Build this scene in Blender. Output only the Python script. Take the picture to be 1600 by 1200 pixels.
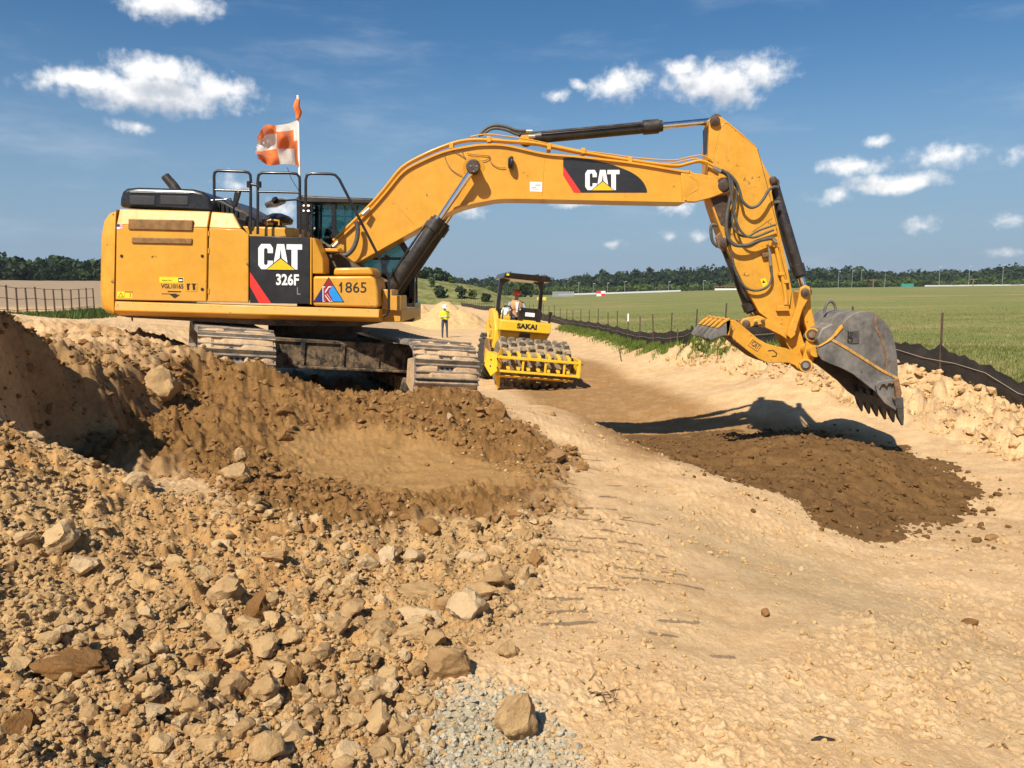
import bpy, bmesh, math, random
import numpy as np
from mathutils import Vector, Matrix, noise as mnoise

for o in list(bpy.data.objects):
    bpy.data.objects.remove(o)
R = math.radians
random.seed(7)
rng = np.random.default_rng(11)
scene = bpy.context.scene
COL = scene.collection

# ---------------------------------------------------------------- camera
EYE = 3.0                     # eye height above the datum (the haul road lies near 0.2)
PITCH = R(6.84)
FPX = 1250.0                  # focal length in pixels of the 1600 px wide photograph
cam = bpy.data.cameras.new('camera')
cam.sensor_width = 36.0
cam.sensor_fit = 'HORIZONTAL'
cam.lens = 36.0 * FPX / 1600.0
cam.clip_start = 0.1
cam.clip_end = 6000.0
cam_ob = bpy.data.objects.new('camera', cam)
COL.objects.link(cam_ob)
cam_ob.location = (0, 0, EYE)
cam_ob.rotation_euler = (R(90) - PITCH, 0, 0)
scene.camera = cam_ob

def ray(px, py):
    c = (px - 800.0) / FPX
    s = -(py - 600.0) / FPX
    y = math.cos(PITCH) + s * math.sin(PITCH)
    z = -math.sin(PITCH) + s * math.cos(PITCH)
    return c / y, z / y
def at(px, py, Y):
    a, b = ray(px, py)
    return (a * Y, Y, EYE + b * Y)
def on(px, py, z):            # where a sight line meets the level z (relative to the eye)
    a, b = ray(px, py)
    Y = z / b
    return (a * Y, Y, EYE + z)

# ---------------------------------------------------------------- sky and sun
SUN_EL, SUN_AZ = R(46.0), math.atan2(-2.4, -4.6)      # where the sun stands
sun_from = Vector((math.sin(SUN_AZ) * math.cos(SUN_EL), math.cos(SUN_AZ) * math.cos(SUN_EL), math.sin(SUN_EL)))
sun = bpy.data.lights.new('sun', 'SUN')
sun.energy = 5.0
sun.angle = R(0.53)
sun.color = (1.0, 0.93, 0.81)
sun_ob = bpy.data.objects.new('sun', sun)
COL.objects.link(sun_ob)
sun_ob.rotation_euler = sun_from.to_track_quat('Z', 'Y').to_euler()
sun_ob.location = (-20, -30, 40)

SKY = 0.068
world = bpy.data.worlds.new('World')
scene.world = world
world.use_nodes = True
wt = world.node_tree
wt.nodes.clear()
def N(t, kind, **kw):
    n = t.nodes.new(kind)
    for k, v in kw.items():
        setattr(n, k, v)
    return n
def L(t, a, b):
    t.links.new(a, b)
def M(t, op, a, b=None, clamp=False):
    n = t.nodes.new('ShaderNodeMath'); n.operation = op; n.use_clamp = clamp
    for i, v in enumerate((a, b)):
        if v is None: continue
        if isinstance(v, (int, float)): n.inputs[i].default_value = v
        else: t.links.new(v, n.inputs[i])
    return n.outputs[0]
def smooth(t, v, lo, hi, tolo=0.0, tohi=1.0):
    n = t.nodes.new('ShaderNodeMapRange'); n.interpolation_type = 'SMOOTHSTEP'
    t.links.new(v, n.inputs[0])
    n.inputs[1].default_value = lo; n.inputs[2].default_value = hi
    n.inputs[3].default_value = tolo; n.inputs[4].default_value = tohi
    return n.outputs[0]
def mixc(t, f, a, b, mode='MIX'):
    n = t.nodes.new('ShaderNodeMix'); n.data_type = 'RGBA'; n.blend_type = mode
    if isinstance(f, (int, float)): n.inputs[0].default_value = f
    else: t.links.new(f, n.inputs[0])
    for i, v in ((6, a), (7, b)):
        if isinstance(v, (tuple, list)): n.inputs[i].default_value = (*v[:3], 1)
        else: t.links.new(v, n.inputs[i])
    return n.outputs[2]
def noise(t, vec, scale, detail=4.0, rough=0.55, out=0):
    n = t.nodes.new('ShaderNodeTexNoise')
    n.inputs['Scale'].default_value = scale
    n.inputs['Detail'].default_value = detail
    n.inputs['Roughness'].default_value = rough
    if vec is not None: t.links.new(vec, n.inputs['Vector'])
    return n.outputs[out]

# cumulus: (pixel centre, half width, half height) of each puff turned into a direction in the sky
CLOUDS = [(232, 143, 175, 40), (245, 116, 85, 34), (335, 140, 66, 36), (130, 128, 78, 24), (265, 4, 84, 34),
          (968, 132, 56, 33), (1120, 128, 104, 38), (1186, 112, 52, 34), (1072, 106, 50, 18), (1140, 152, 56, 24),
          (1395, 285, 84, 19), (1474, 242, 50, 23), (1340, 262, 52, 20), (1298, 302, 30, 16), (1442, 351, 24, 14),
          (732, 326, 38, 17), (1062, 322, 38, 14), (925, 314, 72, 13), (955, 382, 20, 9), (1048, 368, 19, 9),
          (1090, 370, 20, 11), (1582, 244, 24, 14), (1574, 347, 26, 12), (1572, 395, 20, 8), (430, 328, 30, 20),
          (372, 286, 30, 15), (210, 196, 34, 12), (905, 130, 18, 10), (868, 150, 22, 12), (1370, 219, 30, 9)]
cg = bpy.data.node_groups.new('cloud_field', 'ShaderNodeTree')
cg.interface.new_socket('Vector', in_out='INPUT', socket_type='NodeSocketVector')
cg.interface.new_socket('Value', in_out='OUTPUT', socket_type='NodeSocketFloat')
gi, go = N(cg, 'NodeGroupInput'), N(cg, 'NodeGroupOutput')
wn = N(cg, 'ShaderNodeTexNoise'); wn.inputs['Scale'].default_value = 26.0; wn.inputs['Detail'].default_value = 3.0
L(cg, gi.outputs[0], wn.inputs['Vector'])
w1 = N(cg, 'ShaderNodeVectorMath', operation='SUBTRACT'); L(cg, wn.outputs['Color'], w1.inputs[0]); w1.inputs[1].default_value = (.5, .5, .5)
w2 = N(cg, 'ShaderNodeVectorMath', operation='MULTIPLY_ADD'); L(cg, w1.outputs[0], w2.inputs[0]); w2.inputs[1].default_value = (.04, .020, 0); L(cg, gi.outputs[0], w2.inputs[2])
best = None
def cloud_puff(az, el, ra, re):
    global best
    s = N(cg, 'ShaderNodeVectorMath', operation='SUBTRACT'); L(cg, w2.outputs[0], s.inputs[0]); s.inputs[1].default_value = (az, el, 0)
    m = N(cg, 'ShaderNodeVectorMath', operation='MULTIPLY'); L(cg, s.outputs[0], m.inputs[0]); m.inputs[1].default_value = (1 / ra, 1 / re, 0)
    l = N(cg, 'ShaderNodeVectorMath', operation='LENGTH'); L(cg, m.outputs[0], l.inputs[0])
    v = M(cg, 'MULTIPLY', M(cg, 'SUBTRACT', 1.0, l.outputs['Value']), min(1.0, max(.42, ra / .05)))
    best = v if best is None else M(cg, 'MAXIMUM', best, v)
for (px, py, hw, hh) in CLOUDS:
    a, b = ray(px, py)
    cloud_puff(math.atan2(a, 1), math.atan2(b, math.hypot(a, 1)), hw / FPX * 0.80, hh / FPX * 0.70)
L(cg, best, go.inputs[0])

tc = N(wt, 'ShaderNodeTexCoord')
sep = N(wt, 'ShaderNodeSeparateXYZ'); L(wt, tc.outputs['Generated'], sep.inputs[0])
az = M(wt, 'ARCTAN2', sep.outputs[0], sep.outputs[1])
el = M(wt, 'ARCSINE', sep.outputs[2])
ae = N(wt, 'ShaderNodeCombineXYZ'); L(wt, az, ae.inputs[0]); L(wt, el, ae.inputs[1])
def cloud_at(off):
    v = ae.outputs[0]
    if off:
        ad = N(wt, 'ShaderNodeVectorMath', operation='ADD'); L(wt, v, ad.inputs[0]); ad.inputs[1].default_value = off; v = ad.outputs[0]
    g = N(wt, 'ShaderNodeGroup'); g.node_tree = cg; L(wt, v, g.inputs[0])
    return g.outputs[0], v
f0, v0 = cloud_at(None)
f1, v1 = cloud_at((-0.006, 0.020, 0))
fine0 = noise(wt, v0, 46.0, 6.0, 0.62)
fine1 = noise(wt, v1, 46.0, 3.0, 0.62)
d0 = M(wt, 'ADD', f0, M(wt, 'MULTIPLY', M(wt, 'SUBTRACT', fine0, 0.5), 1.5))
d1 = M(wt, 'ADD', f1, M(wt, 'MULTIPLY', M(wt, 'SUBTRACT', fine1, 0.5), 1.2))
alpha = smooth(wt, d0, -0.20, 0.66)
shade = smooth(wt, d1, -0.15, 0.95)
# thin high streaks
wm = N(wt, 'ShaderNodeMapping'); L(wt, ae.outputs[0], wm.inputs[0]); wm.inputs['Rotation'].default_value = (0, 0, R(14)); wm.inputs['Scale'].default_value = (2.2, 9.0, 1)
streak = smooth(wt, noise(wt, wm.outputs[0], 1.6, 6.0, 0.62), 0.50, 0.80, 0.0, 0.34)
sky = N(wt, 'ShaderNodeTexSky', sky_type='NISHITA')
sky.sun_disc = False
sky.sun_elevation = SUN_EL
sky.sun_rotation = SUN_AZ % (2 * math.pi)
sky.altitude = 60.0
sky.air_density = 1.0
sky.dust_density = 0.4
sky.ozone_density = 2.5
hz = N(wt, 'ShaderNodeHueSaturation'); hz.inputs['Saturation'].default_value = 1.30
# summer haze keeps the low sky blue-grey instead of the clear-air cream
low = smooth(wt, el, 0.0, 0.30, 0.85, 0.0)
L(wt, mixc(wt, low, sky.outputs[0], (3.5, 4.6, 6.1)), hz.inputs['Color'])
cloudcol = mixc(wt, shade, (12.6, 12.4, 12.2), (6.4, 6.9, 7.7))
withst = mixc(wt, streak, hz.outputs[0], (7.2, 8.0, 9.2))
fade = smooth(wt, el, 0.0, 0.14, 0.55, 0.97)
skyc = mixc(wt, M(wt, 'MULTIPLY', alpha, fade), withst, cloudcol)
bg = N(wt, 'ShaderNodeBackground'); L(wt, skyc, bg.inputs['Color']); bg.inputs['Strength'].default_value = SKY
# the rest of the dome: the same sky with the same kind of scattered puffs, from one noise (cheaper to evaluate)
wide = N(wt, 'ShaderNodeMapping'); L(wt, ae.outputs[0], wide.inputs[0]); wide.inputs['Scale'].default_value = (1.0, 2.6, 1)
puff = smooth(wt, noise(wt, wide.outputs[0], 5.0, 3.0, 0.6), 0.62, 0.72, 0.0, 0.9)
rest = mixc(wt, puff, hz.outputs[0], (10.0, 10.1, 10.2))
bg2 = N(wt, 'ShaderNodeBackground'); L(wt, rest, bg2.inputs['Color']); bg2.inputs['Strength'].default_value = SKY
inner = M(wt, 'MULTIPLY', M(wt, 'LESS_THAN', M(wt, 'ABSOLUTE', az), 0.95), M(wt, 'MULTIPLY', M(wt, 'LESS_THAN', el, 0.62), M(wt, 'GREATER_THAN', el, -0.02)))
mxs = N(wt, 'ShaderNodeMixShader'); L(wt, inner, mxs.inputs[0]); L(wt, bg2.outputs[0], mxs.inputs[1]); L(wt, bg.outputs[0], mxs.inputs[2])
wo = N(wt, 'ShaderNodeOutputWorld'); L(wt, mxs.outputs[0], wo.inputs[0])

scene.view_settings.view_transform = 'Standard'
scene.view_settings.look = 'None'
scene.view_settings.gamma = 1.0
scene.view_settings.exposure = 0.42
scene.view_settings.use_curve_mapping = False
scene.render.engine = 'CYCLES'
scene.cycles.use_denoising = True
scene.cycles.max_bounces = 6
scene.cycles.transparent_max_bounces = 12
scene.cycles.use_adaptive_sampling = True
scene.cycles.adaptive_threshold = 0.012
# ---------------------------------------------------------------- helpers
def tag(o, label=None, cat=None, group=None, kind=None):
    if label: o['label'] = label
    if cat: o['category'] = cat
    if group: o['group'] = group
    if kind: o['kind'] = kind
    return o
def empty(name, loc, label, cat, group=None):
    o = bpy.data.objects.new(name, None)
    COL.objects.link(o); o.location = loc; o.empty_display_size = 0.3
    return tag(o, label, cat, group)
def link(name, me, mat=None, parent=None, loc=(0, 0, 0)):
    o = bpy.data.objects.new(name, me)
    COL.objects.link(o)
    o.location = loc
    if mat is not None and not me.materials: me.materials.append(mat)
    if parent is not None: o.parent = parent
    return o
def base_of(p):               # the world position of a thing whose parents are all unrotated empties
    v = Vector((0, 0, 0))
    while p is not None:
        v += p.location; p = p.parent
    return v
def mesh_np(name, v, f, smooth_=True):
    v = np.ascontiguousarray(v, dtype=np.float32); f = np.ascontiguousarray(f, dtype=np.int32)
    me = bpy.data.meshes.new(name)
    k = f.shape[1]
    me.vertices.add(len(v)); me.vertices.foreach_set('co', v.ravel())
    me.loops.add(f.size); me.loops.foreach_set('vertex_index', f.ravel())
    me.polygons.add(len(f)); me.polygons.foreach_set('loop_start', np.arange(0, f.size, k, dtype=np.int32))
    me.polygons.foreach_set('use_smooth', np.full(len(f), smooth_, dtype=bool))
    me.update(calc_edges=True)
    return me

class MB:
    """collects shapes given in world coordinates; build() links them as ONE mesh object"""
    def __init__(s): s.v = []; s.f = []
    def add(s, vs, fs):
        n = len(s.v); s.v += [tuple(p) for p in vs]; s.f += [tuple(i + n for i in q) for q in fs]; return s
    def box(s, x0, x1, y0, y1, z0, z1, mat=None):
        vs = [(x, y, z) for x in (x0, x1) for y in (y0, y1) for z in (z0, z1)]
        if mat is not None: vs = [mat @ Vector(p) for p in vs]
        return s.add(vs, [(0, 1, 3, 2), (4, 6, 7, 5), (0, 4, 5, 1), (2, 3, 7, 6), (0, 2, 6, 4), (1, 5, 7, 3)])
    def prism(s, poly, d):    # poly: 3-D outline, d: extrusion vector
        n = len(poly); d = Vector(d)
        a = [Vector(p) for p in poly]; b = [p + d for p in a]
        nrm = Vector((0, 0, 0))
        for i in range(n): nrm += (a[i]).cross(a[(i + 1) % n])
        if nrm.dot(d) > 0: a.reverse(); b.reverse()
        fs = [tuple(range(n)), tuple(range(2 * n - 1, n - 1, -1))]
        for i in range(n):
            j = (i + 1) % n
            fs.append((j, i, n + i, n + j))
        return s.add(a + b, fs)
    def pic(s, pts, Y0, Y1):  # a profile traced at distance Y0, run back to Y1
        return s.prism([at(x, y, Y0) for x, y in pts], (0, Y1 - Y0, 0))
    def rings(s, rs, close=True, cap=True):
        k = len(rs[0]); vs = [p for r in rs for p in r]; fs = []
        for i in range(len(rs) - 1):
            for j in range(k):
                j2 = (j + 1) % k
                if j2 == 0 and not close: continue
                fs.append((i * k + j, i * k + j2, (i + 1) * k + j2, (i + 1) * k + j))
        if cap:
            fs.append(tuple(range(k - 1, -1, -1))); fs.append(tuple(range((len(rs) - 1) * k, len(rs) * k)))
        return s.add(vs, fs)
    def turn(s, p0, p1, prof, seg=16):    # prof: (t along p0-p1, radius)
        p0, p1 = Vector(p0), Vector(p1); d = p1 - p0
        q = d.to_track_quat('Z', 'Y'); rs = []
        for t, r in prof:
            c = p0 + d * t
            rs.append([c + q @ Vector((r * math.cos(a), r * math.sin(a), 0)) for a in [2 * math.pi * i / seg for i in range(seg)]])
        return s.rings(rs)
    def cyl(s, p0, p1, r, seg=16, r1=None): return s.turn(p0, p1, ((0, r), (1, r if r1 is None else r1)), seg)
    def tube(s, pts, r, seg=8, curve=0):
        P = [Vector(p) for p in pts]
        if curve and len(P) > 2:
            Q = []
            ext = [P[0] * 2 - P[1]] + P + [P[-1] * 2 - P[-2]]
            for i in range(1, len(ext) - 2):
                a, b, c, d = ext[i - 1:i + 3]
                for k in range(curve):
                    t = k / curve
                    Q.append(0.5 * ((2 * b) + (c - a) * t + (2 * a - 5 * b + 4 * c - d) * t * t + (3 * b - a - 3 * c + d) * t ** 3))
            if isinstance(r, (list, tuple)): r = [float(v) for v in np.interp(np.linspace(0, len(P) - 1, len(Q) + 1), range(len(P)), r)]
            P = Q + [P[-1]]
        rs = []; up = None
        for i, p in enumerate(P):
            tng = (P[min(i + 1, len(P) - 1)] - P[max(i - 1, 0)]).normalized()
            if up is None:
                up = Vector((0, 0, 1)) if abs(tng.z) < 0.9 else Vector((1, 0, 0))
            side = tng.cross(up)
            if side.length < 1e-5: side = tng.orthogonal()
            side.normalize(); up = side.cross(tng).normalized()
            rr = r[i] if isinstance(r, (list, tuple)) else r
            rs.append([p + side * (rr * math.cos(2 * math.pi * k / seg)) + up * (rr * math.sin(2 * math.pi * k / seg)) for k in range(seg)])
        return s.rings(rs)
    def build(s, name, mat, parent=None, bevel=0.0, seg=2, smooth_=35, label=None, data=None):
        off = base_of(parent)
        me = bpy.data.meshes.new(name)
        me.from_pydata([tuple(Vector(p) - off) for p in s.v], [], s.f)
        me.validate()
        if smooth_:
            for p in me.polygons: p.use_smooth = True
            me.set_sharp_from_angle(angle=R(smooth_))
        o = link(name, me, mat, parent)
        if bevel:
            m = o.modifiers.new('edge', 'BEVEL'); m.width = bevel; m.segments = seg
            m.limit_method = 'ANGLE'; m.angle_limit = R(40); m.harden_normals = False
        if label: o['label'] = label
        return o

def copy_tree(o, parent=None, dloc=None):
    c = o.copy(); COL.objects.link(c)
    c.parent = parent
    if dloc is not None: c.location = dloc
    for ch in list(o.children): copy_tree(ch, c)
    return c

def text_part(name, s, size, mat, parent, origin, ux, uz, bold=0.0, depth=0.002, xs=1.0):
    """flat lettering: origin is the lower left corner, ux / uz the writing and up directions (world)"""
    cu = bpy.data.curves.new(name, 'FONT'); cu.body = s; cu.size = 1.0; cu.offset = bold; cu.resolution_u = 3
    ob = bpy.data.objects.new(name, cu); COL.objects.link(ob)
    dg = bpy.context.evaluated_depsgraph_get()
    me0 = bpy.data.meshes.new_from_object(ob.evaluated_get(dg))
    bpy.data.objects.remove(ob)
    v = np.array([x.co[:] for x in me0.vertices])
    mn = v.min(0); h = v[:, 1].max() - mn[1]
    ux, uz = Vector(ux).normalized(), Vector(uz).normalized()
    nn = ux.cross(uz) * depth
    off = base_of(parent)
    vs = [Vector(origin) + ux * float((p[0] - mn[0]) / h * size * xs) + uz * float((p[1] - mn[1]) / h * size) + nn - off for p in v]
    me = bpy.data.meshes.new(name)
    me.from_pydata([tuple(p) for p in vs], [], [tuple(p.vertices) for p in me0.polygons])
    bpy.data.meshes.remove(me0)
    return link(name, me, mat, parent)

# ---------------------------------------------------------------- numpy noise
_perm = rng.permutation(512)
_perm = np.concatenate([_perm, _perm, _perm])
_ga = rng.uniform(0, 2 * np.pi, 512)
_gx, _gy = np.cos(_ga), np.sin(_ga)
def perlin(x, y):
    xi = np.floor(x).astype(np.int64); yi = np.floor(y).astype(np.int64)
    fx = x - xi; fy = y - yi
    xi &= 511; yi &= 511
    u = fx * fx * fx * (fx * (fx * 6 - 15) + 10); v = fy * fy * fy * (fy * (fy * 6 - 15) + 10)
    def g(ix, iy, dx, dy):
        h = _perm[(_perm[ix & 511] + (iy & 511))] & 511
        return _gx[h] * dx + _gy[h] * dy
    a = g(xi, yi, fx, fy); b = g(xi + 1, yi, fx - 1, fy)
    c = g(xi, yi + 1, fx, fy - 1); d = g(xi + 1, yi + 1, fx - 1, fy - 1)
    return ((a * (1 - u) + b * u) * (1 - v) + (c * (1 - u) + d * u) * v) * 1.5
def fbm(x, y, f, oct_=4, gain=0.5):
    r = 0.0; a = 1.0
    for i in range(oct_):
        r = r + a * perlin(x * f + 17.3 * i, y * f - 9.1 * i); f *= 2.03; a *= gain
    return r
def sstep(a, b, x):
    t = np.clip((x - a) / (b - a), 0, 1); return t * t * (3 - 2 * t)
def poly_sd(x, y, poly):      # signed distance to a polygon, positive inside
    d = np.full(x.shape, 1e9); ins = np.zeros(x.shape, bool)
    n = len(poly)
    for i in range(n):
        ax, ay = poly[i]; bx, by = poly[(i + 1) % n]
        ex, ey = bx - ax, by - ay
        t = np.clip(((x - ax) * ex + (y - ay) * ey) / (ex * ex + ey * ey + 1e-12), 0, 1)
        d = np.minimum(d, np.hypot(x - ax - t * ex, y - ay - t * ey))
        c = ((ay > y) != (by > y)) & (x < (bx - ax) * (y - ay) / ((by - ay) if by != ay else 1e-12) + ax)
        ins ^= c
    return np.where(ins, d, -d)

# ---------------------------------------------------------------- materials
def material(name):
    m = bpy.data.materials.new(name); m.use_nodes = True
    t = m.node_tree; b = t.nodes['Principled BSDF']
    geo = N(t, 'ShaderNodeNewGeometry')
    return m, t, b, geo
def surface(name, col, rough=0.5, metal=0.0, var=0.12, scale=6.0, dust=0.0, dustcol=(0.42, 0.29, 0.16), bump=0.0, bscale=40.0,
            rust=0.0, rustcol=(0.16, 0.06, 0.025), coat=0.0, chips=0.0, chipcol=(0.05, 0.03, 0.02), low=None, streak=0.0):
    m, t, b, geo = material(name)
    pos = geo.outputs['Position']
    n1 = noise(t, pos, scale, 5.0, 0.6)
    n2 = noise(t, pos, scale * 5.3, 4.0, 0.6)
    k = M(t, 'ADD', M(t, 'MULTIPLY', n1, 0.65), M(t, 'MULTIPLY', n2, 0.35))
    dark = tuple(c * (1 - var * 1.6) for c in col); lite = tuple(min(1, c * (1 + var)) for c in col)
    c = mixc(t, smooth(t, k, 0.32, 0.68), dark, lite)
    rv = M(t, 'ADD', rough - 0.08, M(t, 'MULTIPLY', n2, 0.16))
    if streak:                # rain-washed dust runs
        mp = N(t, 'ShaderNodeMapping'); L(t, pos, mp.inputs[0]); mp.inputs['Scale'].default_value = (9, 9, 0.55)
        sk_ = smooth(t, noise(t, mp.outputs[0], 1.6, 5.0, 0.65), 0.46, 0.74)
        c = mixc(t, M(t, 'MULTIPLY', sk_, streak), c, tuple(v * .55 + d_ * .28 for v, d_ in zip(col, dustcol)))
        rv = M(t, 'ADD', rv, M(t, 'MULTIPLY', sk_, 0.2 * streak + .05))
    if rust:
        f = smooth(t, noise(t, pos, scale * 1.7, 7.0, 0.7), 0.66 - 0.3 * rust, 0.74 - 0.22 * rust)
        c = mixc(t, f, c, rustcol)
    if chips:
        f = smooth(t, noise(t, pos, scale * 3.1, 6.0, 0.72), 0.70 - 0.1 * chips, 0.715 - 0.1 * chips)
        c = mixc(t, f, c, chipcol)
    if dust:
        sp = N(t, 'ShaderNodeSeparateXYZ'); L(t, geo.outputs['Normal'], sp.inputs[0])
        up = M(t, 'ADD', M(t, 'MULTIPLY', smooth(t, sp.outputs[2], -0.2, 0.9), 0.9), 0.25)
        f = M(t, 'MULTIPLY', M(t, 'MULTIPLY', up, smooth(t, k, 0.3, 0.75)), dust * 1.5, clamp=True)
        if low is not None:   # caked dirt that thins out with height, broken by noise
            sz = N(t, 'ShaderNodeSeparateXYZ'); L(t, pos, sz.inputs[0])
            g = smooth(t, M(t, 'ADD', sz.outputs[2], M(t, 'MULTIPLY', n1, -low[1])), low[0] - low[1], low[0], 1.0, 0.0)
            f = M(t, 'MAXIMUM', f, M(t, 'MULTIPLY', g, low[2]))
        c = mixc(t, f, c, dustcol)
        rv = M(t, 'ADD', rv, M(t, 'MULTIPLY', f, 0.4), clamp=True)
    L(t, c, b.inputs['Base Color']); L(t, rv, b.inputs['Roughness'])
    b.inputs['Metallic'].default_value = metal
    b.inputs['Coat Weight'].default_value = coat
    b.inputs['Coat Roughness'].default_value = 0.15
    if bump:
        bp = N(t, 'ShaderNodeBump'); bp.inputs['Strength'].default_value = bump; bp.inputs['Distance'].default_value = 0.01
        L(t, noise(t, pos, bscale, 5.0, 0.65), bp.inputs['Height']); L(t, bp.outputs[0], b.inputs['Normal'])
    return m
def glass(name, tint, refl=0.12):
    m = bpy.data.materials.new(name); m.use_nodes = True; t = m.node_tree
    t.nodes.remove(t.nodes['Principled BSDF'])
    tr = N(t, 'ShaderNodeBsdfTransparent'); tr.inputs[0].default_value = (*tint, 1)
    gl = N(t, 'ShaderNodeBsdfGlossy'); gl.inputs['Roughness'].default_value = 0.03
    fr = N(t, 'ShaderNodeFresnel'); fr.inputs[0].default_value = 1.5
    mx = N(t, 'ShaderNodeMixShader'); L(t, M(t, 'ADD', fr.outputs[0], refl * 0.3), mx.inputs[0]); L(t, tr.outputs[0], mx.inputs[1]); L(t, gl.outputs[0], mx.inputs[2])
    L(t, mx.outputs[0], t.nodes['Material Output'].inputs[0])
    return m

SAND = (0.60, 0.40, 0.215)
MT = {}
MT['yellow'] = surface('machine_yellow', (0.64, 0.300, 0.016), 0.42, var=0.07, scale=2.2, dust=0.08, coat=0.25, chips=0.4, bump=0.04, streak=0.16, low=(2.95, 0.6, 0.18))
MT['yellow_worn'] = surface('worn_machine_yellow', (0.62, 0.290, 0.017), 0.5, var=0.10, scale=3.0, dust=0.17, chips=0.7, chipcol=(0.12, 0.065, 0.03), bump=0.08, streak=0.35, rust=0.03)
MT['skirt'] = surface('dusty_machine_yellow', (0.64, 0.300, 0.018), 0.42, var=0.06, scale=2.2, dust=0.3, coat=0.15, chips=0.4, streak=0.3)
MT['black'] = surface('black_paint', (0.012, 0.012, 0.014), 0.28, var=0.3, scale=5, dust=0.05, coat=0.3)
MT['black_worn'] = surface('scuffed_black_paint', (0.014, 0.014, 0.015), 0.42, var=0.3, scale=7, dust=0.16, chips=0.3, chipcol=(0.2, 0.19, 0.17))
MT['decal_black'] = surface('black_decal', (0.018, 0.018, 0.02), 0.35, var=0.15, scale=4, dust=0.03, coat=0.2)
MT['white'] = surface('white_vinyl', (0.80, 0.80, 0.78), 0.4, var=0.03)
MT['red'] = surface('red_vinyl', (0.75, 0.035, 0.025), 0.4, var=0.05)
MT['logo_yellow'] = surface('logo_yellow', (0.82, 0.48, 0.01), 0.4, var=0.04)
MT['grey_ink'] = surface('grey_ink', (0.16, 0.16, 0.165), 0.5, var=0.1)
MT['ink'] = surface('black_ink', (0.02, 0.018, 0.016), 0.5, var=0.2)
MT['k_red'] = surface('maroon_vinyl', (0.30, 0.015, 0.02), 0.4, var=0.05)
MT['k_navy'] = surface('navy_vinyl', (0.02, 0.025, 0.16), 0.4, var=0.05)
MT['k_blue'] = surface('sky_blue_vinyl', (0.02, 0.26, 0.68), 0.4, var=0.05)
MT['sticker'] = surface('yellow_sticker', (0.85, 0.62, 0.02), 0.4, var=0.05)
MT['vent'] = surface('dusty_vent_mesh', (0.23, 0.115, 0.035), 0.8, var=0.22, scale=12, dust=0.15)
MT['seam'] = surface('dark_gap', (0.03, 0.018, 0.008), 0.9, var=0.1)
MT['chrome'] = surface('chrome_rod', (0.75, 0.75, 0.76), 0.12, metal=1.0, var=0.03)
MT['steel'] = surface('worn_bucket_steel', (0.150, 0.143, 0.134), 0.5, metal=0.12, var=0.3, scale=2.6, dust=0.30, dustcol=(0.36, 0.28, 0.18), rust=0.2, rustcol=(0.2, 0.125, 0.07), bump=0.2, bscale=24, streak=0.4)
MT['steel_tooth'] = surface('tooth_steel', (0.10, 0.098, 0.095), 0.45, metal=0.5, var=0.22, scale=7, dust=0.22, dustcol=(0.28, 0.2, 0.12))
MT['rusty'] = surface('rusty_wear_steel', (0.20, 0.115, 0.06), 0.75, var=0.3, scale=9, rust=0.55, dust=0.2)
MT['yellow_rust'] = surface('rubbed_yellow_strip', (0.52, 0.27, 0.05), 0.6, var=0.25, scale=7, rust=0.4, dust=0.25, chips=1.2, chipcol=(0.2, 0.17, 0.14))
MT['pin'] = surface('greasy_pin', (0.055, 0.032, 0.022), 0.6, var=0.35, scale=12, rust=0.4, dust=0.12)
MT['mud'] = surface('caked_mud', (0.52, 0.345, 0.19), 0.95, var=0.18, scale=9, bump=0.6, bscale=30)
MT['shoe'] = surface('track_shoe', (0.25, 0.235, 0.21), 0.45, metal=0.35, var=0.2, scale=7, dust=0.85, dustcol=(0.56, 0.40, 0.24), bump=0.25)
MT['undercarriage'] = surface('muddy_black_frame', (0.035, 0.03, 0.026), 0.7, var=0.3, scale=4, dust=1.0, dustcol=(0.30, 0.20, 0.11), rust=0.25, rustcol=(0.13, 0.075, 0.035), bump=0.3)
MT['mud_frame'] = surface('mud_caked_frame', (0.185, 0.122, 0.066), 0.9, var=0.3, scale=5, rust=0.75, rustcol=(0.016, 0.013, 0.011), dust=0.3, dustcol=(0.34, 0.235, 0.13), bump=0.5)
MT['hose'] = surface('rubber_hose', (0.06, 0.062, 0.056), 0.55, var=0.2, scale=14, dust=0.30, dustcol=(0.22, 0.19, 0.14))
MT['tyre'] = surface('tyre_rubber', (0.028, 0.027, 0.026), 0.8, var=0.2, scale=8, dust=0.35, dustcol=(0.26, 0.18, 0.10))
MT['roller_yellow'] = surface('roller_yellow', (0.84, 0.49, 0.012), 0.42, var=0.08, scale=3, dust=0.30, coat=0.15, chips=0.4, streak=0.3)
MT['pad'] = surface('drum_pad_steel', (0.10, 0.095, 0.09), 0.55, metal=0.2, var=0.25, scale=8, dust=0.8, dustcol=(0.42, 0.30, 0.17))
MT['drum'] = surface('muddy_drum', (0.19, 0.14, 0.085), 0.85, var=0.25, scale=6, dust=0.7, dustcol=(0.47, 0.325, 0.175), bump=0.3)
MT['cab_glass'] = glass('cab_glass', (0.50, 0.68, 0.66))
MT['inside'] = surface('dark_interior', (0.03, 0.03, 0.032), 0.7, var=0.2)
MT['seat'] = surface('seat_fabric', (0.06, 0.065, 0.075), 0.85, var=0.2)
MT['fitting'] = surface('zinc_fitting', (0.45, 0.43, 0.38), 0.35, metal=0.8, var=0.15, dust=0.2)
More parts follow.
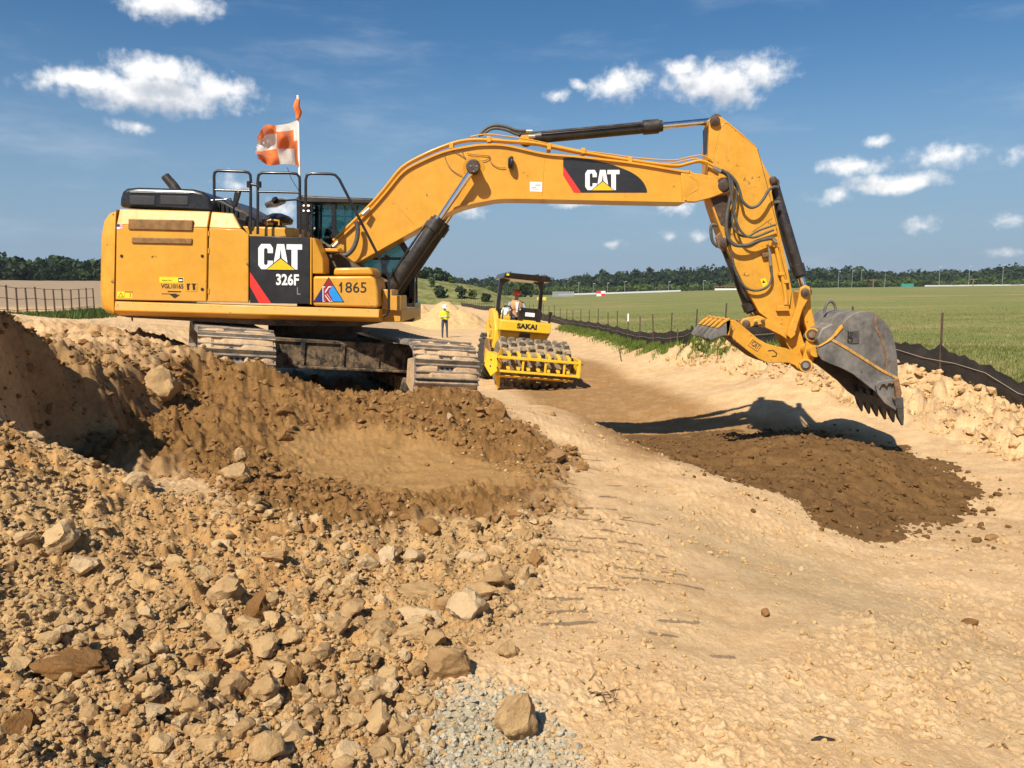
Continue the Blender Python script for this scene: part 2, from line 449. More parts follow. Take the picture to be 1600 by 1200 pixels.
# ---------------------------------------------------------------- terrain
FENCE = [on(1760, 668, -2.35), on(1600, 641, -2.35), on(1467, 618, -2.3), on(1330, 598, -2.27), on(1150, 575, -2.25), on(1040, 551, -2.3), on(950, 526, -2.4),
         on(870, 506, -2.45), on(800, 490, -2.5), on(720, 474.5, -2.5)]
_fy = np.array([p[1] for p in FENCE]); _fx = np.array([p[0] for p in FENCE])
_exs = np.array([600, 870, 1000, 1100, 1250, 1600, 2000.0]); _eys = np.array([463, 461, 457, 453.5, 449.5, 446, 445.0])
_eaz = (_exs - 800) / FPX; _eze = 450.0 * (449.6 - _eys) / FPX
def base_h(x, y):
    r = np.hypot(x, y); q = x / np.maximum(y, 1.0)
    zl = np.interp(r, [22, 40, 60, 250, 750], [-1.0, -1.3, -0.95, 2.0, 2.3])
    zc = -2.72 - 1.6 * np.clip((r - 45) / 400, 0, 1)
    ze = np.interp(q, _eaz, _eze)
    zr = -2.3 + (ze + 2.3) * np.clip((r - 18) / 432, 0, 1)
    fx = np.interp(y, _fy, _fx)
    t = sstep(-1.0 - y * 0.02, 0.3, x - fx)
    t = np.where(y > 134, sstep(-0.10, 0.02, q), t)
    z = zc + (zr - zc) * t
    l = sstep(-0.10, -0.22, q)
    z = z + (zl - z) * l
    n = sstep(10, 24, r)
    return -1.7 + (z + 1.7) * n
CP = []
def cd(px, py, Y): p = at(px, py, Y); CP.append((p[0], p[1], p[2] - EYE))
def cz(px, py, z): p = on(px, py, z); CP.append((p[0], p[1], z))
def cw(*p): CP.append(p)
for a in ((1600, 1200, -1.75), (1200, 1200, -1.65), (800, 1200, -1.62), (400, 1200, -1.53), (0, 1200, -1.38), (1600, 1000, -1.95), (1300, 1000, -1.75),
          (1000, 1000, -1.66), (800, 1000, -1.62), (1600, 850, -2.22), (1450, 870, -2.12), (1200, 860, -1.88), (1000, 850, -1.72), (900, 850, -1.65),
          (1350, 850, -2.10), (1200, 772, -1.93), (1060, 722, -1.84), (880, 640, -1.66), (950, 750, -1.70), (880, 700, -1.63), (820, 800, -1.63),
          (640, 720, -1.62), (750, 740, -1.62), (550, 742, -1.60), (800, 742, -1.61), (700, 760, -1.62), (600, 1050, -1.62), (1600, 780, -2.4), (1540, 790, -2.45), (1600, 700, -2.42),
          (1100, 652, -2.70), (1250, 672, -2.60), (1000, 600, -2.75), (1400, 690, -2.5), (880, 580, -2.75)): cz(*a)
for a in ((1300, 640, 15.5), (1200, 596, 17.6), (1500, 622, 16.0), (1600, 645, 15.2), (1150, 600, 19.5), (1100, 577, 21.3), (1000, 560, 27), (900, 560, 31), (830, 612, 22),
          (60, 500, 24), (200, 510, 21), (100, 520, 14), (250, 530, 12), (300, 560, 10), (330, 566, 9.0), (420, 585, 8.9), (470, 612, 9.0), (520, 618, 9.2), (560, 620, 9.2), (620, 617, 9.2), (700, 612, 9.1),
          (770, 638, 9.0), (870, 690, 8.3), (400, 640, 8.3), (350, 700, 7.0), (450, 680, 7.6), (300, 655, 7.7), (280, 722, 6.3), (500, 700, 7.5),
          (400, 780, 5.4), (600, 800, 5.5), (200, 800, 4.6), (100, 760, 4.6), (0, 700, 4.7), (0, 655, 5.05), (110, 702, 5.05), (210, 747, 5.15), (0, 800, 4.0), (0, 900, 3.4),
          (200, 900, 3.7), (400, 900, 4.1), (600, 900, 4.3), (300, 1050, 3.0), (-120, 620, 5.2),
          (180, 722, 6.0)): cd(*a)
for a in ((-3.3, 5.6, -1.42), (-3.8, 5.75, -1.36), (-2.8, 5.7, -1.42), (-3, 12.3, -1.62), (-4.0, 10.0, -1.4), (-0.9, 10.6, -1.7), (-2.6, 10.4, -1.62), (-4.9, 14.2, -1.5), (-2.2, 15, -1.75), (0.5, 13, -1.95),
          (1.6, 14, -2.62), (0, 17.5, -2.65), (-1.8, 18.5, -2.2), (1.75, 11.6, -2.4), (2.9, 9.4, -2.45), (3.6, 8.4, -2.45), (4.3, 9.5, -2.5), (3.5, 11, -2.55),
          (-6, 6.6, -1.1), (-7, 8.5, -0.8), (-5.6, 7.8, -1.05), (-4.6, 6.2, -1.25), (-4.3, 7.2, -1.25), (-4.8, 8.2, -1.0), (-4.3, 7.9, -1.15), (-3.9, 7.9, -1.3), (-3.3, 6.4, -1.34), (-3.2, 7.2, -1.36), (-3.3, 8.2, -1.25), (-8, 12, -0.5), (-6.4, 10.5, -0.72), (-6, 3, -0.7), (-4, 1, -1.2), (0, 0, -1.6), (-2, 0, -1.5), (2, 0, -1.68), (0, -5, -1.6), (5, -3, -1.8), (-6, -3, -1.2),
          (6, 3, -2.0), (9, 8, -2.3), (8, 12, -2.4), (-9, 20, -0.9), (-4, 20, -1.4), (5, 14, -2.58), (6.6, 13.2, -2.45)): cw(*a)
CP = np.array(CP)
_res = CP[:, 2] - base_h(CP[:, 0], CP[:, 1])
def _U(d2): return 0.5 * d2 * np.log(d2 + 1e-9)
_n = len(CP)
_K = _U((CP[:, None, 0] - CP[None, :, 0]) ** 2 + (CP[:, None, 1] - CP[None, :, 1]) ** 2) + np.eye(_n) * 0.012
_P = np.c_[np.ones(_n), CP[:, :2]]
_A = np.block([[_K, _P], [_P.T, np.zeros((3, 3))]])
_W = np.linalg.solve(_A, np.r_[_res, 0, 0, 0])
def tps(x, y):
    out = _W[_n] + _W[_n + 1] * x + _W[_n + 2] * y
    for i in range(_n):
        out = out + _W[i] * _U((x - CP[i, 0]) ** 2 + (y - CP[i, 1]) ** 2)
    return out
def shape_h(x, y):            # large shape of the land, absolute height
    x = np.asarray(x, float); y = np.asarray(y, float)
    z = base_h(x, y)
    r = np.hypot(x, y)
    near = r < 36
    if near.any():
        w = 1 - sstep(22, 36, r[near])
        z = z.copy(); z[near] = z[near] + np.clip(tps(x[near], y[near]), -2.5, 2.5) * w
    # the cut bank at the left edge: a steep earth face that looks to the right
    if near.any():
        xr = -3.47 + 0.10 * perlin(x * 0 + 3.3, y * 1.9) + 0.06 * perlin(x * 0 + 8.1, y * 5.1) + 0.09 * perlin(x * 2.5, y * 2.5)
        hb = np.interp(y, [3.6, 4.6, 5.4, 6.4, 7.2, 8.0, 9.6], [0, 1.1, 1.28, .84, .62, .5, 0])
        z = z + hb * (1 + 0.12 * perlin(x * 1.4, y * 1.4)) * sstep(-0.18, 0.20, xr - x) * (1 - 0.5 * sstep(0.8, 4.0, xr - x))
    back = sstep(1.0, -3.0, y)
    return EYE + z * (1 - back) + back * (-1.6)
def hit(px, py, far=90.0):    # where a sight line first meets the land
    a, b = ray(px, py)
    Y = np.geomspace(1.6, far, 700)
    k = np.nonzero(EYE + b * Y <= shape_h(a * Y, Y))[0]
    Y = Y[k[0]] if len(k) else far
    return a * Y, Y
def zone(pix): return [hit(*p) for p in pix]
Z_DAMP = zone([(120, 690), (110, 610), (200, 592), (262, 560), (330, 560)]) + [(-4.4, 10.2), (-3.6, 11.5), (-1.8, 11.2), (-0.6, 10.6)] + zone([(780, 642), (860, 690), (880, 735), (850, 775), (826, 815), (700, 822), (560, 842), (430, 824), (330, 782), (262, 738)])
Z_FLOOR = zone([(455, 702), (560, 676), (640, 690), (760, 718), (840, 742), (800, 764), (640, 772), (470, 750)])
Z_RUBBLE = zone([(-160, 640), (0, 662), (210, 752), (330, 790), (560, 842), (700, 822), (838, 815), (848, 880), (800, 940), (770, 985), (690, 1040), (650, 1120), (640, 1230), (0, 1290), (-200, 1290)])
Z_GRAVEL = zone([(660, 1110), (740, 1085), (800, 1100), (870, 1160), (890, 1240), (650, 1240)])
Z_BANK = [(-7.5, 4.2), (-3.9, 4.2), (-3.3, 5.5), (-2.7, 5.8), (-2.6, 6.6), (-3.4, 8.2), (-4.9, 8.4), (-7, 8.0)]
Z_ROAD = zone([(800, 612), (905, 560), (960, 575), (1090, 628), (1160, 650), (1320, 668), (1400, 700), (1000, 720), (900, 660), (830, 632)])
Z_PATCH = zone([(1080, 790), (1300, 880), (1600, 1040), (1600, 1110), (1300, 980), (1050, 850)])
Z_BERM = [on(1130, 560, -2.2)[:2], on(1300, 590, -2.2)[:2], on(1600, 634, -2.3)[:2], on(1760, 664, -2.3)[:2], on(1640, 735, -2.45)[:2], on(1430, 670, -2.5)[:2], on(1250, 632, -2.5)[:2], on(1010, 566, -2.6)[:2]]
PILE = zone([(862, 634), (960, 676), (1060, 724), (1200, 780), (1350, 850), (1440, 832), (1540, 782), (1490, 722), (1420, 694)]) + [(6.0, 12.6), (5.4, 14.6), (4.0, 15.6), (2.0, 15.4), (0.9, 13.6)]
def masks(x, y):
    wx = x + 0.10 * perlin(x * 3.1, y * 3.1) + 0.05 * perlin(x * 9, y * 9); wy = y + 0.10 * perlin(x * 3.1 + 40, y * 3.1) + 0.05 * perlin(x * 9 + 7, y * 9)
    m = {}
    for k, p, s in (('damp', Z_DAMP, 0.22), ('floor', Z_FLOOR, 0.3), ('rubble', Z_RUBBLE, 0.16), ('gravel', Z_GRAVEL, 0.16), ('bank', Z_BANK, 0.5), ('road', Z_ROAD, 0.45), ('patch', Z_PATCH, 0.45), ('berm', Z_BERM, 0.5)):
        big = 0.30 if k in ('damp', 'floor') else 0.0
        m[k] = sstep(-s, s, poly_sd(wx + big * perlin(x * 1.1 + 21, y * 1.1), wy + big * perlin(x * 1.1, y * 1.1 + 33), p))
    bench = sstep(-.4, .4, poly_sd(wx, wy, [(-7.5, 8.0), (-4.6, 7.6), (-3.0, 7.6), (-3.2, 9.0), (-4.4, 10.4), (-5.5, 12.5), (-9, 13)]))
    m['damp'] = np.maximum(m['damp'], np.maximum(.70 * m['bank'], .42 * bench * sstep(-.5, .3, fbm(x, y, .9, 3))))  # bank and bench take part of the damp soil's darker brown
    fx = np.interp(y, _fy, _fx)
    g = sstep(-0.05, 0.35, x - fx + 0.25 * perlin(x * 1.3, y * 1.3)) * (y > 9)
    r = np.hypot(x, y)
    g = np.where(y > 134, sstep(-0.075, -0.055, x / np.maximum(y, 1)), g)
    m['grass'] = g
    m['far'] = sstep(30, 60, r) * sstep(-0.36, -0.40, x / np.maximum(y, 1) + 0.02 * perlin(x * .2, y * .2)) * sstep(42, 58, r)
    return m
def detail_h(x, y, m):
    r = np.hypot(x, y)
    near = 1 - sstep(30, 55, r)
    crumb = np.maximum(0, perlin(x * 16, y * 16) - .18) * .022 + np.maximum(0, perlin(x * 31 + 3, y * 31) - .16) * .026 + np.maximum(0, perlin(x * 58, y * 58 + 9) - .1) * .009
    crumb = crumb * (.12 + 1.0 * sstep(-.1, .5, fbm(x, y, .8, 3)) + .7 * sstep(1.2, 2.8, x) * (y < 12))
    rut = .012 * perlin((x * .93 - y * .36) * 1.9, (x * .36 + y * .93) * .22) + .005 * perlin((x * .93 - y * .36) * 6.0, (x * .36 + y * .93) * .35)
    d = 0.045 * fbm(x, y, 0.7, 3) + 0.008 * fbm(x, y, 3.2, 3) + rut * (1 - m['rubble']) + crumb + 0.003 * perlin(x * 90, y * 90)
    soft = 1 - np.clip(m['floor'], 0, 1) * 0.85
    lump = 0.06 * fbm(x, y, 2.2, 3) + 0.045 * np.abs(perlin(x * 6.5, y * 6.5)) + np.maximum(0, perlin(x * 9, y * 9) - .05) * .09 + np.maximum(0, perlin(x * 19 + 5, y * 19) - .05) * .065 + np.maximum(0, perlin(x * 38, y * 38) - .02) * .026
    d = d + lump * np.clip(m['rubble'] * 0.8 + m['damp'] * 0.95, 0, 1) * soft
    d = d + m['berm'] * (0.20 * fbm(x, y, .9, 3) + np.maximum(0, perlin(x * 2.6, y * 2.6)) * .32 + np.maximum(0, perlin(x * 6, y * 6) - .02) * .24 + np.maximum(0, perlin(x * 13, y * 13) - .03) * .15 + np.maximum(0, perlin(x * 27, y * 27)) * .05)
    d = d + m['bank'] * (0.10 * fbm(x, y, 1.6, 3) + 0.03 * perlin(x * 8, y * 8))
    d = d + m['road'] * 0.02 * np.abs(perlin(x * 8, y * 8))
    d = d + m['floor'] * 0.010 * perlin(x * 2.0 + y * 1.4, y * 7.0 - x * 4.0)
    bench = sstep(4.5, 7, y) * sstep(-1.5, -3.5, x) * (1 - sstep(16, 24, r))
    d = d + bench * (0.08 * np.maximum(0, perlin(x * 2.6, y * 2.6)) + 0.07 * np.maximum(0, perlin(x * 5, y * 5)) + 0.07 * np.maximum(0, perlin(x * 11, y * 11) - .05) + .03 * np.maximum(0, perlin(x * 24, y * 24)))
    d = d * near * (1 - 0.8 * m['grass']) + (1 - near) * 0.10 * fbm(x, y, 0.11, 3)
    return d
def ground_h(x, y):
    x = np.atleast_1d(np.asarray(x, float)); y = np.atleast_1d(np.asarray(y, float))
    return shape_h(x, y) + detail_h(x, y, masks(x, y))
def gz(x, y): return float(ground_h([x], [y])[0])

# one sheet out to the horizon: rings that widen with distance
dep = np.radians(np.arange(44.0, 6.0, -0.062))
r1 = 1.62 / np.tan(dep)
r2 = np.geomspace(r1[-1], 62, 125)[1:]
r3 = np.geomspace(62, 1600, 60)[1:]
rr = np.concatenate([[0.02, 0.5, 1.0, 1.4], r1, r2, r3])
azs = np.concatenate([np.radians(np.arange(-37, 37, 0.098)), np.radians(np.arange(37.0, 322.9, 4.0))])
A, RR = np.meshgrid(azs, rr)
GX, GY = (RR * np.sin(A)).ravel(), (RR * np.cos(A)).ravel()
gm = masks(GX, GY)
GZ = shape_h(GX, GY) + detail_h(GX, GY, gm)
nr, na = A.shape
ii = np.arange(nr * na).reshape(nr, na)
jj = np.roll(ii, -1, axis=1)
F = np.stack([ii[:-1], jj[:-1], jj[1:], ii[1:]], -1).reshape(-1, 4)[:, ::-1]
gme = mesh_np('ground', np.c_[GX, GY, GZ], F)
for nm, ks in (('mask_a', ('damp', 'floor', 'rubble', 'gravel')), ('mask_b', ('grass', 'road', 'patch', 'far'))):
    ca = gme.color_attributes.new(nm, 'FLOAT_COLOR', 'POINT')
    ca.data.foreach_set('color', np.stack([gm[k] for k in ks], -1).astype(np.float32).ravel())

def soil_material(name, kind):
    m, t, b, geo = material(name)
    pos = geo.outputs['Position']
    big = noise(t, pos, 0.55, 4.0, 0.55); mid = noise(t, pos, 3.3, 5.0, 0.6); fine = noise(t, pos, 22.0, 6.0, 0.68); grit = noise(t, pos, 120.0, 4.0, 0.7)
    v = smooth(t, M(t, 'ADD', M(t, 'MULTIPLY', mid, 0.5), M(t, 'MULTIPLY', fine, 0.5)), 0.34, 0.66)
    def tone(a, b_): return mixc(t, v, a, b_)
    if kind == 'ground':
        aa = N(t, 'ShaderNodeAttribute'); aa.attribute_name = 'mask_a'
        ab = N(t, 'ShaderNodeAttribute'); ab.attribute_name = 'mask_b'
        sa = N(t, 'ShaderNodeSeparateColor'); L(t, aa.outputs['Color'], sa.inputs[0])
        sb = N(t, 'ShaderNodeSeparateColor'); L(t, ab.outputs['Color'], sb.inputs[0])
        sand = mixc(t, smooth(t, big, 0.35, 0.68), tone((0.47, 0.292, 0.140), (0.68, 0.455, 0.238)), tone((0.56, 0.350, 0.168), (0.71, 0.492, 0.272)))
        c = sand
        c = mixc(t, M(t, 'MULTIPLY', sb.outputs[2], smooth(t, mid, 0.3, 0.6, 0.35, 1.0)), c, tone((0.42, 0.285, 0.145), (0.56, 0.39, 0.21)))      # olive clay patch
        c = mixc(t, M(t, 'MULTIPLY', sb.outputs[1], smooth(t, mid, 0.25, 0.6, 0.45, 1.0)), c, tone((0.22, 0.112, 0.036), (0.35, 0.190, 0.070)))
        c = mixc(t, M(t, 'MULTIPLY', sa.outputs[2], 0.95), c, mixc(t, smooth(t, big, 0.42, 0.60), tone((0.32, 0.188, 0.074), (0.57, 0.365, 0.165)), tone((0.32, 0.165, 0.056), (0.52, 0.300, 0.115))))
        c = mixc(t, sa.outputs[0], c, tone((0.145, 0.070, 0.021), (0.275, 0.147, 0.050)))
        c = mixc(t, M(t, 'MULTIPLY', sa.outputs[1], 0.9), c, tone((0.30, 0.162, 0.055), (0.41, 0.24, 0.092)))
        c = mixc(t, M(t, 'MULTIPLY', aa.outputs['Alpha'], smooth(t, fine, 0.3, 0.5, 0.5, 1.0)), c, tone((0.36, 0.30, 0.20), (0.50, 0.43, 0.30)))
        # the grass field
        g1 = noise(t, pos, 0.045, 5.0, 0.6); 
        mp = N(t, 'ShaderNodeMapping'); L(t, pos, mp.inputs[0]); mp.inputs['Scale'].default_value = (0.02, 0.11, 1)
        g2 = noise(t, mp.outputs[0], 1.0, 5.0, 0.6); g3 = noise(t, pos, 1.7, 5.0, 0.7)
        green = mixc(t, smooth(t, g3, 0.3, 0.7), (0.125, 0.148, 0.034), (0.225, 0.225, 0.072))
        dry = mixc(t, smooth(t, g3, 0.3, 0.7), (0.27, 0.205, 0.08), (0.38, 0.29, 0.13))
        gr = mixc(t, smooth(t, M(t, 'ADD', M(t, 'MULTIPLY', g2, 0.6), M(t, 'MULTIPLY', g1, 0.4)), 0.46, 0.64, 0.03, 0.70), green, dry)
        c = mixc(t, sb.outputs[0], c, gr)
        c = mixc(t, ab.outputs['Alpha'], c, tone((0.27, 0.19, 0.115), (0.37, 0.27, 0.175)))
    elif kind == 'dark':
        c = tone((0.118, 0.060, 0.019), (0.205, 0.110, 0.040))
    elif kind == 'heap':
        c = tone((0.47, 0.30, 0.135), (0.62, 0.42, 0.20))
    elif kind == 'turf':
        g3 = noise(t, pos, 0.35, 5.0, 0.7)
        c = mixc(t, smooth(t, g3, 0.32, 0.66), (0.085, 0.105, 0.025), (0.25, 0.23, 0.085))
    spk = smooth(t, grit, 0.62, 0.74)
    c = mixc(t, M(t, 'MULTIPLY', spk, 0.30), c, (0.70, 0.54, 0.33))
    c = mixc(t, smooth(t, grit, 0.40, 0.26, 0.0, 0.55), c, mixc(t, 0.62, c, (0.03, 0.015, 0.005)))
    L(t, c, b.inputs['Base Color']); b.inputs['Roughness'].default_value = 0.95
    b.inputs['Specular IOR Level'].default_value = 0.15
    bp = N(t, 'ShaderNodeBump'); bp.inputs['Strength'].default_value = 0.9; bp.inputs['Distance'].default_value = 0.014
    g3_ = noise(t, pos, 55.0, 5.0, 0.75)
    hgt = M(t, 'ADD', M(t, 'MULTIPLY', g3_, 0.65), M(t, 'MULTIPLY', grit, 0.4))
    L(t, hgt, bp.inputs['Height']); L(t, bp.outputs[0], b.inputs['Normal'])
    return m
MT['ground'] = soil_material('ground_soil', 'ground')
MT['dark_soil'] = soil_material('fresh_dark_soil', 'dark')
MT['heap'] = soil_material('heap_sand', 'heap')
MT['turf'] = soil_material('rough_turf', 'turf')
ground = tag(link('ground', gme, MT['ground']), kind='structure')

# the tipped soil under the bucket
px_, py_ = np.meshgrid(np.arange(0.2, 6.6, 0.028), np.arange(5.6, 16.2, 0.034))
shp = px_.shape
px_, py_ = px_.ravel(), py_.ravel()
def pile_h(x, y):
    sd = poly_sd(x + 0.12 * perlin(x * 2.2, y * 2.2) + 0.06 * perlin(x * 7, y * 7), y + 0.12 * perlin(x * 2.2 + 9, y * 2.2) + 0.06 * perlin(x * 7, y * 7 + 5), PILE)
    crest = np.exp(-((x - 3.9) / 2.0) ** 2) * np.exp(-((y - 9.9 + 0.1 * (x - 3.9)) / 1.5) ** 2)
    back = 1 - sstep(10.6, 11.9, y + 0.15 * perlin(x * 1.7, y * 1.7))
    h = np.where(sd > 0, (0.15 + 0.46 * crest) * sstep(0, 1.6, sd) * (0.30 + 0.70 * back), sd * 0.6)
    lump = 0.05 * fbm(x, y, 1.8, 2) + 0.035 * np.abs(perlin(x * 5.5, y * 5.5)) + np.maximum(0, perlin(x * 11, y * 11) - .1) * .03 + np.maximum(0, perlin(x * 24, y * 24) - .08) * .022
    return h + lump * sstep(-0.05, 0.5, sd) * (0.45 + 0.55 * back), sd
ph, psd = pile_h(px_, py_)
pz = shape_h(px_, py_) + ph
ix = np.arange(len(px_)).reshape(shp)
pf = np.stack([ix[:-1, :-1], ix[:-1, 1:], ix[1:, 1:], ix[1:, :-1]], -1).reshape(-1, 4)
pf = pf[(psd[pf] > -0.28).any(1)]
used = np.unique(pf); remap = np.full(len(px_), -1); remap[used] = np.arange(len(used))
pile_ob = link('soil_pile', mesh_np('soil_pile', np.c_[px_, py_, pz][used], remap[pf]), MT['dark_soil'])
tag(pile_ob, 'freshly tipped dark brown soil spread under the excavator bucket', 'soil pile')
def pile_top(x, y):
    x = np.atleast_1d(np.asarray(x, float)); y = np.atleast_1d(np.asarray(y, float))
    return np.maximum(ground_h(x, y), shape_h(x, y) + pile_h(x, y)[0])
# ---------------------------------------------------------------- excavator
YC = 12.4                                    # the plane of the boom
YB, YF = 10.95, 13.85                        # near and far side of the house
SW = Vector((-3.02, 12.32, 0))
EXB = EYE - 1.6
exc = empty('excavator', (SW.x, SW.y, EXB), 'large yellow crawler excavator with raised boom, cab and steel bucket', 'excavator')
Yl = MT['yellow']; BK = MT['black']

# -- house: core, counterweight, doors
core = MB(); core.pic([(176, 334), (326, 338), (362, 340), (384, 372), (486, 376), (486, 470), (176, 466)], YB + 0.05, YF)
core.build('house_frame', MT['seam'], exc)
cw_ = MB()
xr, xl = at(180.2, 400, YB)[0] - 0.012, at(152, 420, YB + 0.25)[0]
plan = []
for k in range(9):            # rounded near corner, then across to the far one
    a = math.pi / 2 * k / 8
    plan.append((xr - (xr - xl) * math.sin(a), YB + 0.55 * (1 - math.cos(a))))
plan2 = plan + [(x, YB + YF - y) for x, y in reversed(plan)]
ztop, zbot = at(166, 327, YB)[2], at(166, 492, YB)[2]
rings_ = []
for z, ins in ((zbot, 0.16), (zbot + 0.03, 0.08), (zbot + 0.10, 0.02), (zbot + 0.3, 0.0), (ztop - 0.35, 0.0), (ztop - 0.14, 0.03), (ztop - 0.04, 0.09), (ztop, 0.18)):
    xe = float(np.interp(z, [zbot, ztop], [at(178.6, 492, YB)[0], at(182.0, 326, YB)[0]])) - .012
    rings_.append([(min(x + ins * 0.9 + (xe - xr), xe), y + (1 if y < YC else -1) * ins * (0.12 + 0.5 * (xr - x) / (xr - xl)), z) for x, y in plan2])
cw_.rings(rings_)
cwt = cw_.build('counterweight', MT['yellow_worn'], exc, smooth_=50)
def door(name, low, up, Y0, mat=Yl, bev=0.012, tilt=0.07, thick=0.05):
    """a door leaf: a flat lower field and an upper strip that leans back"""
    m = MB()
    a = [Vector(at(x, y, Y0)) for x, y in low]
    m.prism(a, (0, thick, 0))
    if up:
        b = [Vector(at(x, y, Y0)) for x, y in up]
        top = b[2:]
        for p in top: p.y += tilt
        q = b[:2] + top
        n = len(q)
        m.add(q + [p + Vector((0, thick, 0)) for p in q], [tuple(range(n)), tuple(range(2 * n - 1, n - 1, -1))] + [((i + 1) % n, i, n + i, n + (i + 1) % n) for i in range(n)])
    return m.build(name, mat, exc, bevel=bev)
d1_ = door('engine_door', [(182, 351), (324, 356), (322.5, 471.5), (180, 468.5)], [(182, 351), (324, 356), (325, 329.5), (183, 325.5)], YB - 0.03)
# two long vents in the engine door
for pts, yy in (([(200, 342), (301, 344), (300.5, 361), (200, 358.5)], 0.0), ([(205, 370.5), (300, 372.5), (299.5, 382), (205, 380)], 0.0)):
    v = MB()
    v.pic(pts, YB - 0.052, YB + 0.02)
    vo = v.build('vent', MT['vent'], d1_, bevel=0.012)
    x0, x1 = at(pts[0][0] + 3, pts[0][1], YB - 0.052)[0], at(pts[1][0] - 3, pts[1][1], YB - 0.052)[0]
door('pump_door', [(326.5, 356), (377, 358), (388.5, 366.5), (388.5, 473), (324.5, 471.7)], [(326.5, 356), (377, 358), (361, 332.5), (327.5, 330)], YB - 0.03)
pan = MB(); pan.pic([(390.3, 368.5), (483.5, 371), (483.5, 475), (390.3, 473.5)], YB - 0.03, YB + 0.02)
panel = pan.build('logo_panel', MT['decal_black'], exc, bevel=0.006)
fr = MB(); fr.pic([(484.6, 371), (487, 371), (486.6, 476), (484.4, 475.6)], YB - 0.035, YB + 0.03); fr.build('panel_edge', Yl, exc, bevel=0.004)
post = MB(); post.prism([at(487.5, 371.5, YB - .02), at(491, 372, YB - .02), at(505, 404, YB + .03), at(506, 428, YB + .02), at(487.5, 428, YB - .02)], (0, 0.35, 0))
post.build('corner_post', Yl, exc, bevel=0.015)
sk = MB()
pA, pB, pC, pD = at(179.5, 470.8, YB - .05), at(592.5, 483.2, YB - .05), at(593, 504, YB - .05), at(179.5, 493.2, YB - .05)
pA, pB, pC, pD = map(Vector, (pA, pB, pC, pD))
prof = [(0.0, 0.05), (0.0, 0.0), (0.62, -0.025), (0.84, 0.02), (1.0, 0.11), (1.0, 0.3), (0.0, 0.3)]
sk.rings([[a + (b - a) * t + Vector((0, d, 0)) for t, d in prof] for a, b in ((pA, pD), (pB, pC))])
skirt = sk.build('side_skirt', MT['skirt'], exc, bevel=0.012, smooth_=50)
for x in (232, 250, 262, 330, 345, 430, 440, 500, 520, 575):
    b = MB(); p = Vector(at(x, 474.5 + (x - 180) * 0.0295, YB - .053)); b.cyl(p + Vector((0, 0.01, 0)), p + Vector((0, -0.006, 0)), 0.012, 8); b.build('bolt', MT['skirt'], skirt)
und = MB(); und.pic([(182, 492), (592, 503), (592, 505), (560, 510), (430, 509), (200, 496)], YB + 0.12, YF - 0.1); und.build('underdeck', MT['undercarriage'], exc)
for x, dy in ((206, 6), (302, 5), (382, 3), (420, 3), (455, 3)):
    q = MB(); p = Vector(at(x, 493.5 + (x - 180) * .027, YB + 0.2)); q.cyl(p, p + Vector((-0.02, 0.05, -0.01 * dy)), 0.012, 6); q.build('drain_hook', MT['undercarriage'], exc)
# toolbox in front of the logo panel
tb = MB(); tb.pic([(489, 431.5), (580, 431), (586, 436), (590.5, 455), (592, 478), (588, 481), (489, 478)], YB - 0.02, YB + 0.75)
toolbox = tb.build('toolbox', Yl, exc, bevel=0.03, seg=3)
ld = MB(); ld.pic([(522, 418.5), (575, 417.5), (580, 421), (584, 430), (520.5, 430)], YB + 0.0, YB + 0.72); ld.build('lid', Yl, toolbox, bevel=0.03, seg=3)
dk = MB(); dk.pic([(598, 452), (612, 453), (612, 462), (626, 462), (626, 486), (596, 484)], YB + 0.25, YB + 0.9); dk.build('front_step', Yl, exc, bevel=0.01)
dk = MB(); dk.pic([(596, 483), (628, 484), (628, 503), (596, 503)], YB + 0.32, YF - 0.6); dk.build('front_plate', MT['skirt'], exc, bevel=0.01)
# dark machinery behind the toolbox and around the boom foot
mc = MB(); mc.pic([(500, 400), (530, 396), (560, 420), (600, 440), (600, 500), (500, 490)], YB + 0.8, YF - 1.2); mc.build('boom_bracket', MT['undercarriage'], exc)
mc = MB(); mc.pic([(504, 388), (527, 388), (529, 393), (504, 393)], YB + 0.35, YB + 0.75); mc.build('hose_guard', Yl, exc, bevel=0.008)
# upper deck between the hood and the boom
dk = MB(); dk.pic([(374, 353), (461, 356), (461, 371), (380, 371)], YB + 0.3, YC - 0.3); dk.build('deck_box', Yl, exc, bevel=0.02)
tank = MB(); tank.turn(at(446, 357, YB + .4), at(446, 374, YB + .4), ((0, .07), (.25, .085), (1, .085)), 16); tank.build('filler_neck', MT['yellow_worn'], exc)
ac = MB(); c0 = Vector(at(434, 356, YB + .62)); ac.turn(c0, c0 + Vector((0, 0, .2)), ((0, .06), (.25, .06), (.26, .20), (.55, .22), (.8, .17), (1, .07)), 24); ac.build('air_precleaner', BK, exc)
gr_ = MB(); gr_.tube([at(417, 352, YB + .3), at(417, 345, YB + .3), at(424, 343.5, YB + .3), at(436, 345, YB + .3), at(436, 352, YB + .3)], 0.014, 8); gr_.build('grab_handle', Yl, exc)
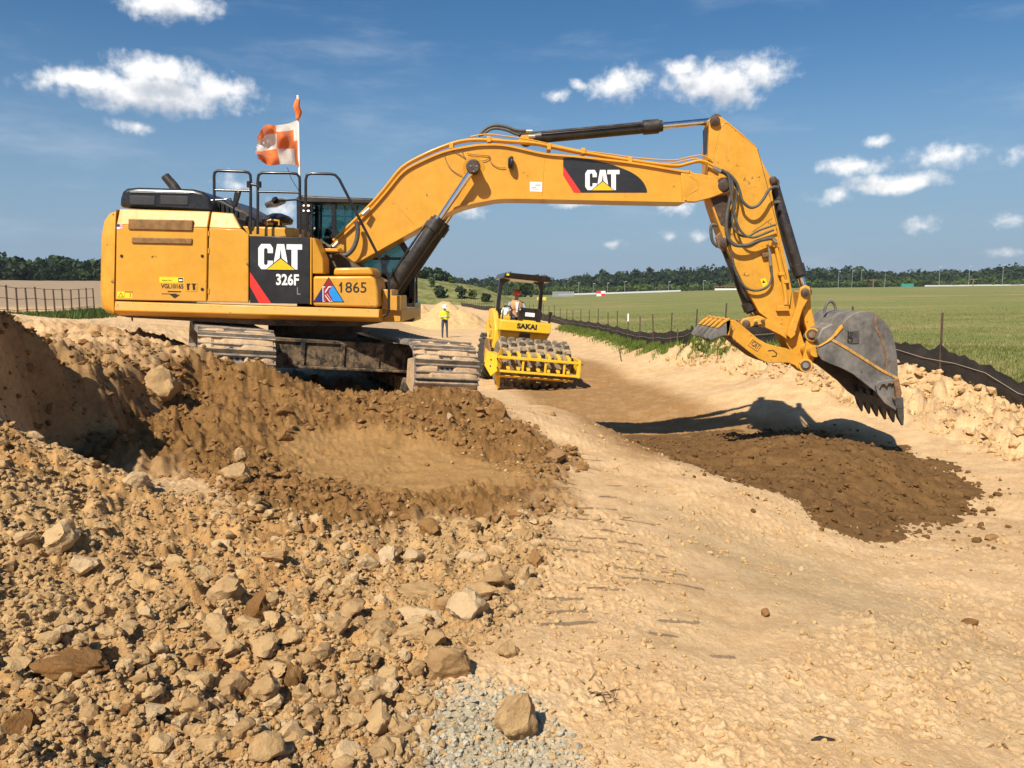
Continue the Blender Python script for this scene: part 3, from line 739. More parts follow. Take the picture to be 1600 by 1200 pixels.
# engine hood
hd = MB(); hp = [(186, 324), (187, 310), (190.5, 299), (197, 294), (215, 292.5), (300, 295), (316, 299), (324, 305), (330, 318), (331, 333)]
hd.pic(hp, YB + 0.28, YF - 0.3)
hood = hd.build('engine_hood', BK, exc, bevel=0.05, seg=3)
for xs in ((202, 242), (250, 294)):
    w = MB(); w.pic([(xs[0], 305), (xs[1], 306), (xs[1], 321), (xs[0], 320)], YB + 0.272, YB + 0.3); w.build('hood_louvre', MT['inside'], hood, bevel=0.01)
st = MB(); st.pic([(203, 298.5), (297, 300.5), (297, 302.5), (203, 300.5)], YB + 0.262, YB + 0.3); st.build('hood_ridge', MT['fitting'], hood)
h2 = MB(); h2.pic([(330, 309), (345, 311), (372, 326), (384, 330), (400, 345), (400, 362), (366, 352), (330, 334)], YB + 0.55, YF - 0.6); h2.build('intake_housing', MT['black_worn'], exc, bevel=0.03)
for k in range(6):
    w = MB(); x = 333 + k * 7; w.pic([(x, 312 + k * 3.2), (x + 3.2, 313.4 + k * 3.2), (x + 3.2, 331 + k * 1.2), (x, 330.5 + k * 1.2)], YB + 0.52, YB + 0.56); w.build('fin', BK, exc)
ex = MB(); ex.tube([at(276, 298, YC), at(270, 289, YC), at(262, 280, YC), at(258, 275, YC)], [.075, .072, .068, .066], 14); ex.build('exhaust', MT['black_worn'], exc)
# handrails
def rail(name, pts, Y, r=0.019, rc=4):
    m = MB(); m.tube([at(x, y, Y) for x, y in pts], r, 10); return m.build(name, BK, exc, smooth_=60)
YR = YB + 0.06
rail('handrail', [(335, 314), (334.5, 275), (335.5, 269.5), (340, 266.8), (380, 268.2), (388, 269.5), (391, 273), (391.8, 281), (391.5, 366)], YR)
rail('handrail', [(335, 297), (391.5, 298.5)], YR, 0.016)
rail('handrail', [(402.7, 366), (403, 280), (404, 273.5), (409, 270), (455, 270.5), (464, 272), (468, 277), (468.5, 284), (468.5, 366)], YR)
rail('handrail', [(403, 299.5), (468.5, 301)], YR, 0.016)
rail('handrail', [(477.6, 372), (477.8, 281), (479.5, 274), (485, 271), (516, 271.7), (524, 273.5), (530, 280), (600, 417), (607, 433), (607.8, 440), (607.5, 486), (604, 492), (599, 494)], YR)
rail('handrail', [(391.5, 288), (403, 289)], YR, 0.02)
for y in (285, 289.5):
    m = MB(); m.cyl(at(389.5, y - 1.5, YR), at(389.5, y + 3.5, YR), 0.035, 10); m.build('rail_clamp', BK, exc)
    m = MB(); m.cyl(at(404.5, y - 1.5, YR), at(404.5, y + 3.5, YR), 0.035, 10); m.build('rail_clamp', BK, exc)
ln = MB(); ln.tube([at(449, 262, YR + .3), at(455, 279, YR + .2), at(466, 297, YR + .05), at(476, 316, YR)], 0.005, 5); ln.build('antenna_wire', MT['ink'], exc)
# mirrors
mi = MB(); mi.tube([at(366, 327, YR), at(360, 310, YR), at(350, 312, YR), at(330, 313, YR)], 0.012, 8); mo = mi.build('mirror_arm', BK, exc)
mi = MB(); mi.pic([(366, 300), (374, 297.5), (376, 300), (369, 322), (363, 325), (362.5, 319)], YR - .03, YR + .02); mi.build('mirror', BK, mo, bevel=0.012)
mi = MB(); mi.tube([at(479, 316, YR), at(462, 312, YR - .02), at(446, 313, YR - .05), at(430, 311, YR - .06)], 0.013, 8); mo = mi.build('mirror_arm', BK, exc)
q = MB(); q.turn(at(427, 309, YR - .06), at(431, 314, YR - .06), ((0, .02), (.3, .045), (1, .045)), 12); q.build('mirror_joint', BK, mo)
mi = MB(); mi.prism([at(413, 319, YR - .1), at(425, 314, YR), at(440, 311.5, YR), at(448, 314, YR - .04), at(446, 318, YR - .12), at(432, 324, YR - .16), at(416, 325, YR - .16)], (0, .03, .02)); mi.build('mirror', MT['black_worn'], mo, bevel=0.01)

for x, y, pr in ((316, 400, d1_), (316, 452, d1_), (190, 400, d1_)):
    m = MB(); p = Vector(at(x, y, YB - .031)); m.turn(p + Vector((0, .012, 0)), p - Vector((0, .012, 0)), ((0, .022), (.6, .022), (1, .015)), 14); m.build('door_lock', MT['black_worn'], pr)
for y in (365, 392, 455):
    m = MB(); m.cyl(at(326.2, y - 4, YB - .03), at(326.0, y + 4, YB - .03), .012, 8); m.build('hinge', Yl, d1_)
# -- decals on the house
def flat(name, pts, Y, mat, parent, proud=0.002):
    m = MB(); m.pic(pts, Y, Y + 0.004)
    return m.build(name, mat, parent, smooth_=0)
YD = YB - 0.0325
UX, UZ = (1, 0, -0.02), (0.02, 0, 1)
C_ = [(0.97, .64), (.97, .84), (.80, 1), (.20, 1), (0, .84), (0, .16), (.20, 0), (.80, 0), (.97, .16), (.97, .34), (.62, .34), (.62, .22), (.56, .17), (.44, .17), (.38, .22), (.38, .78), (.44, .83), (.56, .83), (.62, .78), (.62, .64)]
A_ = [(.25, 1), (.75, 1), (1.06, 0), (.68, 0), (.64, .2), (.36, .2), (.32, 0), (-.06, 0)]
T_ = [(0, 1), (1, 1), (1, .79), (.70, .79), (.70, 0), (.32, 0), (.32, .79), (0, .79)]
def cat_logo(parent, x0, y0, x1, y1, Y, slope=0.0, tri=True):
    def P(a, b, u0, u1): u = u0 + (u1 - u0) * a; return (x0 + (x1 - x0) * u, y1 + (y0 - y1) * b + slope * u * (x1 - x0))
    for nm, gl, u0, u1 in (('letter_c', C_, 0, .345), ('letter_a', A_, .345, .675), ('letter_t', T_, .645, 1.0)):
        flat(nm, [P(a, b, u0, u1) for a, b in gl], Y, MT['white'], parent)
    flat('letter_gap', [P(.5, .8, .345, .675), P(.43, .45, .345, .675), P(.57, .45, .345, .675)], Y - 0.002, MT['decal_black'], parent)
    flat('logo_outline', [P(0, .02 - .05, .16, .5), P(.5, .48, .345, .675), P(1, .02 - .05, .5, .87)], Y - 0.003, MT['decal_black'], parent)
    flat('logo_triangle', [P(0, -.01, .195, .5), P(.5, .42, .345, .675), P(1, -.01, .5, .835)], Y - 0.005, MT['logo_yellow'], parent)
cat_logo(panel, 403.5, 381, 472, 420.5, YD, 0.012)
flat('red_stripe', [(390.5, 425), (424, 474.3), (405, 473.9), (390.5, 447)], YD, MT['red'], panel)
text_part('model_number', '326F', 0.155, MT['white'], panel, at(431.5, 445.5, YB - .03), UX, UZ, bold=0.03, xs=0.80)
text_part('model_letter', 'L', 0.10, MT['grey_ink'], panel, at(464, 460.5, YB - .03), UX, UZ, bold=0.02, xs=0.8)
YT = YB - 0.0225
flat('sign_border', [(513.6, 432.6), (489.2, 472.4), (538.2, 472.4)], YT, MT['ink'], toolbox)
flat('sign_navy', [(503, 452.5), (491.6, 471.2), (506, 471.2), (506, 452.5)], YT - .002, MT['k_navy'], toolbox)
flat('sign_maroon', [(513.6, 435.2), (503, 452.5), (506, 452.5), (506, 471.2), (515, 471.2), (519, 452), (520, 446)], YT - .003, MT['k_red'], toolbox)
flat('sign_blue', [(520, 446), (513.5, 456), (521, 471.2), (536, 471.2)], YT - .004, MT['k_blue'], toolbox)
text_part('sign_letter_edge', 'K', 0.205, MT['white'], toolbox, at(504.2, 471.2, YB - .026), (1, 0, -.01), UZ, bold=0.035, xs=0.72, depth=0.002)
text_part('sign_letter', 'K', 0.185, MT['k_red'], toolbox, at(505.4, 470.2, YB - .026), (1, 0, -.01), UZ, bold=0.0, xs=0.74, depth=0.005)
m = MB(); m.pic([(529.6, 445.2), (532.7, 441.8), (532.7, 445.2), (529.6, 448.0)], YB - .022, YB - .019); m.build('numeral_flag', MT['ink'], toolbox)
text_part('fleet_number', '1865', 0.145, MT['ink'], toolbox, at(532, 457.3, YB - .02), (1, 0, -.008), UZ, bold=0.008, xs=1.0)
flat('dealer_sticker', [(249, 432.5), (287.5, 433.5), (287, 442.2), (249, 441.5)], YD, MT['sticker'], d1_)
flat('dealer_badge', [(278.5, 434), (286, 434.3), (286, 441.3), (278.5, 441)], YD - .002, MT['ink'], d1_)
flat('badge_centre', [(279.5, 436.5), (285, 436.7), (285, 439.2), (279.5, 439)], YD - .004, MT['white'], d1_)
text_part('dealer_text', 'Gregory Poole', 0.026, MT['ink'], d1_, at(253, 439.5, YB - .035), UX, UZ, bold=0.01, xs=.8)
text_part('serial_number', 'VGL10165', 0.062, MT['ink'], d1_, at(251.5, 450.5, YB - .03), UX, UZ, bold=0.03, xs=.88)
for pts in ([(253, 458.5), (252, 459.5), (276, 460.2), (276, 458.8)], [(262, 454.5), (283, 455), (282.5, 456.6), (262, 456.2)], [(265, 460), (281, 460.5), (278, 463), (273, 466.3), (268, 462.5)]):
    flat('old_decal', pts, YD, MT['ink'], d1_)
la = MB(); la.pic([(290, 441.5), (308, 442), (308, 455.8), (290, 455.3)], YB - .034, YB); lat = la.build('latch_plate', MT['yellow_worn'], d1_)
for a in ((292.5, 295.5), (301.5, 304.5)):
    m = MB(); m.pic([(a[0] - 1, 443), (a[1] + 1.5, 443), (a[1] + 1.5, 445), (a[1], 445), (a[1], 453), (a[0], 453)], YB - .037, YB - .03); m.build('latch_slot', MT['seam'], lat)
for x0, wd in ((183, 11.5), (195.2, 11.5)):
    flat('warning_sticker', [(x0, 455.5), (x0 + wd, 455.8), (x0 + wd, 465.8), (x0, 465.4)], YD, MT['sticker'], d1_)
flat('warning_triangle', [(188.6, 457), (184.2, 464.3), (193.6, 464.5)], YD - .002, MT['ink'], d1_); flat('warning_triangle', [(188.6, 458.6), (185.7, 463.5), (192, 463.7)], YD - .004, MT['sticker'], d1_)
flat('warning_bar', [(195.2, 455.4), (206.7, 455.8), (206.7, 457.2), (195.2, 456.8)], YD - .002, MT['k_red'], d1_)
text_part('warning_mark', '!', 0.05, MT['ink'], d1_, at(203, 464, YB - .034), UX, UZ, bold=0.02)
fg = flat('flag_sticker', [(178.5 + 4, 350.5), (192, 350.8), (191.8, 357.8), (182.5, 357.6)], YB - .0325, MT['white'], d1_)
flat('flag_canton', [(182.6, 350.4), (187, 350.6), (187, 354.4), (182.6, 354.3)], YB - .0345, MT['k_navy'], d1_)
for k in range(3): flat('flag_stripe', [(187, 351.2 + k * 2.3), (191.8, 351.3 + k * 2.3), (191.8, 352.3 + k * 2.3), (187, 352.2 + k * 2.3)], YB - .0345, MT['red'], d1_)

# -- cab on the far side
YN, YM = YC + 0.38, YC + 1.38
cab = MB()
CABP = [(463, 309), (470, 306.5), (582, 312), (592, 316), (640, 395), (647, 420), (646, 500), (466, 500)]
def beam(m, p0, p1, w, Y, dep=0.07):
    a, b = Vector(at(*p0, Y)), Vector(at(*p1, Y)); t = (b - a).normalized(); n = Vector((-t.z, 0, t.x)) * w / 2
    m.prism([a - n, b - n, b + n, a + n], (0, dep, 0))
for Y in (YN, YM - .07):
    for p0, p1, w in (((466, 311), (583, 315), .10), ((585, 312), (643, 405), .09), ((643, 400), (643, 500), .10), ((473, 308), (474, 500), .20), ((521, 312), (523, 470), .07), ((466, 470), (645, 470), .10), ((560, 404), (645, 404), .04)):
        beam(cab, p0, p1, w, Y)
cabo = cab.build('cab_frame', BK, exc, bevel=0.012)
rf = MB(); rf.pic([(462, 313), (463, 308), (470, 305), (578, 309.5), (588, 313.5), (588, 319), (470, 317)], YN - .03, YM + .03); rf.build('cab_roof', MT['black_worn'], exc, bevel=0.03)
bk = MB(); bk.pic([(464, 316), (480, 316), (480, 500), (464, 500)], YN + .01, YM); bk.build('cab_rear', MT['inside'], exc)
fl = MB(); fl.pic([(466, 474), (646, 474), (646, 503), (466, 503)], YN - .02, YM + .02); fl.build('cab_floor', BK, exc, bevel=0.01)
for pts in ([(484, 320), (520, 321), (521, 466), (484, 466)], [(526, 321), (582, 322), (638, 402), (640, 466), (526, 466)]):
    for Y in (YN + .03, YM - .04):
        m = MB(); m.pic(pts, Y, Y + .006); m.build('window_pane', MT['cab_glass'], cabo)
m = MB(); m.prism([at(590, 320, YN + .08), at(640, 400, YN + .08), at(640, 400, YM - .08) , at(590, 320, YM - .08)], (.005, 0, .004)); m.build('windshield', MT['cab_glass'], cabo)
se = MB(); se.pic([(497, 395), (508, 358), (514, 352), (521, 356), (522, 380), (516, 412), (545, 414), (548, 430), (498, 430)], YN + .28, YM - .28); se.build('operator_seat', MT['seat'], cabo, bevel=0.05, seg=3)
se = MB(); se.tube([at(602, 440, YN + .35), at(600, 415, YN + .35), at(607, 400, YN + .35)], [.05, .05, .06], 10); se.tube([at(612, 460, YN + .3), at(616, 420, YN + .3)], .035, 8); se.build('control_lever', MT['inside'], cabo)
se = MB(); se.pic([(600, 455), (640, 440), (642, 474), (590, 474)], YN + .1, YM - .1); se.build('dashboard', MT['inside'], cabo)
se = MB(); se.prism([at(616, 468, YN - .025), at(622, 461, YN - .025), at(628, 468, YN - .025), at(622, 475, YN - .025)], (0, .006, 0)); se.build('diamond_sign', MT['grey_ink'], cabo)
cb = MB(); cb.tube([at(650.5, 412, YM), at(651.5, 480, YM), at(649, 486, YM), at(644, 488, YM)], .017, 8); cb.build('grab_rail', BK, cabo, smooth_=60)
for x in (472, 483):
    m = MB(); m.pic([(x, 318), (x + 4.5, 318), (x + 4.5, 371), (x, 371)], YN - .20, YN - .12); m.build('hose_stack', BK, exc)
sg = MB(); sg.tube([at(474, 322, YN - .22), at(484, 322, YN - .22)], .02, 8); sg.tube([at(474, 330, YN - .22), at(484, 330, YN - .22)], .02, 8); sg.build('work_light', MT['fitting'], exc)

# -- boom
BT = [(509, 396), (517.5, 384), (575, 331), (602, 301), (630, 268), (662, 250), (695, 236.5), (730, 229), (757, 226), (792, 227.5), (850, 240), (900, 244.5), (985, 254), (1067, 267.5), (1078, 268.5)]
BBm = [(1072, 313), (1052, 314), (860, 310), (800, 309), (775, 310), (755, 313.5), (730, 319), (702, 329), (652, 356), (575, 399), (545, 415), (520, 424), (508, 415)]
bo = MB(); bo.pic(BT + BBm, YC - 0.27, YC + 0.27)
boom = bo.build('boom', Yl, exc, bevel=0.006)
def band(pts, w, Y0, Y1, name, mat, parent, up=True):
    m = MB(); P = [Vector(at(x, y, Y0)) for x, y in pts]
    a, b = [], []
    for i, p in enumerate(P):
        t = (P[min(i + 1, len(P) - 1)] - P[max(i - 1, 0)]).normalized(); n = Vector((-t.z, 0, t.x))
        a.append(p + n * (w * 0.5)); b.append(p - n * (w * 0.5))
    m.rings([[a[i], b[i], b[i] + Vector((0, Y1 - Y0, 0)), a[i] + Vector((0, Y1 - Y0, 0))] for i in range(len(P))])
    return m.build(name, mat, parent, bevel=0.006, smooth_=30)
def fine(pts, k=4):           # rounded version of a traced line
    P = [Vector((x, y, 0)) for x, y in pts]; ext = [P[0] * 2 - P[1]] + P + [P[-1] * 2 - P[-2]]; out = []
    for i in range(1, len(ext) - 2):
        a, b, c, d = ext[i - 1:i + 3]
        for q in range(k):
            t = q / k; v = 0.5 * ((2 * b) + (c - a) * t + (2 * a - 5 * b + 4 * c - d) * t * t + (3 * b - a - 3 * c + d) * t ** 3); out.append((v.x, v.y))
    return out + [pts[-1]]
band(fine(BT[1:]), 0.03, YC - .31, YC + .31, 'top_plate', Yl, boom)
band(fine(BBm[:-1]), 0.03, YC - .31, YC + .31, 'bottom_plate', Yl, boom)
for pts in (([(612.6, 312), (648, 352)]), ([(851, 243), (847, 306)])):
    band(pts, 0.008, YC - .274, YC - .26, 'weld_seam', MT['yellow_worn'], boom)
# forked boom nose that takes the stick
ns = [(1064, 266), (1078, 266), (1084, 270), (1098, 272), (1118, 277), (1136, 283), (1141, 291), (1136, 300), (1112, 309), (1086, 316), (1066, 315)]
for y0, y1 in ((YC - .30, YC - .20), (YC + .20, YC + .30)):
    m = MB(); m.pic(ns, y0, y1); m.build('boom_nose', MT['yellow_worn'], boom, bevel=0.012)
m = MB(); m.pic([(1040, 268), (1080, 272), (1086, 290), (1078, 312), (1040, 312)], YC - .2, YC + .2); m.build('nose_filler', MT['yellow_worn'], boom)
band(fine([(1077, 274), (1088, 282), (1092, 291), (1086, 298), (1076, 303)]), .012, YC - .305, YC - .295, 'weld_seam', MT['yellow_worn'], boom)
pn = MB(); pn.turn(at(1131, 290, YC - .34), at(1131, 290, YC + .34), ((0, .05), (.01, .075), (.03, .085), (.97, .085), (1, .07)), 20); pn.build('nose_pin', MT['pin'], boom)
m = MB(); m.turn(at(1131, 290, YC - .315), at(1131, 290, YC - .302), ((0, .12), (1, .12)), 24); m.build('pin_collar', MT['pin'], boom)
# boom decals
DB = fine([(880, 247), (897, 246.5), (917, 248.5), (935, 252), (954, 256.5), (972, 263), (986, 269), (998, 277), (1006, 286), (1010.5, 296), (1011, 301)], 3)
dec = flat('boom_decal', DB + [(908, 301), (880, 261)], YC - .2735, MT['decal_black'], boom)
flat('boom_red_stripe', [(880, 260), (908, 301), (896.5, 300.6), (880, 274)], YC - .2755, MT['red'], boom)
cat_logo(boom, 914.5, 265.5, 968, 297, YC - .2755, 0.0)
flat('data_plate', [(828, 284), (847, 284.6), (847, 299.5), (828, 299)], YC - .2735, MT['white'], boom)
for k, (a, b) in enumerate(((836, 845), (836, 845), (830, 838), (830, 842))):
    flat('plate_print', [(a, 287 + k * 2.6), (b, 287.2 + k * 2.6), (b, 288 + k * 2.6), (a, 287.8 + k * 2.6)], YC - .2755, MT['grey_ink'], boom)
# boom cylinders
def ram(name, p0, p1, split, rb, rr, parent, rod_name='rod', bm=MT['black_worn'], eye0=0.13, eye1=0.12, ycyl=None):
    p0, p1 = Vector(p0), Vector(p1); d = p1 - p0
    m = MB(); m.turn(p0, p0 + d * split, ((0, rb * .8), (.03, rb), (.86, rb), (.861, rb * 1.22), (.97, rb * 1.22), (.971, rb * 1.0), (1, rb * .95)), 24)
    o = m.build(name, bm, parent, smooth_=35)
    k = MB(); k.cyl(p0 + d * (split - 0.02), p1, rr, 20); k.build(rod_name, MT['chrome'], o)
    for q, e in ((p0, eye0), (p1, eye1)):
        if e:
            m = MB(); m.turn(q - Vector((0, .09, 0)), q + Vector((0, .09, 0)), ((0, e), (1, e)), 20); m.build('rod_eye', MT['pin'], o)
    return o
for s in (-1, 1):
    Yq = YC + s * 0.44
    top = Vector(at(740, 262, YC - .44)); low = Vector(at(598, 474, YC - .44))
    top.y = low.y = Yq
    rm = ram('boom_cylinder', low, top, 0.635, 0.098, 0.047, exc, eye0=0.1, eye1=0.0)
    b = MB(); d = (top - low); sd = Vector((0, 0, 0)); nrm = Vector((-d.z, 0, d.x)).normalized()
    b.tube([low + d * .16 + nrm * .12, low + d * .3 + nrm * .125, low + d * .58 + nrm * .125, low + d * .615 + nrm * .07], .017, 8); b.build('ram_pipe', BK, rm)
    b.v, b.f = [], []; b.turn(top + Vector((0, .13 * s, 0)), top - Vector((0, .13 * s, 0)), ((0, .085), (.06, .105), (.3, .105), (.31, .09), (1, .09)), 20); b.build('rod_eye', MT['pin'], rm)
bs = MB(); bs.turn(at(740, 262, YC - .285), at(740, 262, YC - .262), ((0, .16), (1, .16)), 28); bs.build('pin_boss', Yl, boom)
for k in range(3):
    a = k * 2.1 + .5; p = Vector(at(740, 262, YC - .575)); p += Vector((.05 * math.cos(a), 0, .05 * math.sin(a))); b = MB(); b.cyl(p, p + Vector((0, .02, 0)), .011, 8); b.build('pin_bolt', MT['fitting'], boom)
# work lamp on the boom side and its wires
lm = MB(); p = Vector(at(797, 255, YC - .34)); lm.turn(p + Vector((-.03, 0, 0)), p + Vector((.05, 0, 0)), ((0, .06), (.3, .085), (.75, .095), (1, .075)), 18)
for i, v in enumerate(lm.v): lm.v[i] = (v[0], v[1] * 1.0, p.z + (v[2] - p.z) * 1.12)
lmp = lm.build('boom_lamp', BK, boom); lm = MB(); lm.box(p.x - .015, p.x + .015, p.y + .05, YC - .26, p.z - .02, p.z + .02); lm.build('lamp_bracket', BK, lmp)
for pts in ([(738, 256), (724, 245), (708, 236), (697, 236), (694, 242), (703, 262), (716, 272), (722, 274)], [(722, 231), (723, 240), (730, 250), (738, 254)], [(730, 240), (745, 242), (765, 244), (760, 250), (748, 252)], [(764, 245), (769, 256), (780, 262), (790, 262)]):
    m = MB(); m.tube([at(x, y, YC - .29) for x, y in pts], .0055, 5, curve=5); m.build('grease_line', MT['rusty'], boom)
# pipes along the top of the boom
def pipes(pts, Ys, r, mat=Yl, name='pipe', zo=0.0):
    for Y in Ys:
        m = MB(); m.tube([Vector(at(x, y, YC - .2)) + Vector((0, Y - (YC - .2), zo)) for x, y in pts], r, 8, curve=4); m.build(name, mat, boom, smooth_=60)
pipes([(522, 376), (575, 325), (601, 296), (628, 263), (662, 243), (695, 229), (722, 221), (752, 219), (800, 222), (835, 224.5), (858, 229), (880, 233), (905, 238), (960, 247), (1020, 256), (1056, 259.5), (1074, 256), (1092, 252), (1106, 256), (1118, 263)], (YC - .26, YC - .16), .021)
pipes([(735, 214), (760, 210), (790, 213), (830, 219), (862, 226), (900, 234), (950, 241), (1000, 247.5), (1052, 250.5), (1075, 246), (1096, 243), (1112, 250)], (YC - .22, YC + .1), .010)
for x, y in ((764, 217), (858, 229), (912, 235), (705, 227), (985, 249)):
    m = MB(); p = Vector(at(x, y, YC - .28)); m.box(p.x - .03, p.x + .03, YC - .29, YC + .05, p.z - .045, p.z + .035); m.build('pipe_clamp', Yl, boom, bevel=.006)
for pts, r, Y in (([(748, 213), (758, 202), (772, 196), (790, 198), (806, 203), (828, 205)], .022, YC - .16), ([(754, 210), (770, 201), (790, 203), (808, 210), (832, 213)], .020, YC - .06), ([(752, 212), (762, 204), (775, 199), (795, 203), (820, 209)], .018, YC + .06)):
    m = MB(); m.tube([at(x, y, Y) for x, y in pts], r, 10, curve=5); m.build('hose', MT['hose'], boom, smooth_=60)
for x, y in ((828, 205), (832, 213)):
    m = MB(); m.cyl(at(x - 6, y, YC - .16), at(x + 4, y, YC - .16), .028, 10); m.build('hose_fitting', MT['fitting'], boom)
# hoses at the boom foot
for pts, r, Y in (([(556, 346), (559, 356), (558, 372), (552, 388), (542, 398), (530, 399), (520, 393)], .034, YC - .42), ([(500, 375), (508, 382), (522, 390), (530, 396)], .03, YC - .5), ([(494, 372), (503, 388), (516, 399), (528, 404)], .03, YC - .3)):
    m = MB(); m.tube([at(x, y, Y) for x, y in pts], r, 12, curve=5); m.build('foot_hose', MT['hose'], boom, smooth_=60)
m = MB(); m.cyl(at(566, 336, YC - .4), at(577, 326.5, YC - .36), .032, 12); m.build('hose_fitting', MT['fitting'], boom)
m = MB(); m.cyl(at(519, 388, YC - .4), at(528, 379, YC - .36), .032, 12); m.build('hose_fitting', MT['fitting'], boom)
# stick cylinder
p0, p1 = Vector(at(822, 216.5, YC)), Vector(at(1117, 189, YC))
sc = ram('stick_cylinder', p0, p1, 0.722, 0.088, 0.050, exc, eye0=.11, eye1=.085)
m = MB(); m.pic([(806, 224), (815, 211), (828, 210), (842, 228)], YC - .16, YC - .11); m.pic([(806, 224), (815, 211), (828, 210), (842, 228)], YC + .11, YC + .16); m.build('cylinder_lug', MT['yellow_worn'], boom, bevel=.01)
m = MB(); m.tube([at(845, 207.5, YC - .11), at(866, 206, YC - .11), at(1005, 193.5, YC - .11)], .013, 8); m.build('ram_pipe', BK, sc)

# -- stick
SP = [(1109, 185), (1117, 181), (1127, 182.5), (1137, 190), (1160, 209), (1182, 229), (1187, 243), (1196, 262), (1207, 280), (1206, 300), (1212, 335), (1221, 372), (1231, 420), (1240, 465), (1247, 505), (1268, 572), (1259, 583), (1249, 575), (1234, 546), (1222, 524), (1202, 500), (1186, 488), (1160, 440), (1136, 388), (1122, 350), (1107, 306), (1106, 262), (1107, 225)]
s_ = MB(); s_.pic(SP, YC - .19, YC + .19)
stick = s_.build('stick', MT['yellow_worn'], exc, bevel=0.008)
band(fine([(1114, 250), (1117, 232), (1124, 205), (1129, 195), (1136, 192), (1150, 203), (1182, 229)], 4), .012, YC - .196, YC - .18, 'weld_seam', Yl, stick)
band([(1184, 233), (1199, 290), (1214, 352), (1219, 380)], .008, YC - .195, YC - .18, 'weld_seam', MT['pin'], stick)
band([(1176, 362), (1207, 341)], .006, YC - .195, YC - .18, 'weld_seam', MT['pin'], stick)
for x, y, r, hw, nm in ((1117, 189, .075, .26, 'top_pin'), (1208, 281, .055, .25, 'ram_pin')):
    m = MB(); m.turn(at(x, y, YC - hw), at(x, y, YC + hw), ((0, r * .6), (.02, r), (.98, r), (1, r * .6)), 18); m.build(nm, MT['pin'], stick)
m = MB(); m.pic([(1104, 200), (1109, 192), (1110, 245), (1105, 248)], YC - .12, YC + .12); m.build('stick_back', MT['black_worn'], stick)
m = MB(); m.pic([(1110, 308), (1136, 305), (1142, 330), (1146, 352), (1140, 358), (1126, 350)], YC - .202, YC - .18); m.build('grease_stain', MT['pin'], stick)
# bucket ram along the front of the stick
bc = ram('bucket_cylinder', at(1208, 287, YC), at(1258, 457, YC), 0.86, 0.082, 0.050, exc, eye0=.07, eye1=.075)
m = MB(); m.tube([at(1203, 300, YC - .1), at(1208, 312, YC - .12), at(1216, 350, YC - .12), at(1236, 420, YC - .11)], .016, 8); m.build('ram_pipe', BK, bc)
m = MB(); m.cyl(at(1208, 316, YC - .12), at(1220, 315, YC - .05), .022, 10); m.build('hose_fitting', MT['fitting'], bc)
# stick hoses
for pts, r, Y in (([(1124, 267), (1135, 272), (1143, 283), (1144, 300), (1140, 315), (1136, 335), (1135, 358), (1139, 374), (1150, 383), (1168, 383), (1186, 376), (1206, 372)], .029, YC - .34),
                  ([(1126, 266), (1139, 272), (1150, 285), (1156, 300), (1160, 314), (1172, 324), (1184, 321), (1194, 309), (1201, 297), (1210, 292), (1216, 293)], .022, YC - .36),
                  ([(1128, 265), (1138, 275), (1142, 300), (1146, 325), (1152, 350), (1162, 366), (1177, 371), (1192, 366), (1209, 359)], .018, YC - .38),
                  ([(1120, 352), (1112, 352), (1111, 365), (1114, 378), (1122, 386)], .024, YC - .1),
                  ([(1130, 266), (1146, 282), (1151, 300), (1148, 325), (1144, 345), (1150, 362), (1166, 370), (1186, 360), (1212, 351)], .016, YC - .31),
                  ([(1204, 415), (1206, 430), (1204, 441), (1196, 450), (1182, 454), (1168, 451), (1158, 441), (1148, 420), (1142, 392)], .019, YC - .27)):
    m = MB(); m.tube([at(x, y, Y) for x, y in pts], r, 10, curve=6); m.build('hose', MT['hose'], stick, smooth_=60)
for x0, y0, x1, y1, Y, r in ((1114, 262, 1126, 268, YC - .36, .035), (1206, 372, 1212, 378, YC - .3, .034), (1199, 382, 1202, 392, YC - .25, .02), (1202, 392, 1204, 415, YC - .26, .024)):
    m = MB(); m.cyl(at(x0, y0, Y), at(x1, y1, Y), r, 12); m.build('hose_fitting', MT['fitting'], stick)
m = MB(); m.pic([(1192, 395), (1205, 394), (1205, 400), (1192, 402)], YC - .26, YC - .19); m.build('valve_block', MT['rusty'], stick, bevel=.005)
for pts, r in (([(1212, 384), (1215, 398), (1224, 440), (1228, 466), (1228, 476)], .030), ([(1213, 352), (1216, 362), (1222, 400), (1232, 440), (1235, 455), (1233, 476)], .012)):
    m = MB(); m.tube([at(x, y, YC - .235) for x, y in pts], r, 10, curve=4); m.build('pipe', Yl, stick, smooth_=60)
for x, y, w, h in ((1212, 382, 9, 8), (1222, 428, 9, 5), (1229, 440, 8, 5)):
    m = MB(); m.pic([(x - w / 2, y - h / 2), (x + w / 2, y - h / 2), (x + w / 2, y + h / 2), (x - w / 2, y + h / 2)], YC - .275, YC - .19); m.build('pipe_clamp', Yl, stick, bevel=.006)
m = MB(); m.pic([(1216, 478), (1232, 478), (1234, 486), (1214, 486)], YC - .26, YC - .19); m.build('step_lug', MT['yellow_worn'], stick, bevel=.006)
flat('warning_sticker', [(1188, 436.5), (1196, 434), (1199.5, 444), (1192.5, 449)], YC - .1925, MT['sticker'], stick)
flat('warning_triangle', [(1192.5, 437.5), (1191, 442.5), (1196.5, 441.5)], YC - .1945, MT['ink'], stick)
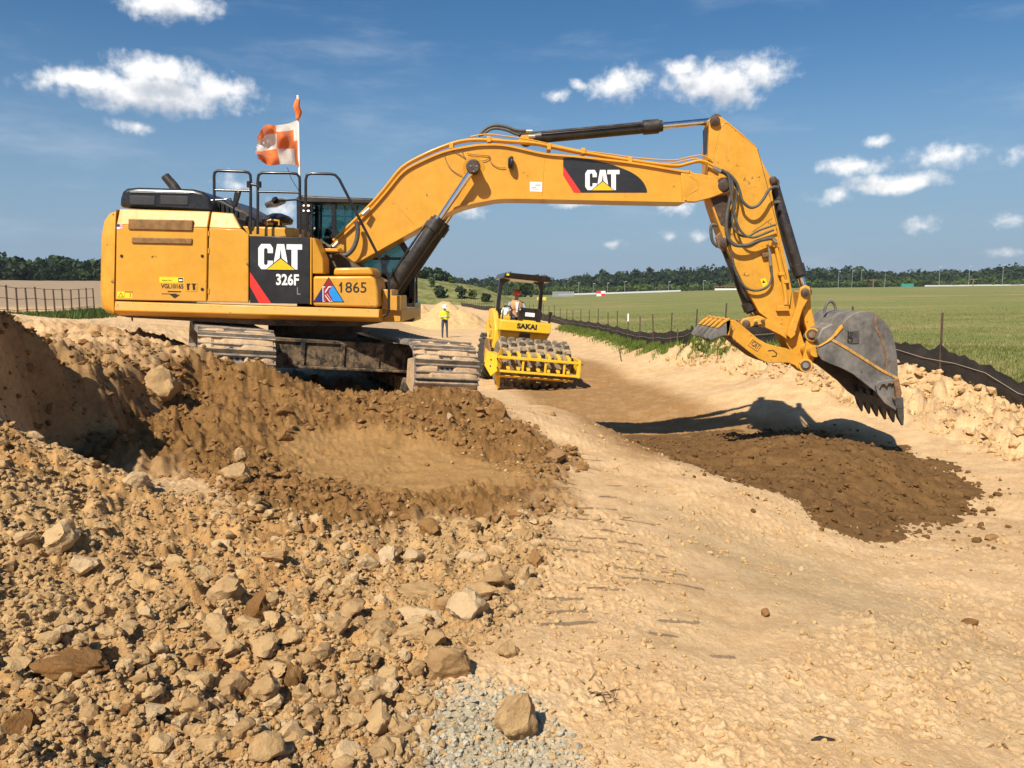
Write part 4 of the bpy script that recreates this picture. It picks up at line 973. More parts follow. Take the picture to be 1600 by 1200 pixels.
# thumb ram
tr = ram('thumb_cylinder', at(1132, 379, YC), at(1181, 505, YC), 0.86, 0.085, 0.050, exc, eye0=.08, eye1=.06)
m = MB(); m.pic([(1118, 370), (1128, 360), (1142, 372), (1148, 392), (1130, 392), (1122, 386)], YC - .15, YC - .10); m.pic([(1118, 370), (1128, 360), (1142, 372), (1148, 392), (1130, 392), (1122, 386)], YC + .10, YC + .15); m.build('ram_lug', MT['rusty'], stick, bevel=.01)
m = MB(); m.turn(at(1132, 379, YC - .2), at(1132, 379, YC + .2), ((0, .05), (.02, .075), (.98, .075), (1, .05)), 16); m.build('ram_pin', MT['pin'], stick)
# bracket that carries the thumb link, with pins
for y0, y1 in ((YC - .25, YC - .20), (YC + .20, YC + .25)):
    m = MB(); m.pic([(1190, 495), (1204, 500), (1214, 508), (1226, 510), (1240, 512), (1243, 522), (1240, 531), (1232, 532), (1220, 524), (1196, 512), (1184, 508)], y0, y1); m.build('thumb_bracket', MT['yellow_worn'], stick, bevel=.01)
m = MB(); m.turn(at(1235, 523, YC - .29), at(1235, 523, YC + .29), ((0, .045), (.01, .06), (.99, .06), (1, .045)), 18); m.build('link_pin', MT['pin'], stick)
# -- linkage
for y0, y1 in ((YC - .34, YC - .27), (YC + .27, YC + .34)):
    m = MB(); m.pic([(1251, 450), (1259, 445.5), (1266, 448), (1267, 460), (1262, 470), (1255, 482), (1247, 506), (1243, 524), (1236, 530), (1230, 524), (1236, 506), (1246, 478), (1249, 462)], y0, y1); m.build('tilt_link', MT['yellow_worn'], exc, bevel=.012)
m = MB(); m.pic([(1253, 455), (1262, 452), (1267, 462), (1268, 480), (1273, 500), (1276, 520), (1270, 530), (1263, 524), (1258, 505), (1254, 480)], YC - .2, YC + .2); m.build('power_link', MT['yellow_worn'], exc, bevel=.015)
m = MB(); m.turn(at(1258, 457, YC - .38), at(1258, 457, YC + .38), ((0, .045), (.01, .065), (.99, .065), (1, .045)), 20); m.build('link_pin', MT['pin'], exc)

# -- thumb
YT0, YT1 = YC - .36, YC + .36
TP = [(1140, 500), (1148, 500), (1158, 507), (1172, 519), (1184, 529), (1198, 537), (1212, 541), (1228, 544), (1244, 551), (1256, 560), (1267, 566), (1268, 576), (1260, 582), (1250, 580), (1242, 571), (1232, 567), (1216, 567), (1198, 566.5), (1186, 561), (1168, 548), (1150, 533), (1140, 524), (1134, 512)]
th = MB()
for y0, y1 in ((YT0, YT0 + .05), (YT1 - .05, YT1)): th.pic(TP, y0, y1)
thumb = th.build('thumb', MT['yellow_worn'], exc, bevel=.008)
m = MB(); m.pic([(1140, 524), (1150, 533), (1168, 548), (1186, 561), (1198, 566.5), (1198, 563), (1187, 557), (1170, 544), (1152, 529), (1142, 520)], YT0 + .05, YT1 - .05); m.build('thumb_floor', MT['rusty'], thumb)
m = MB(); m.pic([(1142, 503), (1150, 505), (1165, 520), (1170, 526), (1150, 520), (1141, 512)], YT0 + .05, YT1 - .05); m.build('thumb_web', MT['yellow_worn'], thumb)
for k in range(14):
    t = k / 13; x, y = 1141 + t * 57, 526 + t * 41.5
    m = MB(); m.pic([(x, y - 1), (x + 2.4, y + .4), (x + 2.0, y + 3.4), (x - .2, y + 2)], YT0 + .002, YT0 + .045); m.build('grip_tooth', MT['rusty'], thumb)
tine = [(1100, 497), (1134, 496.5), (1141, 502), (1139, 516), (1136, 524), (1128, 524.5), (1120, 527), (1113, 530.5), (1108, 531), (1106, 528), (1108, 523), (1116, 514), (1124, 506)]
tine = [(1137, 496.5), (1141, 502), (1139, 516), (1136, 524), (1128, 524.5), (1120, 527), (1113, 530.5), (1108, 531), (1106, 527.5), (1110, 521), (1118, 512.5), (1127, 504)]
for k in range(5):
    Y = YT0 - .14 + k * .28
    m = MB(); m.prism([Vector(at(x, y, YT0 - .10)) + Vector((0, Y - (YT0 - .10), 0)) for x, y in tine], (0, .055, 0)); m.build('tine', MT['steel'], thumb, bevel=.006)
    q = MB(); P = [Vector(at(x, y, YT0 - .10)) + Vector((0, Y - (YT0 - .10), 0)) for x, y in ((1138, 496), (1126, 503.5), (1117.5, 512), (1122, 512), (1130, 505), (1140, 499))]
    q.prism([p + Vector((0, -.012, 0)) for p in P], (0, .08, 0)); q.build('tine_cap', MT['yellow_worn'], thumb, bevel=.006)
m = MB(); m.pic([(1134, 498), (1139, 497), (1143, 502), (1140, 524), (1135, 525)], YT0 - .14, YT0 + 1.08); m.build('tine_bar', MT['yellow_worn'], thumb, bevel=.01)
band([(1139, 502), (1147, 512), (1144, 521), (1135, 510), (1139, 502)], .018, YT0 - .012, YT0 + .01, 'gusset_edge', Yl, thumb)
band([(1176, 529), (1190, 539), (1183, 548), (1169, 539), (1176, 529)], .014, YT0 - .012, YT0 + .01, 'logo_plate_edge', Yl, thumb)
text_part('cast_letters', 'CAT', .085, MT['rusty'], thumb, at(1172.5, 538.5, YT0 - .005), (1, 0, -.72), (.72, 0, 1), bold=.03, xs=.62)
band([(1200, 548), (1208, 547), (1214, 552), (1213, 556), (1206, 557)], .014, YT0 - .01, YT0 + .005, 'stop_edge', MT['pin'], thumb)
for rr_, dd, mm, nm in ((.105, .56, MT['yellow_worn'], 'pivot_boss'), (.075, .575, MT['pin'], 'pivot_ring'), (.045, .595, MT['steel'], 'pivot_pin')):
    m = MB(); m.turn(at(1259, 571, YC - dd), at(1259, 571, YC + dd), ((0, rr_ * .93), (.012, rr_), (.988, rr_), (1, rr_ * .93)), 26); m.build(nm, mm, thumb)
# link between ram, thumb and stick
for y0, y1 in ((YC - .30, YC - .24), (YC + .24, YC + .30)):
    m = MB(); m.pic([(1157, 505), (1161, 498), (1170, 496), (1186, 493), (1194, 496), (1196, 503), (1190, 508), (1178, 509), (1171, 513), (1163, 513)], y0, y1); m.build('thumb_link', MT['yellow_worn'], exc, bevel=.012)
    m = MB(); m.pic([(1177, 502), (1180, 498.5), (1190, 497.5), (1195, 501), (1194, 506), (1182, 508.5), (1178, 507)], y0 - .02, y1 + .02); m.build('link_plate', Yl, exc, bevel=.012)
for x, y, r in ((1166, 506, .06), (1181, 505, .03), (1191, 502, .03)):
    m = MB(); m.turn(at(x, y, YC - .33), at(x, y, YC + .33), ((0, r * .7), (.015, r), (.985, r), (1, r * .7)), 18); m.build('link_pin', MT['pin'], exc)
m = MB(); m.pic([(1152, 500), (1166, 496), (1172, 508), (1166, 516), (1156, 510)], YC - .2, YC - .1); m.pic([(1152, 500), (1166, 496), (1172, 508), (1166, 516), (1156, 510)], YC + .1, YC + .2); m.build('thumb_ear', MT['rusty'], thumb, bevel=.01)

# -- bucket
WB = 0.70
YB0, YB1 = YC - WB, YC + WB
def bp(pts): return [Vector(at(x, y, YB0)) for x, y in pts]
SIDE = fine([(1277, 543), (1287, 537), (1299, 530), (1308, 518), (1317, 505), (1327, 494.5), (1338, 488.5), (1352, 486), (1365, 489), (1378, 498), (1390, 513), (1398, 534), (1402, 560), (1403.5, 590)], 3)
LOW = [(1404, 592), (1409, 616), (1406, 640), (1399, 640), (1385, 630), (1368, 612), (1350, 598), (1332, 584), (1312, 574), (1296, 568), (1284, 562), (1278, 553)]
for y0 in (YB0, YB1 - .035):
    m = MB(); m.prism([p + Vector((0, y0 - YB0, 0)) for p in bp(SIDE + LOW)], (0, .035, 0)); so = m.build('side_plate', MT['steel'], exc, bevel=.006) if False else m
    if y0 == YB0:
        bucket = m.build('bucket', MT['steel'], exc, bevel=.006)
    else:
        m.build('side_plate', MT['steel'], bucket, bevel=.006)
# curved shell: from the hinge plate round the back down to the lip
shell = MB(); P = bp(SIDE + [(1405, 612), (1402, 634)])
C0 = Vector(at(1345, 560, YB0)); rs = []
for p in P:
    n = (C0 - p).normalized() * .035
    q0 = p + (C0 - p).normalized() * .004 + Vector((0, .012, 0)); rs.append([q0, q0 + Vector((0, 2 * WB - .024, 0)), q0 + n + Vector((0, 2 * WB - .024, 0)), q0 + n])
shell.rings(rs); shell.build('bucket_shell', MT['steel'], bucket, smooth_=40)
band([(1300, 531), (1318, 541), (1350, 561), (1380, 580), (1404, 592)], .042, YB0 - .014, YB0 + .01, 'wear_strip', MT['yellow_rust'], bucket)
band(fine([(1370, 492), (1368.5, 510), (1377, 528), (1383, 548), (1386, 566), (1385, 581)], 3), .03, YB0 - .012, YB0 + .01, 'wear_strip', MT['rusty'], bucket)
m = MB(); m.pic([(1329, 517), (1343, 516.5), (1342.5, 536.5), (1330, 537)], YB0 - .016, YB0 + .01); m.build('cast_plate', MT['fitting'] if False else MT['steel_tooth'], bucket, bevel=.006)
text_part('cast_letters', 'CAT', .085, MT['ink'], bucket, at(1332.5, 535.5, YB0 - .017), (0, 0, 1), (-1, 0, 0), bold=.04, xs=.8)
for x, y in ((1346, 581.5),):
    m = MB(); m.turn(at(x, y, YB0 - .003), at(x, y, YB0 + .01), ((0, .012), (1, .012)), 12); m.build('hole', MT['ink'], bucket)
# ears and hinge tube in yellow
m = MB(); p = bp([(1262, 520), (1270, 512), (1279, 518), (1284, 524), (1296, 524), (1306, 512), (1318, 504), (1306, 521), (1294, 534), (1280, 543), (1274, 556), (1270, 568), (1262, 580), (1255, 576), (1256, 556), (1260, 538)])
for y0 in (YC - .45, YC + .39):
    e = MB(); e.prism([Vector((q.x, y0, q.z)) for q in [Vector(at(a.x / a.y * FPX + 800, 0, 1)) for a in []]] or [Vector((q.x * (YC - .45) / YB0, y0, EYE + (q.z - EYE) * (YC - .45) / YB0)) for q in p], (0, .06, 0)); e.build('bucket_ear', MT['yellow_worn'], bucket, bevel=.012)
m = MB(); m.pic([(1278, 542), (1292, 534), (1303, 525), (1312, 512), (1316, 507), (1318, 512), (1308, 524), (1299, 532), (1283, 541)], YB0 - .02, YB0 + .05); m.build('ear_flange', MT['yellow_worn'], bucket, bevel=.008)
m = MB(); m.cyl(at(1275, 549, YC - .62), Vector(at(1275, 549, YC - .62)) + Vector((0, 1.24, 0)), .085, 18); m.build('hinge_tube', MT['yellow_worn'], bucket)
m = MB(); P = bp([(1283, 541), (1300, 530), (1316, 507), (1300, 500), (1284, 508), (1276, 525)])
m.prism([p + Vector((.03, .06, -.05)) for p in P], (0, 2 * WB - .12, 0)); m.build('hinge_plate', MT['steel'], bucket, bevel=.02)
for rr_, dd, mm, nm in ((.105, .49, MT['yellow_worn'], 'pivot_boss'), (.082, .505, MT['pin'], 'pivot_ring'), (.05, .53, MT['rusty'], 'pivot_pin')):
    m = MB(); m.turn(at(1269, 523, YC - dd), at(1269, 523, YC + dd), ((0, rr_ * .93), (.012, rr_), (.988, rr_), (1, rr_ * .93)), 26); m.build(nm, mm, bucket)
# lifting eye on the back
m = MB(); c = Vector(at(1297, 487, YC + .1)); m.tube([c + Vector((.16 * math.cos(a) * .55, 0, .16 * math.sin(a))) for a in [math.pi * k / 8 - .2 for k in range(10)]], .022, 8); m.build('lifting_eye', MT['steel'], bucket, smooth_=60)
# side cutters and teeth
CUT = [(1369, 603), (1373, 596), (1396, 593), (1404, 592), (1407, 596), (1410, 615), (1406, 640), (1399, 640), (1386, 630), (1374, 616)]
m = MB(); m.pic([(1369, 603), (1373, 596), (1400, 592.5), (1401, 598), (1378, 601), (1374, 609)], YB0 - .05, YB0 + .005); m.pic([(1369, 603), (1374, 609), (1385, 624), (1402, 637), (1400, 642), (1382, 630), (1371, 615)], YB0 - .05, YB0 + .005)
m.build('side_cutter', MT['steel'], bucket, bevel=.008)
m = MB(); m.pic([(1397, 594), (1405, 592), (1409.5, 614), (1406.5, 638), (1400, 638), (1400, 612)], YB0 - .06, YB0 + .02); m.build('corner_guard', MT['rusty'], bucket, bevel=.01)
for x, y, r in ((1385, 601, .022), (1394, 598, .022), (1397, 622, .022)):
    m = MB(); m.turn(at(x, y, YB0 - .055), at(x, y, YB0), ((0, r * .8), (.3, r), (1, r)), 10); m.build('bolt', MT['rusty'], bucket)
m = MB(); lp = bp([(1396, 628), (1408, 628), (1405, 643), (1398, 643)]); m.prism([p + Vector((0, .008, 0)) for p in lp], (0, 2 * WB - .016, 0)); m.build('lip', MT['steel'], bucket, bevel=.006)
TOO = [(1398, 634), (1408.5, 632), (1410.5, 650), (1411, 664), (1408.5, 665), (1402, 652)]
tp = bp(TOO); tc_ = sum(tp, Vector()) / len(tp)
for k in range(6):
    Y = YB0 - .05 + k * (2 * WB - .02) / 5
    m = MB(); q0 = [p + Vector((0, Y - YB0, 0)) for p in tp]
    n = len(tp)
    # a tapering point: full width at the adapter, narrow at the tip
    wd = [.06, .06, .045, .018, .018, .045]
    a = [q + Vector((0, .05 - w, 0)) for q, w in zip(q0, wd)]; b = [q + Vector((0, .05 + w, 0)) for q, w in zip(q0, wd)]
    m.add(a + b, [tuple(range(n)), tuple(range(2 * n - 1, n - 1, -1))] + [((i + 1) % n, i, n + i, n + (i + 1) % n) for i in range(n)])
    to = m.build('tooth', MT['steel_tooth'], bucket, bevel=.006)
    ad = MB(); pq = bp([(1394, 620), (1408.5, 620), (1409.5, 637), (1398, 638)]); ad.prism([p + Vector((0, Y - YB0 - .012, 0)) for p in pq], (0, .124, 0)); ad.build('adapter', MT['steel_tooth'], to, bevel=.008)

# -- undercarriage
TH = R(23.0)
TI = R(4.8)                             # the bench falls away to the right
td = Vector((-math.sin(TH), math.cos(TH), 0)); tl = Vector((math.cos(TH) * math.cos(TI), math.sin(TH) * math.cos(TI), -math.sin(TI))); tu = tl.cross(td) * -1
if tu.z < 0: tu = -tu
GA, RT, HL = 1.34, 0.435, 1.90          # half gauge, wheel radius, half wheel base
pitch_n = 46
loop = 4 * HL + 2 * math.pi * RT
sh = MB(); W = 0.45; pw = loop / pitch_n
sh.box(-pw * .49, pw * .49, -W, W, -.02, .012)
for x in (-.40, -.02, .40):
    hh = .045 if x != -.02 else .036
    sh.add([(x * pw - .016, -W, .010), (x * pw + .016, -W, .010), (x * pw + .009, -W, .012 + hh), (x * pw - .009, -W, .012 + hh), (x * pw - .016, W, .010), (x * pw + .016, W, .010), (x * pw + .009, W, .012 + hh), (x * pw - .009, W, .012 + hh)],
           [(0, 1, 2, 3), (7, 6, 5, 4), (1, 0, 4, 5), (2, 1, 5, 6), (3, 2, 6, 7), (0, 3, 7, 4)])
nf = len(sh.f)
for x, y in ((-.2, -.07), (-.2, .07), (.2, -.07), (.2, .07), (.2, 0)): sh.box(x * pw - .016, x * pw + .016, y - .022, y + .022, .011, .016)
shoe_me = bpy.data.meshes.new('track_shoe'); shoe_me.from_pydata(sh.v, [], sh.f); shoe_me.materials.append(MT['shoe']); shoe_me.materials.append(MT['ink'])
for p in shoe_me.polygons: p.material_index = int(p.index >= nf)
mud_ms = []
for k in range(4):            # dirt packed between the grousers, worn away at the edges
    q = MB()
    n = 22
    for a, b in ((-.36, -.06), (.02, .36)):
        top, bot = [], []
        for i in range(n + 1):
            y = -W * .93 + 2 * W * .93 * i / n
            e = 1 - abs(y / W) ** 6
            h = (.006 if abs(y + .01 * k) < .10 and (k + (a > 0)) % 2 else .012) + (0 if abs(y + .01 * k) < .10 and (k + (a > 0)) % 2 else 1) * max(0.0, (.032 * e + .012 * mnoise.noise(Vector((y * 6, k * 3.1, a))))) * (0.2 if abs(mnoise.noise(Vector((y * 2.2, k * 7.7, a * 5)))) > .42 else 1)
            top.append((y, h))
        q.rings([[(a * pw, y, .008), (b * pw, y, .008), (b * pw, y, h), ((a + b) / 2 * pw, y, h + .004), (a * pw, y, h)] for y, h in top])
    me = bpy.data.meshes.new('packed_mud'); me.from_pydata(q.v, [], q.f); me.materials.append(MT['mud']); mud_ms.append(me)
def track_pos(s):
    s %= loop
    if s < 2 * HL: return -HL + s, RT, 0.0                     # top run, towards the far end
    s -= 2 * HL
    if s < math.pi * RT: a = s / RT; return HL + RT * math.sin(a), RT * math.cos(a), -a
    s -= math.pi * RT
    if s < 2 * HL: return HL - s, -RT, -math.pi
    s -= 2 * HL
    a = s / RT; return -HL - RT * math.sin(a), -RT * math.cos(a), -math.pi - a
for side in (-1, 1):
    c = SW + tl * (GA * side) + Vector((0, 0, EXB + RT + .06))
    fm = MB()
    Mx = Matrix.Translation(c) @ Matrix((td, tl, tu)).transposed().to_4x4()
    fm.box(-HL + .25, HL - .25, -.22, .22, -.18, .20, Mx); fm.box(-HL - .02, -HL + .5, -.26, .26, -.12, .14, Mx); fm.box(-HL + .5, HL - .5, -.30, .30, -.30, -.10, Mx)
    trk = fm.build('track', MT['mud_frame'], exc, bevel=.02)
    for e in (-1, 1):
        w = MB(); o = Vector((e * HL, 0, 0)); w.turn(Mx @ (o + Vector((0, -.16, 0))), Mx @ (o + Vector((0, .16, 0))), ((0, .12), (.05, .34), (.3, .40), (.7, .40), (.95, .34), (1, .12)), 26); w.build('idler_wheel' if e < 0 else 'sprocket', MT['undercarriage'], trk)
    for k in range(7):
        w = MB(); o = Vector((-1.45 + k * .48, 0, -.33)); w.turn(Mx @ (o + Vector((0, -.2, 0))), Mx @ (o + Vector((0, .2, 0))), ((0, .08), (.1, .12), (.9, .12), (1, .08)), 14); w.build('track_roller', MT['undercarriage'], trk)
    # end guard with its pointed lower edge
    g = MB(); pts = [(-HL - .30, .10), (-HL - .34, -.10), (-HL - .28, -.36), (-HL - .02, -.30), (-HL + .35, -.16), (-HL + .35, .20), (-HL - .05, .26)]
    for y in (-.34, .29):
        g.prism([Mx @ Vector((a, y, b)) for a, b in pts], (Mx.to_3x3() @ Vector((0, .05, 0))))
    g.build('idler_guard', MT['mud'] if side > 0 else MT['undercarriage'], trk, bevel=.02)  # left guard's shade is put into the colour by a darker material
    off = base_of(trk)
    for k in range(pitch_n):
        u, z, ang = track_pos((k + .37) * loop / pitch_n)
        sag = -.03 * math.cos(u / HL * 1.4) if z > RT * .98 else 0
        o = link('track_shoe', shoe_me, None, trk)
        mm = Mx @ Matrix.Translation((u, 0, z + sag)) @ Matrix.Rotation(-ang, 4, 'Y')
        mm.translation -= off
        o.matrix_local = mm
        o2 = link('packed_mud', mud_ms[(k * 7 + side) % 4], None, trk); o2.matrix_local = mm
Mx = Matrix.Translation(SW + Vector((0, 0, EXB))) @ Matrix((td, tl, tu)).transposed().to_4x4()
cbd = MB(); cbd.box(-1.25, -.75, -GA + .2, GA - .2, .48, .86, Mx); cbd.box(.75, 1.25, -GA + .2, GA - .2, .42, .82, Mx); cbd.box(-.95, .95, -.75, .75, .44, .84, Mx)
cbo = cbd.build('carbody', MT['mud_frame'], exc, bevel=.03)
for k in (-.95, -.45, .1, .6, 1.0):
    m = MB(); m.box(-1.275, -1.25, k - .03, k + .03, .50, .84, Mx); m.build('rib', MT['mud_frame'], cbo, bevel=.006)
m = MB(); m.box(-1.28, -1.24, -GA + .25, GA - .25, .82, .87, Mx); m.box(-1.28, -1.24, -GA + .25, GA - .25, .46, .50, Mx); m.build('flange', MT['mud_frame'], cbo, bevel=.008)
sb_ = MB(); sb_.turn(SW + Vector((0, 0, EXB + .84)), SW + Vector((0, 0, EXB + 1.06)), ((0, .62), (.4, .62), (.41, .70), (1, .70)), 40); sb_.build('swing_bearing', MT['undercarriage'], exc)

# -- warning flag on the machine
flag = empty('checkered_flag', at(468, 372, YB + .35), 'frayed orange and white checkered flag flying above the excavator', 'flag')
m = MB(); m.tube([at(469, 372, YB + .35), at(468, 270, YB + .35), at(465.3, 149, YB + .35)], .017, 8); m.build('flagpole', MT['white'], flag)
def flag_mat():
    m, t, b, geo = material('flag_cloth')
    at_ = N(t, 'ShaderNodeAttribute'); at_.attribute_name = 'cell'
    n = noise(t, geo.outputs['Position'], 9.0, 4.0)
    white = mixc(t, smooth(t, n, .35, .7), (.72, .66, .58), (.82, .80, .76)); orange = mixc(t, smooth(t, n, .35, .7), (.80, .17, .03), (.86, .24, .06))
    c = mixc(t, at_.outputs['Fac'], orange, white); L(t, c, b.inputs['Base Color']); b.inputs['Roughness'].default_value = .8
    b.inputs['Sheen Weight'].default_value = .2
    # sunlight soaks through the thin cloth
    tl_ = N(t, 'ShaderNodeBsdfTranslucent'); L(t, c, tl_.inputs[0]); mx = N(t, 'ShaderNodeMixShader'); mx.inputs[0].default_value = .35
    L(t, b.outputs[0], mx.inputs[1]); L(t, tl_.outputs[0], mx.inputs[2]); L(t, mx.outputs[0], t.nodes['Material Output'].inputs[0])
    return m
MT['flag'] = flag_mat()
nu, nv = 40, 34
top = [(466.5, 187), (452, 192), (432, 196), (413, 197), (402, 212)]; bot = [(470, 259), (455, 257.5), (438, 257), (420, 257), (401, 248)]
def crv(c, t):
    t *= len(c) - 1; i = min(int(t), len(c) - 2); f = t - i
    return c[i][0] * (1 - f) + c[i + 1][0] * f, c[i][1] * (1 - f) + c[i + 1][1] * f
fv, ff, cell = [], [], []
for i in range(nu + 1):
    for j in range(nv + 1):
        u, v = i / nu, j / nv
        a, b = crv(top, u), crv(bot, u)
        fray = (random.uniform(-1.6, 1.6) if i == nu else 0)
        x, y = a[0] * (1 - v) + b[0] * v + fray + 1.6 * math.sin(v * 8) * u, a[1] * (1 - v) + b[1] * v + 2.6 * math.sin(u * 7 + v * 2.5) * u
        Y = YB + .35 + .14 * math.sin(u * 8 + v * 4) * min(1, u * 3) + .08 * math.sin(v * 9 + u * 5) * u + .03 * math.sin(u * 17 - v * 7) * min(1, u * 2)
        fv.append(at(x, y, Y))
for i in range(nu):
    for j in range(nv):
        u, v = (i + .5) / nu, (j + .5) / nv
        if u > .93 and mnoise.noise(Vector((u * 30, v * 16, 3))) > .22: continue
        a = i * (nv + 1) + j
        ff.append((a, a + nv + 1, a + nv + 2, a + 1)); cell.append(float(v < .45 if u < .15 else (v < .18 or v > .62) if u < .52 else .24 < v < .62))
off = flag.location
me = bpy.data.meshes.new('flag_cloth'); me.from_pydata([tuple(Vector(p) - off) for p in fv], [], ff)
ca = me.attributes.new('cell', 'FLOAT', 'FACE'); ca.data.foreach_set('value', cell)
for p in me.polygons: p.use_smooth = True
link('cloth', me, MT['flag'], flag)
m = MB(); m.tube([at(465.6, 156, YB + .33), at(463.5, 166, YB + .31), at(466.5, 176, YB + .34), at(464.5, 186, YB + .32)], [.03, .045, .05, .02], 8, curve=3); m.build('cloth_remnant', surface('orange_cloth', (.8, .19, .04), .8), flag)
# ---------------------------------------------------------------- soil compactor (built round its own origin, then set on the road)
rol = empty('soil_compactor', (0, 0, 0), 'yellow padfoot soil compactor with black canopy driving on the brown road', 'road roller')
RY = MT['roller_yellow']
ZD, RD = 0.74, 0.62
d = MB(); d.turn((-1.06, 0, ZD), (1.06, 0, ZD), ((0, .30), (.001, RD - .03), (.02, RD), (.98, RD), (.999, RD - .03), (1, .30)), 48); drum = d.build('drum', MT['drum'], rol)
pd = MB(); pd.add([(-.085, -.075, 0), (.085, -.075, 0), (.085, .075, 0), (-.085, .075, 0), (-.06, -.052, .115), (.06, -.052, .115), (.06, .052, .115), (-.06, .052, .115)], [(3, 2, 1, 0), (4, 5, 6, 7), (0, 1, 5, 4), (1, 2, 6, 5), (2, 3, 7, 6), (3, 0, 4, 7)])
pme = bpy.data.meshes.new('drum_pad'); pme.from_pydata(pd.v, [], pd.f); pme.materials.append(MT['pad'])
for c in range(8):
    for k in range(14):
        a = 2 * math.pi * (k + .5 * (c % 2)) / 14 + .12 * (abs(c - 3.5) - 2)
        o = link('drum_pad', pme, None, drum)
        o.matrix_local = Matrix.Translation((-.93 + c * .266, RD * math.sin(a) * .99, ZD + RD * math.cos(a) * .99)) @ Matrix.Rotation(-a, 4, 'X') @ Matrix.Rotation(R(8 if c % 2 else -8), 4, 'Z')
# drum frame
fr = MB()
for s in (-1, 1):
    x = s * 1.17
    fr.prism([(x, -1.0, .62), (x, -1.0, .98), (x, -.5, 1.02), (x, .4, .98), (x, 1.15, 1.05), (x, 1.15, .62), (x, .3, .55), (x, -.5, .55)], (s * .05, 0, 0))
fr.box(-1.16, 1.16, 1.05, 1.2, .66, 1.08)
fr.box(-1.2, 1.2, -1.04, -.94, .86, .94)
fr.box(-1.2, 1.2, -1.02, -.94, .48, .55)
fr.box(-1.14, 1.1, -.80, -.74, .33, .39)
for x in (-1.15, -.45, .2, .75, 1.15): fr.box(x - .03, x + .03, -1.0, -.95, .50, .90)
fr.box(1.14, 1.22, -1.05, -.9, .47, .95)
frame = fr.build('drum_frame', RY, rol, bevel=.012)
for k in range(7):
    x = -.86 + k * .29
    for z0, y1, dz in ((.9, -.62, .16), (.53, -.70, .12)):
        m = MB(); m.prism([(x - .045, -.98, z0 + .03), (x - .045, -.90, z0 + .05), (x - .045, y1, z0 + dz), (x - .045, y1 - .06, z0 + dz + .03), (x - .045, -.98, z0 + .10)], (.09, 0, 0)); m.build('scraper_finger', RY, frame, bevel=.006)
m = MB(); m.prism([(-1.24, -1.05, .95), (-1.46, -.72, 1.02), (-1.50, -.66, .62), (-1.34, -.90, .34), (-1.20, -1.06, .50)], (.05, .06, 0)); m.prism([(-1.24, -1.05, .95), (-1.12, -.96, 1.16), (-1.06, -.9, 1.10), (-1.10, -1.02, .60), (-1.20, -1.06, .50)], (.04, .06, 0))
ep = m.build('end_plate', RY, frame, bevel=.012)
for x, y, z in ((-1.22, -1.065, .85), (-1.13, -1.05, .75), (-1.2, -1.07, .6), (-1.36, -.86, .8), (-1.36, -.86, .62)):
    b = MB(); b.cyl((x, y, z), (x, y - .025, z), .025, 8); b.build('bolt', MT['pin'], ep)
m = MB(); m.prism([(-1.18, -.7, .42), (-1.02, -.66, .44), (-1.0, -.62, .02), (-1.08, -.66, -.02)], (0, .05, 0)); m.build('skid_blade', RY, frame)
m = MB(); m.prism([(-1.2, .4, 1.0), (-1.2, .9, 1.35), (-1.2, 1.5, 1.3), (-1.2, 1.5, .8), (-1.2, .4, .8)], (.05, 0, 0)); m.build('side_arm', MT['vent'], frame, bevel=.01)
# hitch and tractor
m = MB(); m.box(-.35, .35, 1.2, 1.9, .62, 1.0); m.box(-.7, .7, 1.8, 4.3, .70, 1.1); m.build('chassis', MT['black_worn'], rol, bevel=.02)
m = MB(); m.prism([(-.80, 1.30, 1.96), (-.80, 1.22, 1.93), (-.80, 1.22, 1.64), (-.80, 1.26, 1.62), (-.80, 1.95, 1.62), (-.80, 1.95, 1.98)], (1.60, 0, 0)); cow = m.build('front_cowl', RY, rol, bevel=.02)
m = MB(); m.add([(-.78, 1.25, 1.62), (.78, 1.25, 1.62), (.66, 1.62, 1.12), (-.66, 1.62, 1.12), (-.78, 2.0, 1.62), (.78, 2.0, 1.62), (.66, 2.0, 1.12), (-.66, 2.0, 1.12)], [(3, 2, 1, 0), (4, 5, 6, 7), (0, 4, 7, 3), (5, 1, 2, 6), (3, 7, 6, 2)]); und_ = m.build('cowl_underside', surface('brown_cowl_yellow', (.50, .26, .02), .5, var=.1, dust=.3), rol)  # cowl underside coloured browner and darker than the roller yellow
m = MB(); m.prism([(-.16, 1.235, 1.60), (.16, 1.235, 1.60), (.22, 1.60, 1.13), (-.22, 1.60, 1.13)], (0, -.012, -.008)); m.build('hose_opening', MT['inside'], und_)
m = MB(); m.turn((0, 1.36, 1.36), (0, 1.30, 1.34), ((0, .11), (.6, .10), (1, .05)), 14); m.build('hydraulic_port', MT['pin'], und_)
text_part('maker_name', 'SAKAI', 0.17, MT['ink'], cow, (-.28, 1.217, 1.72), (1, 0, 0), (0, 0, 1), bold=.055, xs=1.12)
m = MB(); m.box(-.62, .62, 1.9, 2.2, 1.2, 1.75); m.prism([(-.72, 2.55, 1.1), (-.72, 2.55, 2.1), (-.72, 2.75, 2.32), (-.72, 3.2, 2.32), (-.72, 4.35, 1.9), (-.72, 4.45, 1.1)], (1.44, 0, 0)); m.build('engine_hood', RY, rol, bevel=.04)
m = MB(); m.prism([(-.86, 1.75, .95), (-.86, 1.75, 1.62), (-.86, 2.25, 2.15), (-.86, 2.7, 2.3), (-.86, 3.2, 2.28), (-.86, 3.2, 1.5)], (.16, 0, 0)); m.build('side_panel', RY, rol, bevel=.03)
